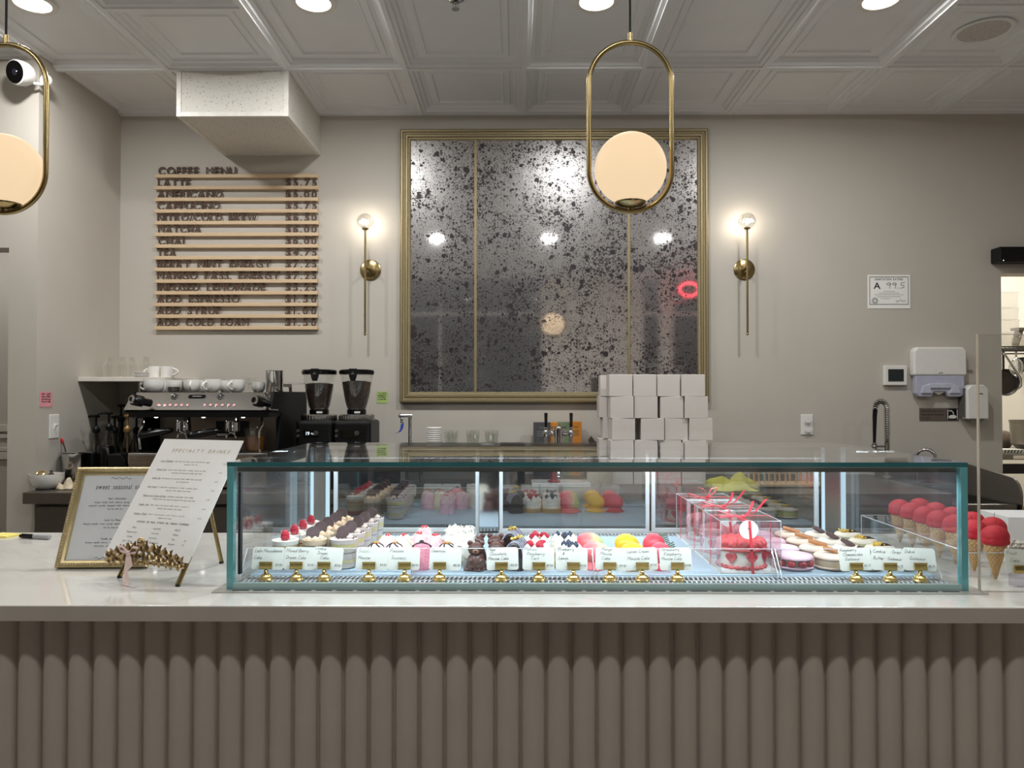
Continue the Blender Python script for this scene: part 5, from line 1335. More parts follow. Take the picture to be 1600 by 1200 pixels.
# ------------------------------------------------------------------ price cards on brass stands
TAGS = [(415.5, 417.5, ['Cafe Macadamia', 'Cake', '$7.50'], 'Cafe Macadamia Cake'), (463, 467.5, ['Mixed Berry', 'Dream Cake', '$7.50'], 'Mixed Berry Dream Cake'),
        (506.5, 511, ['Cookie', '  Dream', '    Cake', '$7.50'], 'Cookie Dream Cake'), (576.5, 580.5, ['Sicili', 'Mousse', '    $9.50'], 'Sicili Mousse'),
        (632, 630.5, ['Passion', ' Success', '     $10.50'], 'Passion Success'), (687, 695.5, ['Dearmon', '', '   $10.50'], 'Dearmon'),
        (783.5, 785, ['Mega', ' Chocolate', 'Mousse Cake', '    $8.50'], 'Mega Chocolate Mousse Cake'), (842, 841.5, ['Patissi', '  Raspberry', '    Tart', '      $7.50'], 'Raspberry Tart'),
        (896, 893.5, ['Blueberry', '   &', ' Lemon', '      $7.50'], 'Blueberry & Lemon'), (952.6, 956, ['   Mango', '  Mousse', '   Cake', '    $9.95'], 'Mango Mousse Cake'),
        (1003.7, 1003, ['Lemon Cream', 'Mousse Cake', '       $9.95'], 'Lemon Cream Mousse Cake'), (1058.6, 1056.5, ['Strawberry', '  Raspberry', 'Mousse Cake', '      $9.95'], 'Strawberry Raspberry Mousse Cake'),
        (1338, 1338, ['Raspberry', '  Cheesecake', '   Gateaux', '        $6.75'], 'Raspberry Cheesecake Gateaux'), (1391, 1389, ['Cookie    Oreo', 'Butter   Gateaux', '     $6.75'], 'Cookie Butter and Oreo Gateaux'),
        (1438, 1439, ['Dubai', '   Gateaux', '', '        $6.75'], 'Dubai Gateaux')]
TAGP = M('warm_white_card', (236, 236, 226), 0.6, var=.02)
def tagcard(parent, dx, z0, w, h, lines, roll, y=0.0):
    rr = [(-w / 2 + .004, -h / 2), (w / 2 - .004, -h / 2), (w / 2, -h / 2 + .004), (w / 2, h / 2 - .006), (w / 2 - .005, h / 2), (-w / 2 + .005, h / 2), (-w / 2, h / 2 - .006), (-w / 2, -h / 2 + .004)]
    m = Matrix.Translation((dx, y, z0)) @ Matrix.Rotation(radians(-14), 4, 'X') @ Matrix.Translation((0, 0, h / 2)) @ Matrix.Rotation(roll, 4, 'Y')
    c = MB().prism(rr, -.0006, .0006, 'y', m).build('card', TAGP, parent, smooth=0)
    mb = MB(); body = [s for s in lines if s.strip() and '$' not in s]; price = [s.strip() for s in lines if '$' in s]
    lh = h * .60 / max(2, len(body)); cap = min(.0090, lh * .70)
    for k, s in enumerate(body):
        f = m @ facing((-w * .45, -.0009, h / 2 - lh * (k + .90) + .002))
        handwrite(mb, s, f, cap, .00062, width=min(w * .88, len(s) * cap * .60))
    for s in price: handwrite(mb, s, m @ facing((w * .25, -.0009, -h * .34)), .0062, .0006, width=w * .21)
    mb.build('handwriting', INK, c, smooth=0)
    return c
def brass_stand(t2, block=False):
    MB().lathe([(.001, 0), (.0185, 0), (.0190, .003), (.0175, .006), (.014, .0075), (.0145, .011), (.0125, .014), (.006, .017), (.0045, .021), (.0065, .024), (.0045, .026), (.003, .033), (.001, .033)], n=28).build('stand', BRASSP, t2)
    MB().prism([(-.004, .030), (.004, .030), (.0055, .034), (.0022, .044), (.003, .047), (.0015, .0475), (-.0015, .0475), (-.003, .047), (-.0022, .044), (-.0055, .034)], -.0165, .0165, 'x').cyl((-.0175, -.0015, .0468), (.0175, -.0015, .0468), .0020, n=8).build('clip', BRASSP, t2, smooth=40)
for i, (sp_, cp, lines, nm) in enumerate(TAGS):
    Y = 1.994
    s = Y / FPX
    t2 = thing('price_tag', 'white handwritten card for %s in a brass stand' % nm, 'price card', (PX(sp_, Y, 900), Y, DECK - .0034), 0, 'handwritten price cards in the case')
    tagcard(t2, (cp - sp_) * s, .0275, .084 if i not in (2,) else .080, .0585, lines, radians(random.uniform(-2.5, 4)), .0 if i % 2 else -.0002)
    brass_stand(t2)

# ------------------------------------------------------------------ dessert cups, three rows
JAM = M('berry_jam', (150, 26, 34), .25, var=.2); SPG = M('vanilla_sponge', (218, 186, 138), .8, var=.12, scale=120, bump=.4)
MOU = M('coffee_mousse', (152, 130, 104), .7, var=.1, scale=120); PEACH = M('peach_cream', (236, 204, 170), .5, var=.06, scale=60)
PINKC = M('pale_pink_cream', (226, 206, 196), .5, var=.06, scale=60); YSP = M('yellow_sponge', (226, 204, 140), .8, var=.1, scale=130, bump=.4)
CRUMB = M('cookie_crumbs', (70, 54, 48), .8, var=.4, scale=200)
DISCM = M('dark_cookie', (82, 60, 60), .55, var=.2, scale=200, bump=.3)
def layered(t2, r0, r1, h, layers, rim):
    MB().lathe([(.001, 0), (r0, 0), (r1, h), (r1 - .0012, h), (r0 - .0012, .002), (.001, .002)], n=36).build('cup', ACRYL, t2)
    rr = lambda z: r0 + (r1 - r0) * z / h - .0018
    for nm, z0, z1, m in layers:
        MB().lathe([(.001, z0), (rr(z0), z0), (rr(z1), z1 - .0005), (.001, z1 - .0005)], n=36).build(nm, m, t2)
def rosette(mb, c, r, h, n=8, turns=2):
    prof = [(.001, 0), (r * .8, 0), (r, h * .14), (r * .97, h * .32), (r * .80, h * .55), (r * .55, h * .76), (r * .28, h * .95), (.001, h * 1.1)]
    mb.lathe(prof, c, 30, wave=lambda a, i: 1 + .11 * cos(a * 6 + i * .75))
def puff(mb, c, r, h):
    mb.ball((c[0], c[1], c[2] + h * .42), (r, r, h * .60), 32, 9, None, fn=lambda a, th: 1 + .10 * cos(a * 5 + th * 4) * sin(th))
def berry(mb, c, r=.0105, h=.0135, m=None):
    def f(a, th): return (.86 + .20 * abs(sin(a * 5 + (1.57 if int(th * 6 / pi) % 2 else 0))) ** .6 * abs(sin(th * 6)) ** .6) * (1 - .14 * cos(th))
    mb.ball(c, (r * 1.06, r * 1.06, h), 60, 30, m, fn=f)
def disc(t2, c, r=.0188, tilt=.3, rz=.2):
    m = Matrix.Translation(c) @ Matrix.Rotation(rz, 4, 'Z') @ Matrix.Rotation(pi / 2 - tilt, 4, 'X')
    prof = [(.001, -.0028), (r * .97, -.0028), (r, -.0015), (r, .0015), (r * .97, .003), (r * .86, .003), (r * .84, .0018), (r * .70, .0018), (r * .68, .003), (r * .54, .003), (r * .52, .0018), (r * .38, .0018), (r * .36, .003), (.001, .003)]
    return MB().join(MB().lathe(prof, n=40), m).build('chocolate_disc', DISCM, t2)
cup_h = .090
p1 = thing('berry_dessert_cup', 'raspberry-topped cream and sponge cup, first of its row at the far left', 'dessert cup', (-.654, 2.13, DECK), 0, 'raspberry dessert cups')
layered(p1, .034, .0405, cup_h, [('jam', .003, .020, JAM), ('sponge', .020, .052, SPG), ('jam_layer', .052, .056, JAM), ('sponge_top', .056, .066, SPG), ('cream', .066, .078, CREAM)], 0)
mb = MB(); berry(mb, (.002, -.012, .091), .0115, .0165); mb.build('raspberry', RASP, p1)
mb = MB(); rosette(mb, (.012, .012, .078), .012, .008); mb.build('cream_swirl', CREAM, p1)
p2 = thing('chocolate_disc_cup', 'peach-cream coffee mousse cup with cookie disc, first of the middle row', 'dessert cup', (-.572, 2.13, DECK), 0, 'coffee mousse dessert cups')
layered(p2, .031, .0365, cup_h - .004, [('mousse', .003, .066, MOU), ('peach_cream', .066, .080, PEACH)], 0)
mb = MB()
for k in range(5): rosette(mb, (.018 * cos(k * 1.26), .018 * sin(k * 1.26), .079), .010, .010)
mb.build('cream_swirls', PEACH, p2)
disc(p2, (-.004, -.006, .096), rz=.15)
p3 = thing('cookie_dream_cup', 'striped cream and yellow sponge cup with cookie disc, first of the right row', 'dessert cup', (-.490, 2.13, DECK), 0, 'cookie dream dessert cups')
layered(p3, .0325, .0415, cup_h, [('cream_base', .003, .016, PINKC), ('sponge_base', .016, .026, YSP), ('cream_middle', .026, .044, PINKC), ('crumb_line', .044, .0455, CRUMB), ('cream_upper', .0455, .056, PINKC), ('sponge_upper', .056, .070, YSP), ('cream_top', .070, .082, PINKC)], 0)
mb = MB()
for k in range(26):
    a, r_ = random.uniform(0, 6.28), random.uniform(.004, .034); mb.ball((r_ * cos(a), r_ * sin(a), .083), (random.uniform(.0015, .004), random.uniform(.0015, .004), .0018), 7, 5)
cb = mb.build('crumbs', CRUMB, p3, smooth=0); cb['kind'] = 'stuff'
mb = MB(); rosette(mb, (-.006, .016, .082), .011, .010); rosette(mb, (.016, .004, .082), .010, .009); mb.build('cream_swirls', PINKC, p3)
disc(p3, (-.004, .004, .097), r=.018, rz=-.1)
ordn = ['first', 'second', 'third', 'fourth', 'fifth']
for k in range(1, 4): dup(p1, (-.654, 2.13 + .088 * k, DECK), 0, 'raspberry-topped cream and sponge cup, %s from the front in its row' % ordn[k])
for k in range(1, 5): dup(p2, (-.572, 2.13 + .086 * k, DECK), random.uniform(-.2, .3), 'peach-cream coffee mousse cup with cookie disc, %s from the front in its row' % ordn[k])
for k in range(1, 5): dup(p3, (-.490 + .003 * k, 2.13 + .088 * k, DECK), random.uniform(-.3, .2), 'striped sponge cup with cookie disc, %s from the front in the right row' % ordn[k])

# ------------------------------------------------------------------ small dome cakes
def dome(nm, label, x, y, body, drz, top, group, r=.028, h=.070):
    t2 = thing(nm, label, 'dome cake', (x, y, DECK), random.uniform(0, 3), group)
    MB().lathe([(.001, 0), (r, 0), (r * 1.02, h * .1), (r, h * .45), (r * .93, h * .66), (r * .72, h * .85), (r * .38, h * .97), (.001, h)], n=32).build('cake_body', body, t2)
    mb = MB()
    for k in range(5):
        a = k * 1.26; pts = []
        for j in range(7):
            th = j / 6 * 1.45; zz_ = h * (1 - .42 * (1 - cos(th)) / (1 - cos(1.45))); rr = r * sin(min(th, 1.5)) * .99 + .001
            pts.append((rr * cos(a + .25 * j), rr * sin(a + .25 * j), zz_ + .0005))
        mb.tube(pts, .0022, 6)
    mb.build('drizzle', drz, t2)
    mb = MB()
    for k in range(7):
        a, q = k * .9, .008 * random.uniform(.2, 1.2); mb.ball((q * cos(a), q * sin(a), h + .001), (.0035, .003, .003), 8, 5)
    mb.build('topping', top, t2, smooth=0)
    return t2
WGL = M('white_glaze', (242, 238, 226), .22, coat=.4); PGL = M('pink_glaze', (240, 196, 206), .22, coat=.4); CAR = M('caramel_nuts', (196, 130, 62), .5, var=.35, scale=120); REDB = M('freeze_dried_berry', (206, 46, 62), .6, var=.25, scale=150)
dome('white_dome_cake', 'white glazed dome cake with dark drizzle and caramel, leftmost of the front row', PX(588, 2.12), 2.12, WGL, DCHOC, CAR, 'white dome cakes')
dome('white_dome_cake', 'white glazed dome cake with dark drizzle, second in the front row', PX(617, 2.12), 2.12, WGL, DCHOC, CAR, 'white dome cakes')
dome('white_dome_cake', 'white glazed dome cake with caramel top right of the pink roll cake', PX(699, 2.12), 2.12, WGL, DCHOC, CAR, 'white dome cakes')
for px, Y, k in ((606, 2.22, 'leftmost of the pink ones'), (632, 2.22, 'second of the pink ones'), (656, 2.25, 'third of the pink ones'), (681, 2.22, 'rightmost of the pink ones'), (664, 2.36, 'behind all the others')):
    dome('pink_dome_cake', 'pink glazed dome cake with red berry bits, ' + k, PX(px, Y), Y, PGL if px != 632 else M('ivory_glaze', (240, 226, 196), .25, coat=.3), WGL, REDB, 'pink dome cakes', h=.074)
t2 = thing('pink_roll_cake', 'pink grainy roll cake with dark bow between the dome cakes', 'roll cake', (PX(660, 2.115), 2.115, DECK))
MB().lathe([(.001, 0), (.026, 0), (.0285, .006), (.0285, .052), (.022, .068), (.010, .074), (.001, .075)], n=32).build('cake_body', M('pink_sugar', (236, 140, 156), .7, var=.25, scale=260, bump=.8, bscale=300), t2)
MB().tube([(-.026, -.004, .062), (-.015, -.01, .070), (0, -.012, .076), (.015, -.01, .070), (.026, -.004, .062)], .003, 8).ball((0, -.011, .078), (.007, .004, .004), 10, 6).build('bow', DCHOC, t2)
# coconut curl cake
t2 = thing('coconut_cake', 'tall white cake covered in coconut curls left of the chocolate bears', 'cake', (-.168, 2.19, DECK))
MB().lathe([(.001, 0), (.042, 0), (.044, .01), (.044, .078), (.036, .088), (.001, .09)], n=32).build('cake_body', CREAM, t2)
mb = MB()
for k in range(230):
    a = random.uniform(0, 6.28); top_ = random.random() < .5
    if top_: r_ = .042 * sqrt(random.random()); c = Vector((r_ * cos(a), r_ * sin(a), .089 + random.uniform(0, .012)))
    else: c = Vector((.045 * cos(a), .045 * sin(a), random.uniform(.004, .088)))
    d = Vector((random.uniform(-1, 1), random.uniform(-1, 1), random.uniform(-1, 1))).normalized() * random.uniform(.005, .010)
    e = Vector((random.uniform(-1, 1), random.uniform(-1, 1), random.uniform(-.2, 1))) * .004
    mb.strip([c - d, c + e, c + d], .0045, .0012, (random.uniform(-1, 1), random.uniform(-1, 1), random.uniform(-1, 1)))
q = mb.build('coconut_curls', M('coconut', (244, 242, 232), .6, var=.03), t2); q['kind'] = 'stuff'
# chocolate bears
def bear(label, x, y, base):
    t2 = thing('chocolate_bear_cake', label, 'bear cake', (x, y, DECK), random.uniform(-.15, .15), 'chocolate bear mousse cakes')
    mb = MB().lathe([(.001, 0), (.027, 0), (.0285, .006), (.026, .022), (.022, .036), (.012, .046), (.001, .048)], n=28)
    mb.ball((-.013, -.020, .028), (.007, .010, .008), 12, 8).ball((.013, -.020, .028), (.007, .010, .008), 12, 8).ball((-.012, -.024, .007), (.009, .010, .008), 12, 8).ball((.012, -.024, .007), (.009, .010, .008), 12, 8)
    mb.build('bear_body', CHOC, t2)
    h = MB().ball((0, -.002, .056), (.0225, .020, .019), 24, 14).build('head', CHOC, t2)
    for s_ in (-1, 1):
        e = MB().ball((s_ * .0165, .0, .072), (.0078, .005, .0078), 14, 10).build('ear', CHOC, h)
        MB().ball((s_ * .008, -.0195, .060), (.002, .0015, .0022), 8, 6).build('eye', DCHOC, h)
    MB().ball((0, -.020, .052), (.010, .006, .0075), 16, 10).build('muzzle', mm('light_chocolate', (150, 104, 84), .4), h)
    MB().ball((0, -.0258, .054), (.0035, .002, .0025), 8, 6).build('nose', DCHOC, h)
    if base: MB().lathe([(.001, 0), (.034, 0), (.036, .003), (.030, .007), (.001, .007)], n=40, wave=lambda a, i: 1 + .08 * cos(a * 5)).build('chocolate_puddle', CHOC, t2)
bear('front left chocolate bear mousse cake beside the Mega Chocolate card', PX(744, 2.11), 2.11, True)
bear('front right chocolate bear mousse cake partly behind the Mega Chocolate card', PX(775, 2.11), 2.12, True)
bear('rear left chocolate bear mousse cake next to the coconut cake', PX(745, 2.21), 2.22, False)
bear('rear right chocolate bear mousse cake next to the striped chocolate cake', PX(774, 2.21), 2.22, False)
# striped chocolate cakes with gold leaf
def striped(label, x, y):
    t2 = thing('striped_chocolate_cake', label, 'chocolate cake', (x, y, DECK), radians(-12), 'striped chocolate cakes')
    N = 26; L = .10; mb = MB(); vs = []; fs = []; K = 12
    for i in range(N + 1):
        w = .024 + .0022 * (1 if (i // 2) % 2 else -1)
        for k in range(K):
            a = pi * k / (K - 1); vs.append((w * cos(a), -L / 2 + L * i / N, (.074 + .003 * (1 if (i // 2) % 2 else -1)) * sin(a) ** .55))
    for i in range(N):
        for k in range(K - 1): fs.append((i * K + k, i * K + k + 1, (i + 1) * K + k + 1, (i + 1) * K + k))
    fs += [tuple(range(K)), tuple(N * K + k for k in range(K - 1, -1, -1))]
    mb.add(vs, fs).build('cake_body', DCHOC, t2, smooth=40)
    mb = MB()
    for k in range(6):
        y = -L / 2 + L * (k + .5) / 6; pts = [(.0275 * cos(a), y, .078 * sin(a) ** .55) for a in [pi * (j + 1) / 10 for j in range(9)]]
        mb.tube(pts, .0016, 6)
    mb.build('pale_stripes', M('lilac_stripe', (176, 170, 186), .4), t2)
    mb = MB()
    for k in range(12): mb.ball((random.uniform(-.012, .014), random.uniform(-.03, .02), .079 + random.uniform(0, .008)), (random.uniform(.003, .007), random.uniform(.003, .007), .0025), 7, 5, Matrix.Rotation(random.uniform(-1, 1), 3, 'X'))
    mb.build('gold_leaf', mm('gold_leaf', (226, 190, 96), .35, .6), t2, smooth=0)
striped('front striped dark chocolate cake with gold leaf, partly behind a card', PX(808, 2.13), 2.135)
striped('rear striped dark chocolate cake with gold leaf', PX(802, 2.27), 2.275)
# tarts
CRUST = M('tart_crust', (206, 164, 106), .7, var=.15, scale=90, bump=.3)
def tart(nm, label, x, y, fruit, fm, grp, rz):
    t2 = thing(nm, label, 'tart', (x, y, DECK), rz, grp)
    MB().lathe([(.001, 0), (.040, 0), (.045, .018), (.042, .018), (.040, .014), (.001, .014)], n=60, wave=lambda a, i: 1 + .018 * cos(a * 20)).build('crust', CRUST, t2)
    MB().lathe([(.001, .013), (.039, .014), (.038, .040), (.030, .046), (.001, .046)], n=36).build('filling', CREAM, t2)
    mb = MB()
    for k in range(6): rosette(mb, (.026 * cos(k * 1.047), .026 * sin(k * 1.047), .044), .0135, .022)
    mb.build('cream_dollops', CREAM, t2)
    for c in ((.004, -.020, .064), (-.016, .006, .066), (.018, .014, .064), (.012, -.004, .060), (-.008, -.010, .062))[:3 if fruit == 'raspberry' else 5]:
        b = MB()
        if fruit == 'raspberry': berry(b, c, .009, .016, Matrix.Rotation(1.2, 3, 'Y') @ Matrix.Rotation(random.uniform(0, 2), 3, 'X'))
        else: b.ball(c, .0085, 16, 10).lathe([(.002, 0), (.0035, .002), (.002, .0024)], (c[0], c[1], c[2] + .0078), 10)
        b.build(fruit, fm, t2)
BLUE = M('blueberry_skin', (44, 54, 78), .5, var=.25, scale=100)
tart('raspberry_tart', 'front raspberry cream tart behind its card', PX(838, 2.13), 2.13, 'raspberry', RASP, 'raspberry tarts', .3)
tart('raspberry_tart', 'rear raspberry cream tart near the air vents', PX(840, 2.27), 2.27, 'raspberry', RASP, 'raspberry tarts', 1.3)
tart('blueberry_tart', 'front blueberry cream tart behind its card', PX(889, 2.13), 2.135, 'blueberry', BLUE, 'blueberry tarts', .9)
tart('blueberry_tart', 'rear blueberry cream tart near the air vents', PX(882, 2.27), 2.275, 'blueberry', BLUE, 'blueberry tarts', 2.0)
# glazed fruit mousse cakes
mgt = NT('mango_glaze'); mgb = mgt.n('BsdfPrincipled'); sx_ = mgt.n('SeparateXYZ'); tc = mgt.t.nodes.new('ShaderNodeTexCoord'); mgt.l(tc.outputs['Generated'], sx_.inputs[0])
mgt.l(mgt.ramp(mgt.math('ADD', sx_.outputs[0], mgt.math('MULTIPLY', mgt.math('SUBTRACT', mgt.noise(mgt.coords(), 30, 2), .5), .3)), [(0.1, lin((228, 70, 92))), (.45, lin((238, 134, 130))), (.66, lin((236, 206, 150))), (.85, lin((176, 200, 120)))]), mgb.inputs['Base Color'])
mgb.inputs['Roughness'].default_value = .38; mgb.inputs['Coat Weight'].default_value = .12; mgt.surf(mgb.outputs[0])
LEM = M('lemon_glaze', (246, 190, 34), .4, var=.06, coat=.1); STR = M('strawberry_glaze', (222, 64, 84), .42, var=.18, scale=220, coat=.1, bump=.25, bscale=260)
SAUCE = M('red_sauce', (206, 40, 60), .2, coat=.3); PSAUCE = M('pink_glaze_drip', (232, 110, 116), .25, coat=.3); YSAUCE = M('yellow_sauce', (240, 186, 60), .25, coat=.3)
def fruit(nm, label, x, y, glaze, sauce, shape, grp, leaf=False):
    t2 = thing(nm, label, 'fruit mousse cake', (x, y, DECK), 0, grp)
    rx_, ry_, rz_ = shape; zc_ = .072 - rz_
    def f(a, th): return 1 + .06 * cos(a)
    MB().ball((0, 0, zc_), shape, 36, 22, Matrix.Rotation(radians(12), 3, 'Y'), fn=f).build('glazed_body', glaze, t2)
    MB().lathe([(.001, 0), (rx_ * 1.05, 0), (rx_ * 1.08, .003), (rx_ * .9, .007), (rx_ * .6, .02), (rx_ * .5, .034), (.001, .036)], n=40, wave=lambda a, i: 1 + .10 * cos(a * 4 + .5) * (i < 4)).build('sauce_drip', sauce, t2)
    if leaf:
        lf = MB()
        for k in range(6):
            a = -.7 + k * .32; c = Vector((rx_ * .62 + .004 * k, -.006 + .004 * k, zc_ + rz_ * .78 - .005 * k))
            d = Vector((.012, .004 * (k - 3), .010 - .002 * k)); lf.strip([c, c + d * .6, c + d * 1.2], .006, .001, (0, 1, .3))
        lf.build('leaves', GREENL, t2)
for k, (px, Y) in enumerate(((930, 2.135), (920, 2.275))): fruit('mango_mousse_cake', ('front' if k == 0 else 'rear') + ' mango-shaped cake fading from pink to green', PX(px, Y), Y, mgt.m, PSAUCE, (.042, .034, .032), 'mango mousse cakes')
for k, (px, Y) in enumerate(((988, 2.125), (978, 2.255))): fruit('lemon_mousse_cake', ('front' if k == 0 else 'rear') + ' bright yellow lemon-shaped mousse cake', PX(px, Y), Y, LEM, YSAUCE, (.037, .032, .031), 'lemon mousse cakes')
for k, (px, Y) in enumerate(((1030, 2.125), (1020, 2.265))): fruit('strawberry_mousse_cake', ('front' if k == 0 else 'rear') + ' red strawberry-shaped mousse cake with green leaves', PX(px, Y), Y, STR, SAUCE, (.033, .031, .033), 'strawberry mousse cakes', True)

# ------------------------------------------------------------------ boxed cakes with ribbons
RIB = M('coral_red_ribbon', (222, 58, 72), .35, var=.06, coat=.2)
def heart(mb, m, s):
    pts = []
    for k in range(24):
        a = 2 * pi * k / 24; pts.append((s * .062 * 16 * sin(a) ** 3, s * .062 * (13 * cos(a) - 5 * cos(2 * a) - 2 * cos(3 * a) - cos(4 * a))))
    mb.prism(pts, -.005, .005, 'y', m)
BW, BD, BH = .163, .180, .143
def cakebox(label, y, cream, body, bow, tall, grp='ribboned cake boxes'):
    t2 = thing('cake_gift_box', label, 'boxed cake', (.5495 + BW / 2, y + BD / 2, DECK), 0, grp)
    w, d = BW / 2, BD / 2; k = .0008
    mb = MB().box(-w, w, -d, -d + k, .004, BH).box(-w, w, d - k, d, .004, BH).box(-w, -w + k, -d, d, .004, BH).box(w - k, w, -d, d, .004, BH).box(-w, w, -d, d, BH - k, BH)
    mb.build('clear_cover', ACRYL, t2, smooth=0)
    e = MB()
    for x in (-w, w):
        for y_ in (-d, d): e.cyl((x, y_, .004), (x, y_, BH), .0008, n=5)
    for z in (.035, BH):
        if z > .1:
            e.tube([(-w, -d, z), (w, -d, z), (w, d, z), (-w, d, z)], .0009, 5, closed=True)
    e.build('fold_edges', AEDGE, t2)
    MB().box(-w - .001, w + .001, -d - .001, d + .001, 0, .004).build('base_board', PAPER, t2, smooth=0)
    MB().lathe([(.001, .004), (.060, .004), (.061, .008), (.061, .060), (.056, .066), (.001, .066)], n=48).build('cake', body, t2)
    mb = MB()
    for k_ in range(14):
        a = 2 * pi * k_ / 14; puff(mb, (.054 * cos(a), .054 * sin(a), .060), .0155, .024)
    for k_ in range(7):
        a = 2 * pi * k_ / 7; puff(mb, (.026 * cos(a), .026 * sin(a), .066), .0145, .020)
    puff(mb, (0, 0, .066), .013, .020)
    mb.lathe([(.055, .056), (.066, .052), (.069, .057), (.064, .064), (.055, .066)], n=96, wave=lambda a, i: 1 + .02 * cos(a * 24), closed=True)
    mb.build('piped_top', cream, t2)
    mb = MB()
    for k_ in range(22):
        a = 2 * pi * k_ / 22; puff(mb, (.062 * cos(a), .062 * sin(a), .004), .0085, .010)
    mb.build('piped_base', cream, t2)
    mb = MB()
    for k_ in range(7):
        a = 2 * pi * (k_ + .45) / 7
        heart(mb, Matrix.Translation((.0625 * cos(a), .0625 * sin(a), .036)) @ Matrix.Rotation(a + pi / 2, 4, 'Z'), .0155)
    mb.build('piped_hearts', M('hearts_' + label[:6], (206, 62, 76), .5), t2, smooth=30)
    xr = .005
    mb = MB().strip([(xr, -d - .0015, .001), (xr - .004, -d - .0015, BH * .5), (xr - .009, -d - .0015, BH + .001), (xr - .030, 0, BH + .0015), (xr - .045, d + .0015, BH + .001), (xr - .045, d + .0015, .001)], .0075, .0008)
    mb.strip([(-w - .0015, .02, .001), (-w - .0015, .01, BH + .0015), (xr - .025, -.01, BH + .003), (w + .0015, .0, BH + .0015), (w + .0015, .0, .001)], .0055, .0008, (0, 1, 0))
    mb.build('ribbon', RIB, t2)
    kx, ky, kz = xr - .012, -.045, BH + .004
    mb = MB().ball((kx, ky, kz + .002), (.007, .006, .005), 10, 7)
    if bow:
        for s_ in (-1, 1):
            mb.strip([(kx + s_ * .001, ky, kz), (kx + s_ * .024, ky - .006, kz + .022), (kx + s_ * .030, ky, kz + .034), (kx + s_ * .012, ky + .006, kz + .028), (kx, ky, kz + .003)], .008, .0008, (0, 1, .2))
            mb.strip([(kx, ky, kz), (kx + s_ * .030, ky - .012, kz + .006), (kx + s_ * .052, ky - .022, kz + .002)], .008, .0008, (0, 1, 0))
    else:
        mb.strip([(kx, ky, kz), (kx + .018, ky - .002, kz + .018), (kx + .026, ky - .004, kz + .044)], .0075, .0008, (1, 0, .2))
        mb.strip([(kx, ky, kz), (kx + .032, ky - .002, kz + .014), (kx + .062, ky - .004, kz + .050)], .0075, .0008, (1, 0, .2))
        mb.strip([(kx, ky, kz), (kx - .03, ky - .004, kz + .004), (kx - .068, ky - .01, kz + .001), (kx - .074, ky - .012, kz + .012)], .008, .0008, (0, 1, .3))
    mb.build('bow', RIB, t2)
    s_ = MB().lathe([(.001, 0), (.0255, 0), (.0255, .0006), (.001, .0006)], (-.006, -d - .0008, BH - .023), 36, Matrix.Rotation(pi / 2, 3, 'X')).build('round_sticker', PAPER, t2)
    mb = MB(); handwrite(mb, 'Love' if False else 'luv', facing((-.010, -d - .0018, BH - .022)), .007, .0008); mb.build('script_mark', INK, s_, smooth=0)
CORAL = M('coral_buttercream', (226, 84, 88), .5, var=.1, scale=60, sss=.05); PINKB = M('pink_buttercream', (236, 150, 158), .5, var=.1, scale=60); PEB = M('rose_buttercream', (222, 112, 120), .5, var=.1, scale=60)
cakebox('front clear gift box with coral-topped white heart cake and upright ribbon tails', 2.055, CORAL, CREAM, False, True)
cakebox('middle clear gift box with pink-topped cake tied by a ribbon bow', 2.250, PINKB, CREAM, False, True)
cakebox('rearmost clear gift box with rose-topped cake and looped ribbon bow', 2.445, PEB, CREAM, True, True)

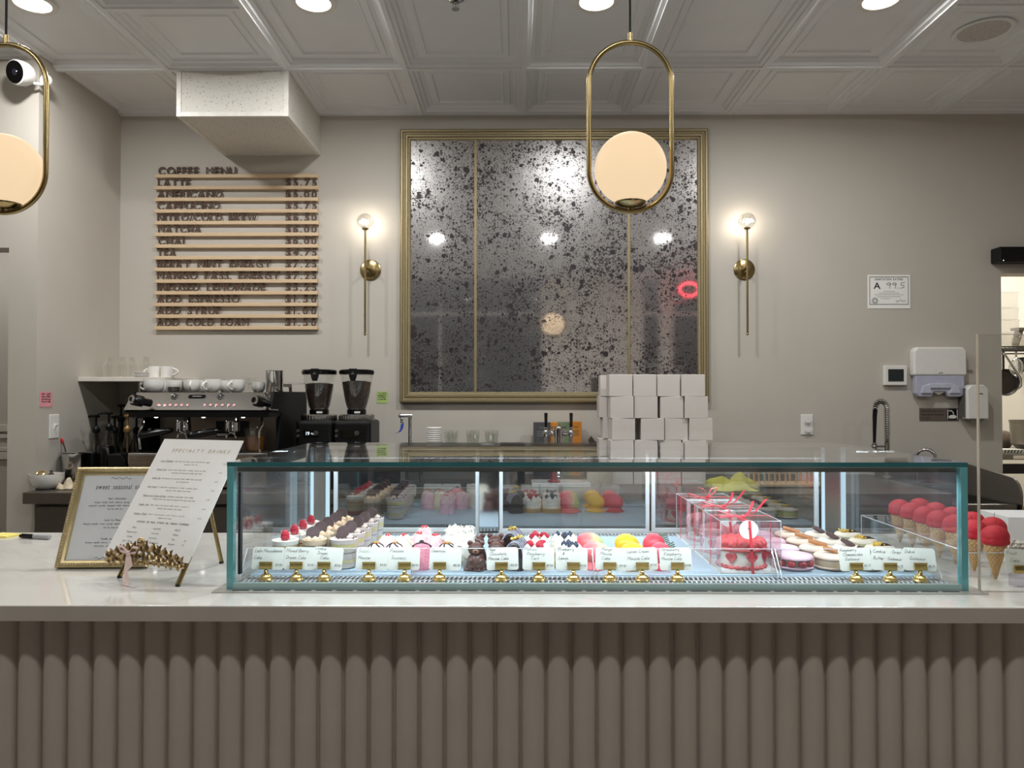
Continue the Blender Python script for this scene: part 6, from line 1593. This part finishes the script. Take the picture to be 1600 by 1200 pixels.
# ------------------------------------------------------------------ macaron gateaux, four columns
def macaron(nm, label, x, y, r, shell, fill, kind, grp, rz=0):
    t2 = thing(nm, label, 'macaron', (x, y, DECK), rz, grp)
    sh = lambda z, s_: [(.001, z), (r * .96, z), (r, z + s_ * .002), (r * .99, z + s_ * .006), (r * .90, z + s_ * .0105), (r * .6, z + s_ * .0135), (.001, z + s_ * .0145)]
    MB().lathe([(.001, 0), (r * .6, 0), (r * .95, .004), (r, .008), (r * .97, .010), (.001, .010)], n=44).build('bottom_shell', shell, t2)
    MB().lathe(sh(.030, 1), n=44).build('top_shell', shell, t2)
    if kind == 'raspberry':
        MB().lathe([(.001, .010), (r * .7, .010), (r * .7, .030), (.001, .030)], n=30).build('cream_core', CREAM, t2)
        for k in range(9):
            a = 2 * pi * k / 9; b = MB(); berry(b, (r * .82 * cos(a), r * .82 * sin(a), .0202), .0108, .0104); b.build('raspberry', RASP, t2)
    else:
        MB().lathe([(.001, .0095), (r * .93, .010), (r * .95, .02), (r * .93, .0305), (.001, .0305)], n=40, wave=lambda a, i: 1 + .012 * cos(a * 12)).build('filling', fill, t2)
    zt_ = .0445
    if kind == 'biscuit':
        MB().join(MB().prism([(-.026, -.008), (-.024, -.0095), (.024, -.0095), (.026, -.008), (.026, .008), (.024, .0095), (-.024, .0095), (-.026, .008)], -.0035, .0035, 'z'), Matrix.Translation((.004, -.004, zt_ + .006)) @ Matrix.Rotation(radians(-14), 4, 'Z') @ Matrix.Rotation(radians(14), 4, 'Y') @ Matrix.Rotation(radians(14), 4, 'X')).build('biscuit', M('caramel_biscuit', (176, 116, 68), .6, var=.15, scale=200, bump=.4), t2, smooth=0, bevel=.001)
    if kind == 'oreo':
        MB().join(MB().lathe([(.001, -.003), (.021, -.003), (.0215, .0), (.021, .003), (.001, .003)], n=36), Matrix.Translation((-.004, -.004, zt_ + .007)) @ Matrix.Rotation(radians(22), 4, 'Y') @ Matrix.Rotation(radians(12), 4, 'X')).build('dark_cookie', DISCM, t2)
    if kind == 'gold':
        mb = MB()
        for k in range(34): mb.ball((random.gauss(-.010, .008), random.gauss(0, .008), zt_ + random.uniform(0, .006)), (random.uniform(.002, .004),) * 3, 6, 4)
        c_ = mb.build('golden_crumble', M('golden_crumble', (206, 172, 72), .5, var=.3, scale=150), t2, smooth=0); c_['kind'] = 'stuff'
        mb = MB()
        for k in range(3):
            y_ = -.012 + k * .012; mb.tube([(x_, y_ + x_ * .3, zt_ + .0007 - (x_ * x_ * 2.6)) for x_ in [(-.004 + j * .007) for j in range(6)]], .0022, 6)
        mb.build('chocolate_stripes', DCHOC, t2)
PSH = M('lilac_pink_shell', (228, 188, 204), .45, var=.03, scale=60); BSH = M('beige_shell', (224, 200, 180), .45, var=.03, scale=60); WSH = M('pale_cream_shell', (226, 214, 200), .45, var=.03, scale=60); GSH = M('oat_shell', (214, 204, 186), .45, var=.03)
fills = (None, M('biscuit_cream', (176, 152, 124), .6), M('vanilla_cream', (232, 224, 210), .6), M('pistachio_cream', (176, 176, 110), .6))
for ci, (x, r_, sh_, kind, lb) in enumerate(((.774, .050, PSH, 'raspberry', 'pink macaron filled with raspberries'), (.876, .047, BSH, 'biscuit', 'beige macaron topped with a caramel biscuit'),
                                          (.972, .045, WSH, 'oreo', 'cream macaron topped with a dark round cookie'), (1.064, .042, GSH, 'gold', 'oat macaron with golden crumble and chocolate stripes'))):
    for k in range(4):
        macaron(('raspberry_macaron', 'biscuit_macaron', 'cookie_macaron', 'pistachio_macaron')[ci], lb + ', %s from the front' % ordn[k], x, 2.125 + .108 * k, r_, sh_, fills[ci], kind, ('raspberry macarons', 'biscuit macarons', 'cookie macarons', 'golden crumble macarons')[ci], 0)
# ================================================================== on the service counter, left
# framed seasonal menu leaning back
A = P(88, 889, 2.17); TILT = radians(23.5)
FW, FH = .262, .300
t = thing('framed_menu', 'gold beaded frame with a seasonal drinks sheet leaning on the left of the counter', 'picture frame', (A.x, 2.17, TOP + .001))
t.rotation_euler = (-TILT, 0, radians(2))
# local: x right, y back, z up along the frame
fm = MB(); prof = [(0, 0), (0, -.012), (.004, -.016), (.010, -.016), (.013, -.010), (.020, -.008), (.023, -.003), (.023, 0)]
vs = []; fs = []
for ins, d in prof:
    vs += [(ins, d, ins), (FW - ins, d, ins), (FW - ins, d, FH - ins), (ins, d, FH - ins)]
for i in range(len(prof) - 1):
    for k in range(4):
        q = (k + 1) % 4; fs.append((i * 4 + k, i * 4 + q, i * 4 + 4 + q, i * 4 + 4 + k))
fm.add(vs, fs).box(.002, FW - .002, 0, .006, .002, FH - .002).build('frame', GOLDB, t, smooth=25)
bd = MB()
def beads(p0, p1, n):
    d = (Vector(p1) - Vector(p0)); ang = math.atan2(d.z, d.x)
    for k in range(n):
        c = Vector(p0) + d * ((k + .5) / n)
        bd.ball(c, (d.length / n * .44, .0028, .0036), 10, 6, Matrix.Rotation(-ang + .35, 3, 'Y'))
q = .0075
beads((q, -.0160, q), (FW - q, -.0160, q), 30); beads((q, -.0160, FH - q), (FW - q, -.0160, FH - q), 30)
beads((q, -.0160, q), (q, -.0160, FH - q), 34); beads((FW - q, -.0160, q), (FW - q, -.0160, FH - q), 34)
x = bd.build('beaded_edge', GOLDB, t); x['kind'] = 'stuff'
MB().box(.021, FW - .021, -.0025, -.0005, .021, FH - .021).build('menu_sheet', mm('cool_paper', (238, 238, 242), .7, var=.02), t, smooth=0)
MB().box(.022, FW - .022, -.0042, -.0034, .022, FH - .022).build('cover_glass', CLEAR, t, smooth=0)
mb = MB(); yk = -.0031; cxm = FW / 2 + .002
def fx(x, z): return facing((x, yk, z))
text(mb, 'sweet seasonal sips', fx(cxm, FH - .066), .0150, .138, align='c')
for cap, z, s, w_ in ((.0058, .098, 'Noir Chocolate', .052), (.0052, .109, 'house made dark cherry syrup with a', .128), (.0052, .119, 'smooth mocha topped with cherry cold foam', .158), (.0052, .129, 'Can be made hot', .045),
                      (.0058, .163, 'Lune La Fleur', .046), (.0052, .174, 'house made rose syrup lightened with vanilla', .166), (.0052, .185, 'Can be made hot', .045),
                      (.0058, .219, 'Vanilla Amour', .046), (.0052, .229, 'house made berry milk topped with', .130), (.0052, .239, 'matcha and vanilla', .076)):
    text(mb, s, fx(cxm, FH - z), cap, w_, align='c')
for z in (FH - .032, .028):
    mb.tube([Vector((cxm - .03 + .06 * k / 12, yk, z + .003 * sin(k * 1.6))) for k in range(13)], .0006, 4)
mb.build('lettering', INK, t, smooth=0)
MB().prism([(.0065, .20), (.010, .20), (.106, .0485), (.102, .0465)], FW / 2 - .03, FW / 2 + .03, 'x').build('easel_back', mm('black_card', (34, 32, 32), .7), t, smooth=0)

# slanted card on a brass easel
u_ = Vector((.272, -.09, 0)).normalized(); n_ = Vector((-u_.y, u_.x, 0)); n_ = n_ if n_.y > 0 else -n_       # n_ points away from the visitor
BL = P(162, 866, 2.07); W_ = .287; LEAN = math.atan2(.218, .308); H_ = .377
rz = math.atan2(u_.y, u_.x)
base = Vector((-.985, 2.02, TOP))
t = thing('brass_easel', 'brass tabletop easel with leaf ornament and pink ribbon holding the specialty card', 'easel', base, rz)
def L(p): return Matrix.Rotation(-rz, 3, 'Z') @ (Vector(p) - base)
lf_, rf_, bf_ = L((PX(187, 2.063, 903), 2.063, TOP + .004)), L((PX(278, 1.973, 914), 1.973, TOP + .004)), L((PX(346, 2.243, 880), 2.243, TOP + .004))
blL = L(BL)
led = blL.z - .004                              # ledge height
yl = blL.y
def along(h, off=0.0): return yl + h * math.tan(LEAN) + off
cxl = (blL.x + W_ / 2)
mb = MB()
def rod(a, b, r=.0052): mb.cyl(a, b, r, n=12)
aL, aR = Vector((lf_.x + .028, along(.03, .006), led + .03)), Vector((rf_.x - .006, along(.03, .006), led + .03))
apex = Vector((cxl, along(.26, .012), led + .26))
mb = MB().cyl(lf_, Vector((lf_.x + .03, along(.05, .010), led + .05)), .0062, n=14).cyl(Vector((lf_.x + .03, along(.05, .010), led + .05)), apex, .0045, n=12); mb.build('leg', BRASS, t)
mb = MB().cyl(rf_, Vector((rf_.x + .004, along(.02, .010), led + .012)), .0066, n=14).cyl(Vector((rf_.x + .004, along(.02, .010), led + .012)), apex, .0045, n=12); mb.build('leg', BRASS, t)
MB().cyl(bf_, apex + Vector((0, .006, 0)), .0058, n=14).build('leg', BRASS, t)
for p, d in ((lf_, 1), (rf_, 1), (bf_, 1)): MB().cyl(Vector(p) - Vector((0, 0, .004)), Vector(p) + Vector((0, 0, .003)), .0064, n=12).build('rubber_foot', RUBBER, t)
xa_, xb_ = lf_.x + .012, rf_.x + .004
MB().cyl((xa_, yl - .012, led - .004), (xb_, yl - .012, led - .008), .0040, n=10).cyl((xa_ + .02, yl - .012, led - .004), (xa_ + .02, along(.05, .01), led + .045), .003, n=8).cyl((xb_ - .004, yl - .012, led - .008), (rf_.x + .003, along(.012, .010), led + .008), .003, n=8).build('ledge_rod', BRASS, t)
# leaf spray on the ledge
lv = MB(); LG = M('antique_gold_leaves', (172, 148, 108), .3, .85, var=.2, scale=80)
def leaf(c, ang, ln, w, tilt):
    m = Matrix.Translation(c) @ Matrix.Rotation(ang, 4, 'Y') @ Matrix.Rotation(tilt, 4, 'X')
    vs = []; N = 7
    for i in range(N):
        s = i / (N - 1); ww = w * sin(pi * min(.96, .08 + s * .92)) ** .8
        vs += [(s * ln, -.004 * sin(pi * s), -ww / 2), (s * ln, .0025 - .004 * sin(pi * s), 0), (s * ln, -.004 * sin(pi * s), ww / 2), (s * ln, .004, 0)]
    fs = []
    for i in range(N - 1):
        for k in range(4):
            q = (k + 1) % 4; fs.append((i * 4 + k, i * 4 + q, i * 4 + 4 + q, i * 4 + 4 + k))
    fs += [(0, 1, 2, 3), tuple((N - 1) * 4 + k for k in (3, 2, 1, 0))]
    lv.add([m @ Vector(p) for p in vs], fs)
lw = xb_ - xa_ + .02; lx0 = xa_ - .014; yv = yl - .022
for k in range(13):
    s = k / 12; x = lx0 + lw * s; z = led + .004 + .020 * sin(pi * s)
    sz = .022 + .012 * sin(pi * s)
    side = 1 if s > .5 else -1
    for a_, tl in ((-.9, .3), (.6, -.3), (-1.9, .5), (1.7, -.2)):
        leaf(Vector((x, yv - .004 * (k % 2), z)), a_ if side > 0 else pi - a_, sz, .012, tl)
lv.build('leaf_ornament', LG, t, smooth=50)
MB().ball((cxl + .014, yv - .006, led + .052), (.012, .008, .012), 18, 12).ball((cxl + .014, yv - .012, led + .052), (.007, .005, .007), 14, 10).build('rosebud', LG, t)
RP = M('pale_pink_ribbon', (228, 202, 196), .5, var=.04)
mb = MB(); kx, ky, kz = cxl - .022, yv - .012, led + .022
for s_ in (-1, 1):
    mb.strip([(kx, ky, kz), (kx + s_ * .018, ky - .004, kz + .018), (kx + s_ * .034, ky - .002, kz + .016), (kx + s_ * .026, ky, kz + .004), (kx, ky, kz)], .006, .0007, (0, .6, .8))
zf = -.0005
mb.strip([(kx, ky, kz), (kx - .004, ky - .004, led - .02), (kx + .004, ky - .010, .012), (kx + .014, ky - .022, .002), (kx + .050, ky - .028, .0018)], .012, .0007, (1, .15, 0))
mb.strip([(kx, ky, kz), (kx + .010, ky - .002, led - .01), (kx - .008, ky - .006, led - .028)], .010, .0007, (1, .1, 0))
mb.ball((kx, ky, kz), (.008, .006, .007), 12, 8).build('ribbon', RP, t)
# the card itself rests on the easel
c = thing('specialty_card', 'large white specialty drinks card slanted on the brass easel', 'menu card', base + Matrix.Rotation(rz, 3, 'Z') @ Vector((blL.x, yl, led + .0005)), rz)
c.rotation_euler = (-LEAN, 0, rz)
MB().box(0, W_, 0, .0018, 0, H_).build('card_sheet', M('bright_card', (240, 238, 234), .6, var=.015), c, smooth=0)
mb = MB(); mg = MB()
def ft_(x, z): return facing((x, -.0005, z))
text(mg, 'SPECIALTY DRINKS', ft_(W_ / 2 + .010, H_ - .044), .0105, .205, align='c', shear=.2)
mg.build('heading', mm('gold_print', (176, 160, 130), .5), c, smooth=0)
L_ = [('Latte Madeleine', 'local milk and honey with warm brown sugar', 'espresso over ice', '7.00'), ('Cinema Latte', 'house made syrup and a creamy white and milk', 'chocolate and buttered vanilla cold foam', '6.75'),
      ('London Fog', 'Earl grey tea steamed with vanilla bean and milk', 'oat if preferred', '6.25'), ('Irish Cream', 'a beautiful combination of dark caramel sauce', 'espresso with vanilla cream foam', '7.00'),
      ('Matcha Latte Cream and Rose', 'premium ceremonial with vanilla', 'whisked with rose syrup and topped with cream cold foam', '7.25'), ('Vanilla Chai', 'Chai spice and warm milk with a touch of', 'finished with cinnamon and honey', '6.50'), ('Raspberry Mocha', 'dark chocolate with berry puree', 'topped with cocoa', '6.75')]
z = H_ - .078
for k, (a_, b_, c_, p_) in enumerate(L_):
    xs_ = .030
    wd = text(mb, a_, ft_(xs_, z), .0048, len(a_) * .0030, bold=0)
    text(mb, b_, ft_(xs_ + len(a_) * .0030 + .006, z), .0042, .190 - len(a_) * .0030 - .02)
    text(mb, c_, ft_(W_ / 2, z - .0095), .0042, len(c_) * .0027, align='c')
    text(mb, p_, ft_(W_ - .034, z - .004), .0040)
    mb.add([ft_(xs_, z - .0014) @ Vector(q_) for q_ in ((0, 0, 0), (len(a_) * .003, 0, 0), (len(a_) * .003, .0005, 0), (0, .0005, 0))], [(0, 1, 2, 3)])
    z -= .0285
text(mb, 'CHOICE OF MILK, SYRUP OR CREAM TOPPING', ft_(W_ / 2, z + .004), .0052, .180, bold=1, align='c'); z -= .014
for x_, col_ in ((.055, ('TEAS', 'Peppermint', 'Green', 'Earl Grey')), (.135, ('FLAVORS', 'Vanilla', 'Caramel', 'Dark Chocolate', 'Hazelnut')), (.205, ('MILKS', 'Whole', 'Oat', 'Almond'))):
    for k, s in enumerate(col_): text(mb, s, ft_(x_, z - k * .0135), .0048, len(s) * .0036, align='c')
for k in range(2): text(mb, '.75', ft_(.240, z - .029 - k * .012), .0045)
mb.build('lettering', mm('grey_print', (96, 90, 92), .6), c, smooth=0)

# marker pen and yellow notes
p0 = P(27, 841, 2.63); p1_ = P(83, 843.5, 2.60)
t = thing('marker_pen', 'black-capped grey marker pen lying on the counter left of the gold frame', 'marker', ((p0.x + p1_.x) / 2, 2.615, TOP + .0085), math.atan2(-.03, p1_.x - p0.x))
ax = Matrix.Rotation(pi / 2, 3, 'Y')
MB().lathe([(.001, -.064), (.0055, -.062), (.0075, -.050), (.0078, -.008), (.0070, -.006), (.001, -.006)], (0, 0, 0), 20, ax).bx((-.03, -.004, .0075), (.04, .004, .003)).build('cap', BLACKP, t)
MB().lathe([(.001, -.010), (.0062, -.010), (.0070, -.004), (.0080, .010), (.0082, .055), (.0070, .060), (.001, .061)], (0, 0, 0), 20, ax).build('barrel', mm('silver_grey_barrel', (150, 150, 152), .4), t)
a = P(-6, 840, 2.66)
o = MB().box(-.05, .035, -.03, .03, 0, .006).build('sticky_pad', mm('yellow_note', (238, 222, 122), .7), smooth=0); o.location = (P(8, 840, 2.66).x, 2.665, TOP + .0003); o.rotation_euler = (0, 0, -.25)
tag(o, 'yellow sticky note pad at the left edge of the counter', 'note pad')

# ================================================================== on the service counter, right
# sneeze guard pane
GX0, GY = PX(1527, 1.935), 1.935
t = thing('sneeze_guard', 'upright clear pane standing on the counter right of the display case', 'sneeze guard', (GX0, GY, TOP))
gh = PZ(523, GY, 1527) - TOP
MB().box(.002, 1.5, -.004, .004, 0, gh).build('glass_pane', GLASS('guard_pane_glass', (.965, .968, .955), .04, haze=.004), t, smooth=0)
MB().box(0, .0028, -.0042, .0042, 0, gh).box(0, 1.5, -.0042, .0042, gh, gh + .0012).build('pane_edge', mm('cream_pane_edge', (196, 186, 168), .2, coat=.5), t, smooth=0)

# cone stand and ice cream cones
t = thing('cone_stand', 'clear acrylic cone stand on the counter right of the display case', 'cone stand', (1.33, 2.35, TOP))
zs_ = .078; hw_, hd_ = .125, .315
MB().box(-hw_, hw_, -hd_, hd_, zs_ - .004, zs_).build('top_plate', ACRYL, t, smooth=0)
MB().box(-hw_, -hw_ + .004, -hd_, hd_, .0005, zs_ - .004).box(hw_ - .004, hw_, -hd_, hd_, .0005, zs_ - .004).build('side_panel', ACRYL, t, smooth=0)
MB().tube([(-hw_, -hd_, zs_), (hw_, -hd_, zs_), (hw_, hd_, zs_), (-hw_, hd_, zs_)], .0016, 6, closed=True).cyl((-hw_, -hd_, 0), (-hw_, -hd_, zs_), .0014, n=6).cyl((hw_, -hd_, 0), (hw_, -hd_, zs_), .0014, n=6).cyl((-hw_, hd_, 0), (-hw_, hd_, zs_), .0014, n=6).build('stand_edges', AEDGE, t)
wt = NT('waffle_cone'); wb = wt.n('BsdfPrincipled'); tc = wt.t.nodes.new('ShaderNodeTexCoord')
sx_ = wt.n('SeparateXYZ'); wt.l(tc.outputs['Object'], sx_.inputs[0])
ang = wt.math('ARCTAN2', sx_.outputs[1], sx_.outputs[0])
def wave_(sg): return wt.math('ABSOLUTE', wt.math('SINE', wt.math('ADD', wt.math('MULTIPLY', ang, 6.0), wt.math('MULTIPLY', sx_.outputs[2], 230.0 * sg))))
wv_ = wt.math('MINIMUM', wave_(1), wave_(-1))
wt.l(wt.ramp(wv_, [(0.0, lin((150, 100, 56))), (.30, lin((212, 170, 116)))]), wb.inputs['Base Color']); wb.inputs['Roughness'].default_value = .7
wt.l(wt.bump(wv_, .8, .002), wb.inputs['Normal']); wt.surf(wb.outputs[0]); WAF = wt.m
REDV = M('red_velvet_coating', (188, 22, 40), .6, var=.14, scale=220, bump=.5, bscale=420)
def cone(label, x, y):
    t2 = thing('waffle_cone', label, 'ice cream cone', (x, y, TOP + .0012), random.uniform(0, 3), 'red-topped waffle cones')
    MB().lathe([(.001, 0), (.0035, .002), (.0225, .072), (.026, .084), (.0275, .097), (.0250, .097), (.001, .090)], n=36, wave=lambda a, i: 1 + .012 * cos(a * 12)).build('cone', WAF, t2)
    MB().ball((0, 0, .116), (.0345, .0345, .030), 32, 18).lathe([(.026, .093), (.034, .098), (.0355, .104), (.034, .112)], n=48, wave=lambda a, i: 1 + .025 * cos(a * 9)).build('scoop', REDV, t2)
    MB().tube([(.004, 0, .143), (.006, .002, .152), (.010, .004, .158)], .0006, 5).build('cherry_stem', mm('dark_stem', (44, 38, 36), .6), t2)
xa = 1.292
ys = [2.06, 2.155, 2.245, 2.33, 2.41, 2.49, 2.57]
names_ = ['nearest', 'second', 'third', 'fourth', 'fifth', 'sixth', 'farthest']
for y, nm in zip(ys, names_): cone('waffle cone with red scoop in the row nearer the case, %s from the front' % nm if nm not in ('nearest', 'farthest') else 'waffle cone with red scoop in the row nearer the case, the %s one' % nm, xa, y)
for y, nm in zip([2.20, 2.30, 2.40, 2.50, 2.60], ['first', 'second', 'third', 'fourth', 'last']): cone('waffle cone with red scoop in the outer row, %s from the front' % nm if nm != 'last' else 'waffle cone with red scoop in the outer row, last one at the back', xa + .083, y)

# right-most price card on an acrylic block
Y = 1.985
t2 = thing('price_tag', 'white handwritten fruit cake card on a clear acrylic block, far right of the counter', 'price card', (PX(1594, Y, 900), Y, TOP), 0, None)
MB().box(-.024, .024, -.012, .012, .0005, .036).build('acrylic_block', GLASS('lilac_acrylic', (.88, .86, .93), .06), t2, smooth=0, bevel=.002)
MB().prism([(-.004, .036), (.004, .036), (.0055, .040), (.002, .054), (-.002, .054), (-.0055, .040)], -.015, .015, 'x').cyl((-.016, 0, .054), (.016, 0, .054), .0022, n=8).build('clip', BRASSP, t2, smooth=40)
tagcard(t2, .010, .034, .085, .062, ['Fruit', '  Cake', '    $8.50'], radians(3), .001)

# glove box and papers behind the cones
t = thing('glove_box', 'white glove box with red label lying behind the cones at the right edge', 'box', (1.735, 2.50, TOP), radians(-3))
gh_ = PZ(808, 2.44, 1580) - TOP
MB().box(-.16, .20, -.07, .09, 0, gh_).build('carton', M('white_carton', (222, 222, 224), .6, var=.02), t, smooth=0, bevel=.001)
mb = MB().box(-.062, -.040, -.0708, -.0695, gh_ * .55, gh_ * .80).box(-.038, .08, -.0708, -.0695, gh_ * .55, gh_ * .80)
q = mb.build('label_band', mm('dark_label', (60, 56, 60), .5), t, smooth=0)
MB().box(-.063, -.040, -.0712, -.0695, gh_ * .54, gh_ * .81).build('red_mark', mm('label_red', (186, 38, 44), .5), t, smooth=0)
mb = MB(); text(mb, 'DYNAREX', facing((-.034, -.0712, gh_ * .60)), .0125, .095, bold=1); mb.build('lettering', PAPER, q, smooth=0)
MB().box(-.15, .20, -.0706, -.0695, gh_ * .02, gh_ * .24).build('blue_stripe', mm('navy_print', (52, 52, 96), .5), t, smooth=0)

# ================================================================== kitchen seen through the doorway
t = thing('kitchen_table', 'steel kitchen table beyond the doorway', 'table', (3.75, 5.55, 0))
MB().box(-.55, .75, -.35, .40, .955, .995).build('table_top', STEELD, t, smooth=0, bevel=.003)
for x in (-.50, -.08, .70):
    for y in (-.30, .35): MB().cyl((x, y, 0), (x, y, .956), .02, n=12).build('leg', STEEL, t)
MB().box(-.53, .73, -.33, .38, .45, .475).build('under_shelf', STEELD, t, smooth=0)
MB().box(-.36, -.28, -.352, -.349, .962, .985).build('shelf_label', PAPER, t, smooth=0)
MB().box(-.5, .7, -.345, -.30, .86, .925).build('drawer_front', BLACKP, t, smooth=0)
kY = 5.35
t = thing('mixer_bowl', 'large steel mixing bowl standing on the kitchen table', 'bowl', (PX(1607, kY, 690), kY, .995))
MB().lathe([(.001, 0), (.06, 0), (.065, .02), (.105, .06), (.112, .18), (.112, .225), (.118, .228), (.118, .222), (.106, .18), (.098, .062), (.001, .02)], n=44).build('bowl_body', STEELD, t)
o = MB().ball((0, 0, .07), (.06, .05, .072), 20, 12, fn=lambda a, th: 1 + .08 * sin(a * 3)).build('flour_sack', mm('brown_sack', (120, 106, 92), .85, var=.2, bump=.3)); o.location = (PX(1572, 5.6, 660), 5.62, .995); tag(o, 'small brown sack on the kitchen table left of the steel bowl', 'sack')
t = thing('kitchen_scale', 'pale kitchen scale with teal patterned mat at the front of the table', 'scale', (PX(1577, 5.28, 690), 5.28, .995))
MB().prism([(-.08, 0), (.09, 0), (.07, .03), (-.08, .03)], -.05, .05).build('scale_body', WHITE, t, smooth=0, bevel=.003)
mb = MB()
for k in range(6): mb.prism([(-.07 + k * .022, .004), (-.062 + k * .022, .004), (-.052 + k * .022, .026), (-.060 + k * .022, .026)], -.0515, -.0495)
mb.build('teal_pattern', mm('teal_print', (44, 76, 84), .5), t, smooth=0)
# wire shelf with tubs, whisk and pan
t = thing('wire_shelf', 'black wire shelf on the kitchen wall holding clear tubs', 'shelf', (3.85, 5.75, PZ(549, 5.6)))
mb = MB()
for y in (-.2, .2): mb.tube([(-.6, y, 0), (.6, y, 0)], .006, 6).tube([(-.6, y, .03), (.6, y, .03)], .005, 6)
for k in range(41): mb.tube([(-.6 + k * .03, -.2, .018), (-.6 + k * .03, .2, .018)], .003, 5)
for k in range(40):
    for y in (-.2,): mb.tube([(-.6 + k * .03, y, 0), (-.585 + k * .03, y, .03), (-.57 + k * .03, y, 0)], .003, 5)
mb.build('wire_deck', mm('dark_wire', (54, 52, 50), .35, .8), t)
for x in (-.45, .5): MB().prism([(.0, -.14), (.0, .0), (-.30, .0), (-.02, -.14)], x - .006, x + .006, 'x', Matrix.Translation((0, .84, 0))).box(x - .006, x + .006, .1, .84, -.012, 0).build('bracket', BLACKP, t, smooth=0)
szt = PZ(549, 5.6) + .034
TUB = GLASS('cloudy_tub', (.86, .86, .84), .08, haze=.10, hazec=(.8, .8, .78))
def tub(px, Y, w, h, z, label):
    o = MB().prism([(-w / 2 * .92, 0), (w / 2 * .92, 0), (w / 2, h - .01), (w / 2 + .004, h - .008), (w / 2 + .004, h), (-w / 2 - .004, h), (-w / 2 - .004, h - .008), (-w / 2, h - .01)], -w * .4, w * .4).build('storage_tub', TUB, smooth=0, bevel=.004)
    o.location = (PX(px, Y, 500), Y, z); return tag(o, label, 'tub', 'clear tubs on the kitchen shelf')
for k, (h, nm) in enumerate(((.11, 'lowest'), (.10, 'second'), (.09, 'third'), (.12, 'topmost'))):
    tub(1570, 5.75, .15 - .004 * k, h, szt + sum((.11, .10, .09, .12)[:k]) + .0005 * k, 'clear storage tub on the kitchen wire shelf, %s of its stack' % nm)
o = MB().lathe([(.001, 0), (.055, 0), (.062, .02), (.056, .07), (.03, .092), (.001, .096)], n=32, wave=lambda a, i: 1 + .03 * cos(a * 10)).build('glass_dome', GLASS('ribbed_glass', (.8, .78, .74), .1)); o.location = (PX(1593, 5.68, 530), 5.66, szt); tag(o, 'small ribbed glass dome on the kitchen wire shelf', 'glass')
t = thing('sheet_pan', 'dark metal pan rack behind the glass dome on the kitchen shelf', 'pan', (PX(1597, 5.85, 480), 5.86, szt))
MB().box(-.07, .2, -.05, .05, 0, .02).box(-.06, .2, -.04, .04, .14, .16).prism([(-.06, .02), (-.04, .02), (.0, .15), (-.03, .15)], -.03, .03).build('rack_body', mm('dark_pan', (90, 84, 78), .4, .7), t, smooth=0)
hz = PZ(549, 5.6)
def hang(nm, label, cat, px, Y): return thing(nm, label, cat, (PX(px, Y, 590), Y, hz))
t = hang('balloon_whisk', 'wire balloon whisk hanging under the kitchen shelf', 'whisk', 1588, 5.58)
mb = MB()
for k in range(7):
    a = pi * k / 7; mb.tube([Vector((.045 * sin(pi * j / 12) ** .8 * cos(a) * (1 if j < 13 else 1), .045 * sin(pi * j / 12) ** .8 * sin(a), -.045 - .15 * (1 - j / 12))) for j in range(13)], .0018, 5)
    mb.tube([Vector((-.045 * sin(pi * j / 12) ** .8 * cos(a), -.045 * sin(pi * j / 12) ** .8 * sin(a), -.045 - .15 * (1 - j / 12))) for j in range(13)], .0018, 5)
mb.build('wires', CHROME, t); MB().cyl((0, 0, -.05), (0, 0, .0), .008, n=10).build('handle', STEEL, t)
t = hang('frying_pan', 'dark round frying pan hanging under the kitchen shelf', 'pan', 1568, 5.66)
MB().lathe([(.001, 0), (.085, 0), (.10, .03), (.096, .03), (.08, .006), (.001, .006)], (0, 0, -.23), 36, Matrix.Rotation(pi / 2, 3, 'X')).build('pan_body', mm('dark_iron', (48, 38, 34), .45, .5), t)
MB().tube([(0, 0, -.14), (0, 0, 0)], .008, 8).build('handle', BLACKP, t)
t = hang('dough_hook', 'curved steel dough hook hanging right of the frying pan', 'hook', 1582, 5.50)
MB().tube([(-.06, 0, -.02), (-.02, 0, -.08), (.02, 0, -.14), (.06, 0, -.20), (.062, 0, -.26), (.035, 0, -.285)], [.008, .009, .010, .010, .008, .004], 10).build('hook_body', CHROME, t)
o = MB().box(-.10, .35, -.2, .2, 0, .30).build('wooden_block', mm('butcher_block', (186, 146, 98), .5, var=.15, scale=16, stretch=(1, 8, 8)), smooth=0, bevel=.004); o.location = (2.93 + .2, 4.85, .42); 
tag(o, 'pale wooden block shelf standing beside the kitchen doorway', 'block')
l_ = MB().box(-.08, .33, -.18, .18, -.42, 0).build('crate_base', mm('dark_crate', (60, 50, 44), .6), o, smooth=0)
# black strap-handled caddy by the hand sink
t = thing('black_caddy', 'black caddy with loop handle standing under the hand sink, behind the cones', 'caddy', (PX(1555, 3.55, 800), 3.45, 0))
MB().box(-.16, .16, -.1, .1, 0, .74).build('caddy_body', BLACKP, t, smooth=0, bevel=.01)
MB().tube([(.04 + .05 * cos(a), 0, .74 + .07 * sin(a)) for a in [pi * k / 12 for k in range(13)]], .008, 8).build('loop_handle', RUBBER, t)
